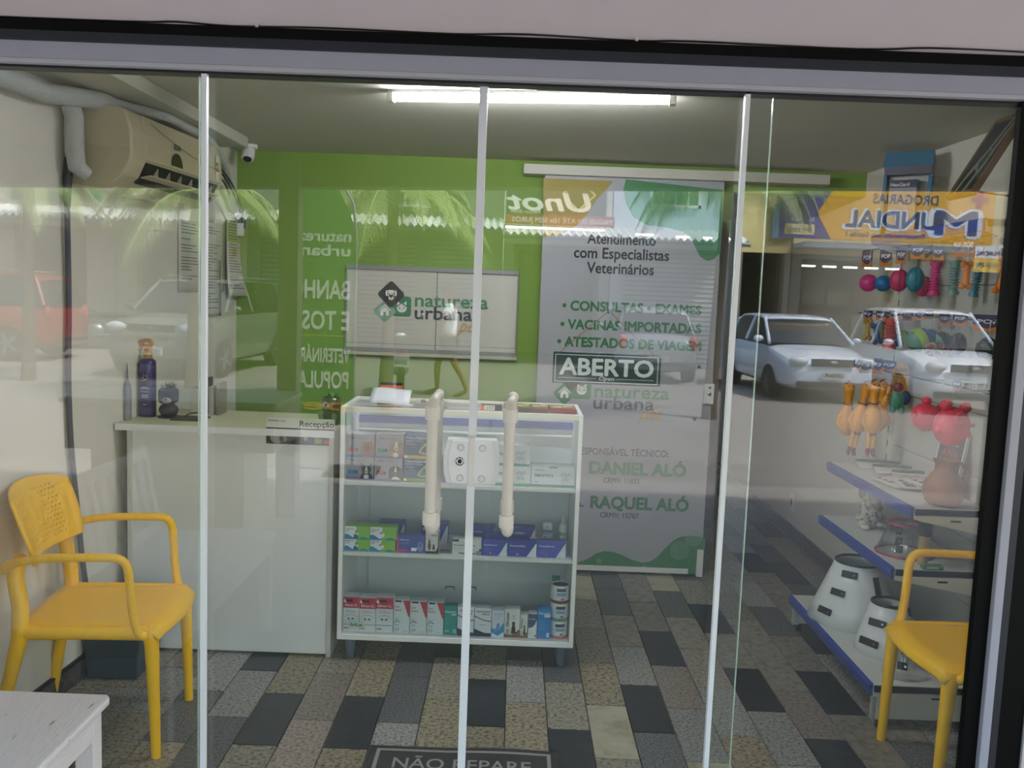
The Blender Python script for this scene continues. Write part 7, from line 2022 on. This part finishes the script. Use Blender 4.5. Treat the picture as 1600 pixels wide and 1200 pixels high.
cpoly(s1, [(5.95, 3.13), (6.62, 3.13), (6.62, 3.36), (5.95, 3.36)], ys + .003, '#e8d9a0')
text('ENTREGA', (6.6, ys + .004, 3.42), .13, pm('#e8e6f0'), s1, width=.5, rot=RT)
text('99385', (6.55, ys + .006, 3.18), .14, pm(NAVY), s1, width=.5, rot=RT)
for dx, dz in ((0, 0), (-.13, 0), (.13, 0), (0, .13), (0, -.13)):
    cpoly(s1, [(10.20 + dx, 3.98 + dz), (10.32 + dx, 3.98 + dz), (10.32 + dx, 4.09 + dz), (10.20 + dx, 4.09 + dz)], ys + .02, '#c9536a', 'cross_mark')
s2 = board('drugstore_blade_sign', 'small yellow and white drugstore sign on a stand, reflected beside the jamb', 9.95, 10.52, 2.42, 2.99, '#f0c02a', YF + 1.6)
cpoly(s2, [(9.95, 2.72), (10.52, 2.72), (10.52, 2.99), (9.95, 2.99)], YF + 1.603, '#eef0f0')
text('MUNDIAL', (10.49, YF + 1.61, 2.78), .14, pm(NAVY), s2, width=.5, rot=RT, bold=.03)
text('LOJA 24h', (10.45, YF + 1.61, 2.55), .12, pm(NAVY), s2, width=.42, rot=RT, bold=.02)
s3 = board('fashion_shop_sign', 'dark shop sign with large white lettering, reflected at the top of the printed door', -.3, 2.0, 3.35, 4.3, '#2f3a34', YF + .5)
text('Unot', (1.72, YF + .51, 3.50), .58, pm('#f2f2ec'), s3, width=1.9, rot=RT, bold=.03, shear=.2)
text('Fashion Store', (.5, YF + .51, 3.42), .12, pm('#f2f2ec'), s3, width=.7, rot=RT, shear=.3)
cpoly(s3, [(.95, 3.88), (1.35, 4.25), (1.75, 3.88), (1.35, 3.50), (.95, 3.88), (1.0, 3.88), (1.35, 3.55), (1.70, 3.88), (1.35, 4.20), (1.0, 3.88)], YF + .506, '#e8d9a8', 'diamond_outline')
for a_, b_, zz_, bb_ in ((.55, 2.1, 4.16, D_), (-.3, 1.9, 3.04, D_), (2.6, 3.0, 2.98, E2), (3.5, 3.8, 2.96, E2), (4.1, 4.3, 2.96, E2), (4.45, 4.85, 2.96, E2)):
    g = MB(); g.tube([(a_, YF + 1.25, zz_), (b_, YF + 1.25, zz_)], .022, 8); g.done('tube_lamp', mat('far_tube_lamp', '#f6f4e6', .5, emit=14.0), bb_)
s4 = board('instalment_banner', 'red strip with white lettering about ten instalments, reflected under the dark shop sign', -.3, 2.1, 3.10, 3.32, '#b0483c', YF + 1.45)
text('PAGUE EM AT\u00c9 10x SEM JUROS', (2.05, YF + 1.456, 3.15), .15, pm('#f4ece8'), s4, width=2.2, rot=RT, bold=.03)
s5 = board('electrical_shop_sign', 'green shop sign with white lettering, reflected beside the drain hose', -11.2, -9.2, 3.22, 3.95, '#3f9a72', YF + 1.4)
text('FRAN ELETRO', (-9.5, YF + 1.406, 3.42), .26, pm('#eef4f0'), s5, width=1.5, rot=RT, bold=.04)

# feather banner, snack cart and porch clutter
fb_ = thing('feather_banner', 'green feather banner with white lettering on a pole at the pavement edge', 'banner', (-1.66, -5.0, -0.012))
mb = MB(); mb.tube([(0.30, 0, 0.03), (0.30, 0, 2.0), (0.27, 0, 2.3), (0.15, 0, 2.5)], .012, 8); mb.done('pole', RIM, fb_, smooth=60)
mb = MB(); mb.box((.08, -.2, 0), (.52, .2, .04)); mb.done('base_plate', TRIMB, fb_, bevel=.01)
FL = mat('flag_green', '#3f7f42', 0.7)
mb = MB(); mb.prism([(x, 0, z) for x, z in [(-.28, .42), (.29, .42), (.29, 1.95), (.25, 2.2), (.14, 2.42), (0, 2.48), (-.16, 2.40), (-.26, 2.2), (-.28, 1.9)]], (0, .006, 0)); mb.done('flag_cloth', FL, fb_)
for body, z_, h_, c_ in (('natureza', 1.98, .13, '#dfe8dc'), ('urbana', 1.86, .13, '#dfe8dc'), ('BANHO', 1.50, .22, '#f0f4ee'), ('E TOSA', 1.24, .22, '#f0f4ee'), ('VETERIN\u00c1RIA', .96, .17, '#f0f4ee'), ('POPULAR', .74, .20, '#f0f4ee'), ('pet', .55, .14, '#d8b84a')):
    text(body, (.26, .010, z_), h_, pm(c_), fb_, width=.50, rot=RT, bold=.03)
mb = MB(); mb.box((-.2, .0062, 1.18), (.24, .0075, 1.19)); mb.done('rule_line', pm('#d8b84a'), fb_)
ct = thing('snack_cart', 'beige stall counter with an overhanging top under the porch, reflected in the desk', 'stall', (-2.02, -2.95, -0.012))
CB = mat('cart_beige', '#bdb6a4', 0.6, var=.05)
mb = MB(); mb.box((-.61, -.31, .60), (.61, .31, .875)); mb.done('counter_box', CB, ct, bevel=.008)
mb = MB(); mb.box((-.63, -.33, .875), (.63, .33, .905)); mb.done('counter_top', mat('cart_top', '#d6d2c4', 0.35), ct, bevel=.005)
mb = MB(); mb.box((-.48, -.25, .0), (.42, .25, .60)); mb.done('cabinet_base', CB, ct, bevel=.005)
for x_ in (-.2, .4):
    mb = MB(); mb.box((x_ - .12, .312, .82), (x_ + .12, .322, .86)); mb.done('drawer_pull', WHITEP, ct, bevel=.003)
# ------------------------------------------------------------------ lettering: fit to the measured widths, turn into flat mesh shapes
bpy.context.view_layer.update()
for o, wdt in FIT:
    dx = o.dimensions.x
    if dx > 1e-6:
        o.scale.x = wdt / dx
bpy.context.view_layer.update()
dg_ = bpy.context.evaluated_depsgraph_get()
for o in [q for q in bpy.data.objects if q.type == 'FONT']:
    b = BOLD.get(o.name, 0.0) * o.data.size
    me0 = bpy.data.meshes.new_from_object(o.evaluated_get(dg_))
    vs = [tuple(v.co) for v in me0.vertices]
    fs = [tuple(p_.vertices) for p_ in me0.polygons]
    V2, F2 = list(vs), list(fs)
    if b:
        dz = -max(1e-5, 2.5e-4 * o.data.size)
        for j_, (sx, sy) in enumerate(((b, 0), (-b, 0), (0, b), (0, -b), (b * .7, b * .7), (-b * .7, b * .7), (b * .7, -b * .7), (-b * .7, -b * .7))):
            k0 = len(V2)
            V2 += [(x + sx, y + sy, z + dz * (j_ + 1) / 4) for x, y, z in vs]
            F2 += [tuple(i + k0 for i in f) for f in fs]
    me = bpy.data.meshes.new('lettering')
    me.from_pydata(V2, [], F2)
    me.materials.append(o.data.materials[0])
    n = bpy.data.objects.new('lettering', me)
    COL.objects.link(n)
    n.parent = o.parent
    n.location, n.rotation_euler, n.scale = o.location.copy(), o.rotation_euler.copy(), o.scale.copy()
    bpy.data.objects.remove(o)
    bpy.data.meshes.remove(me0)
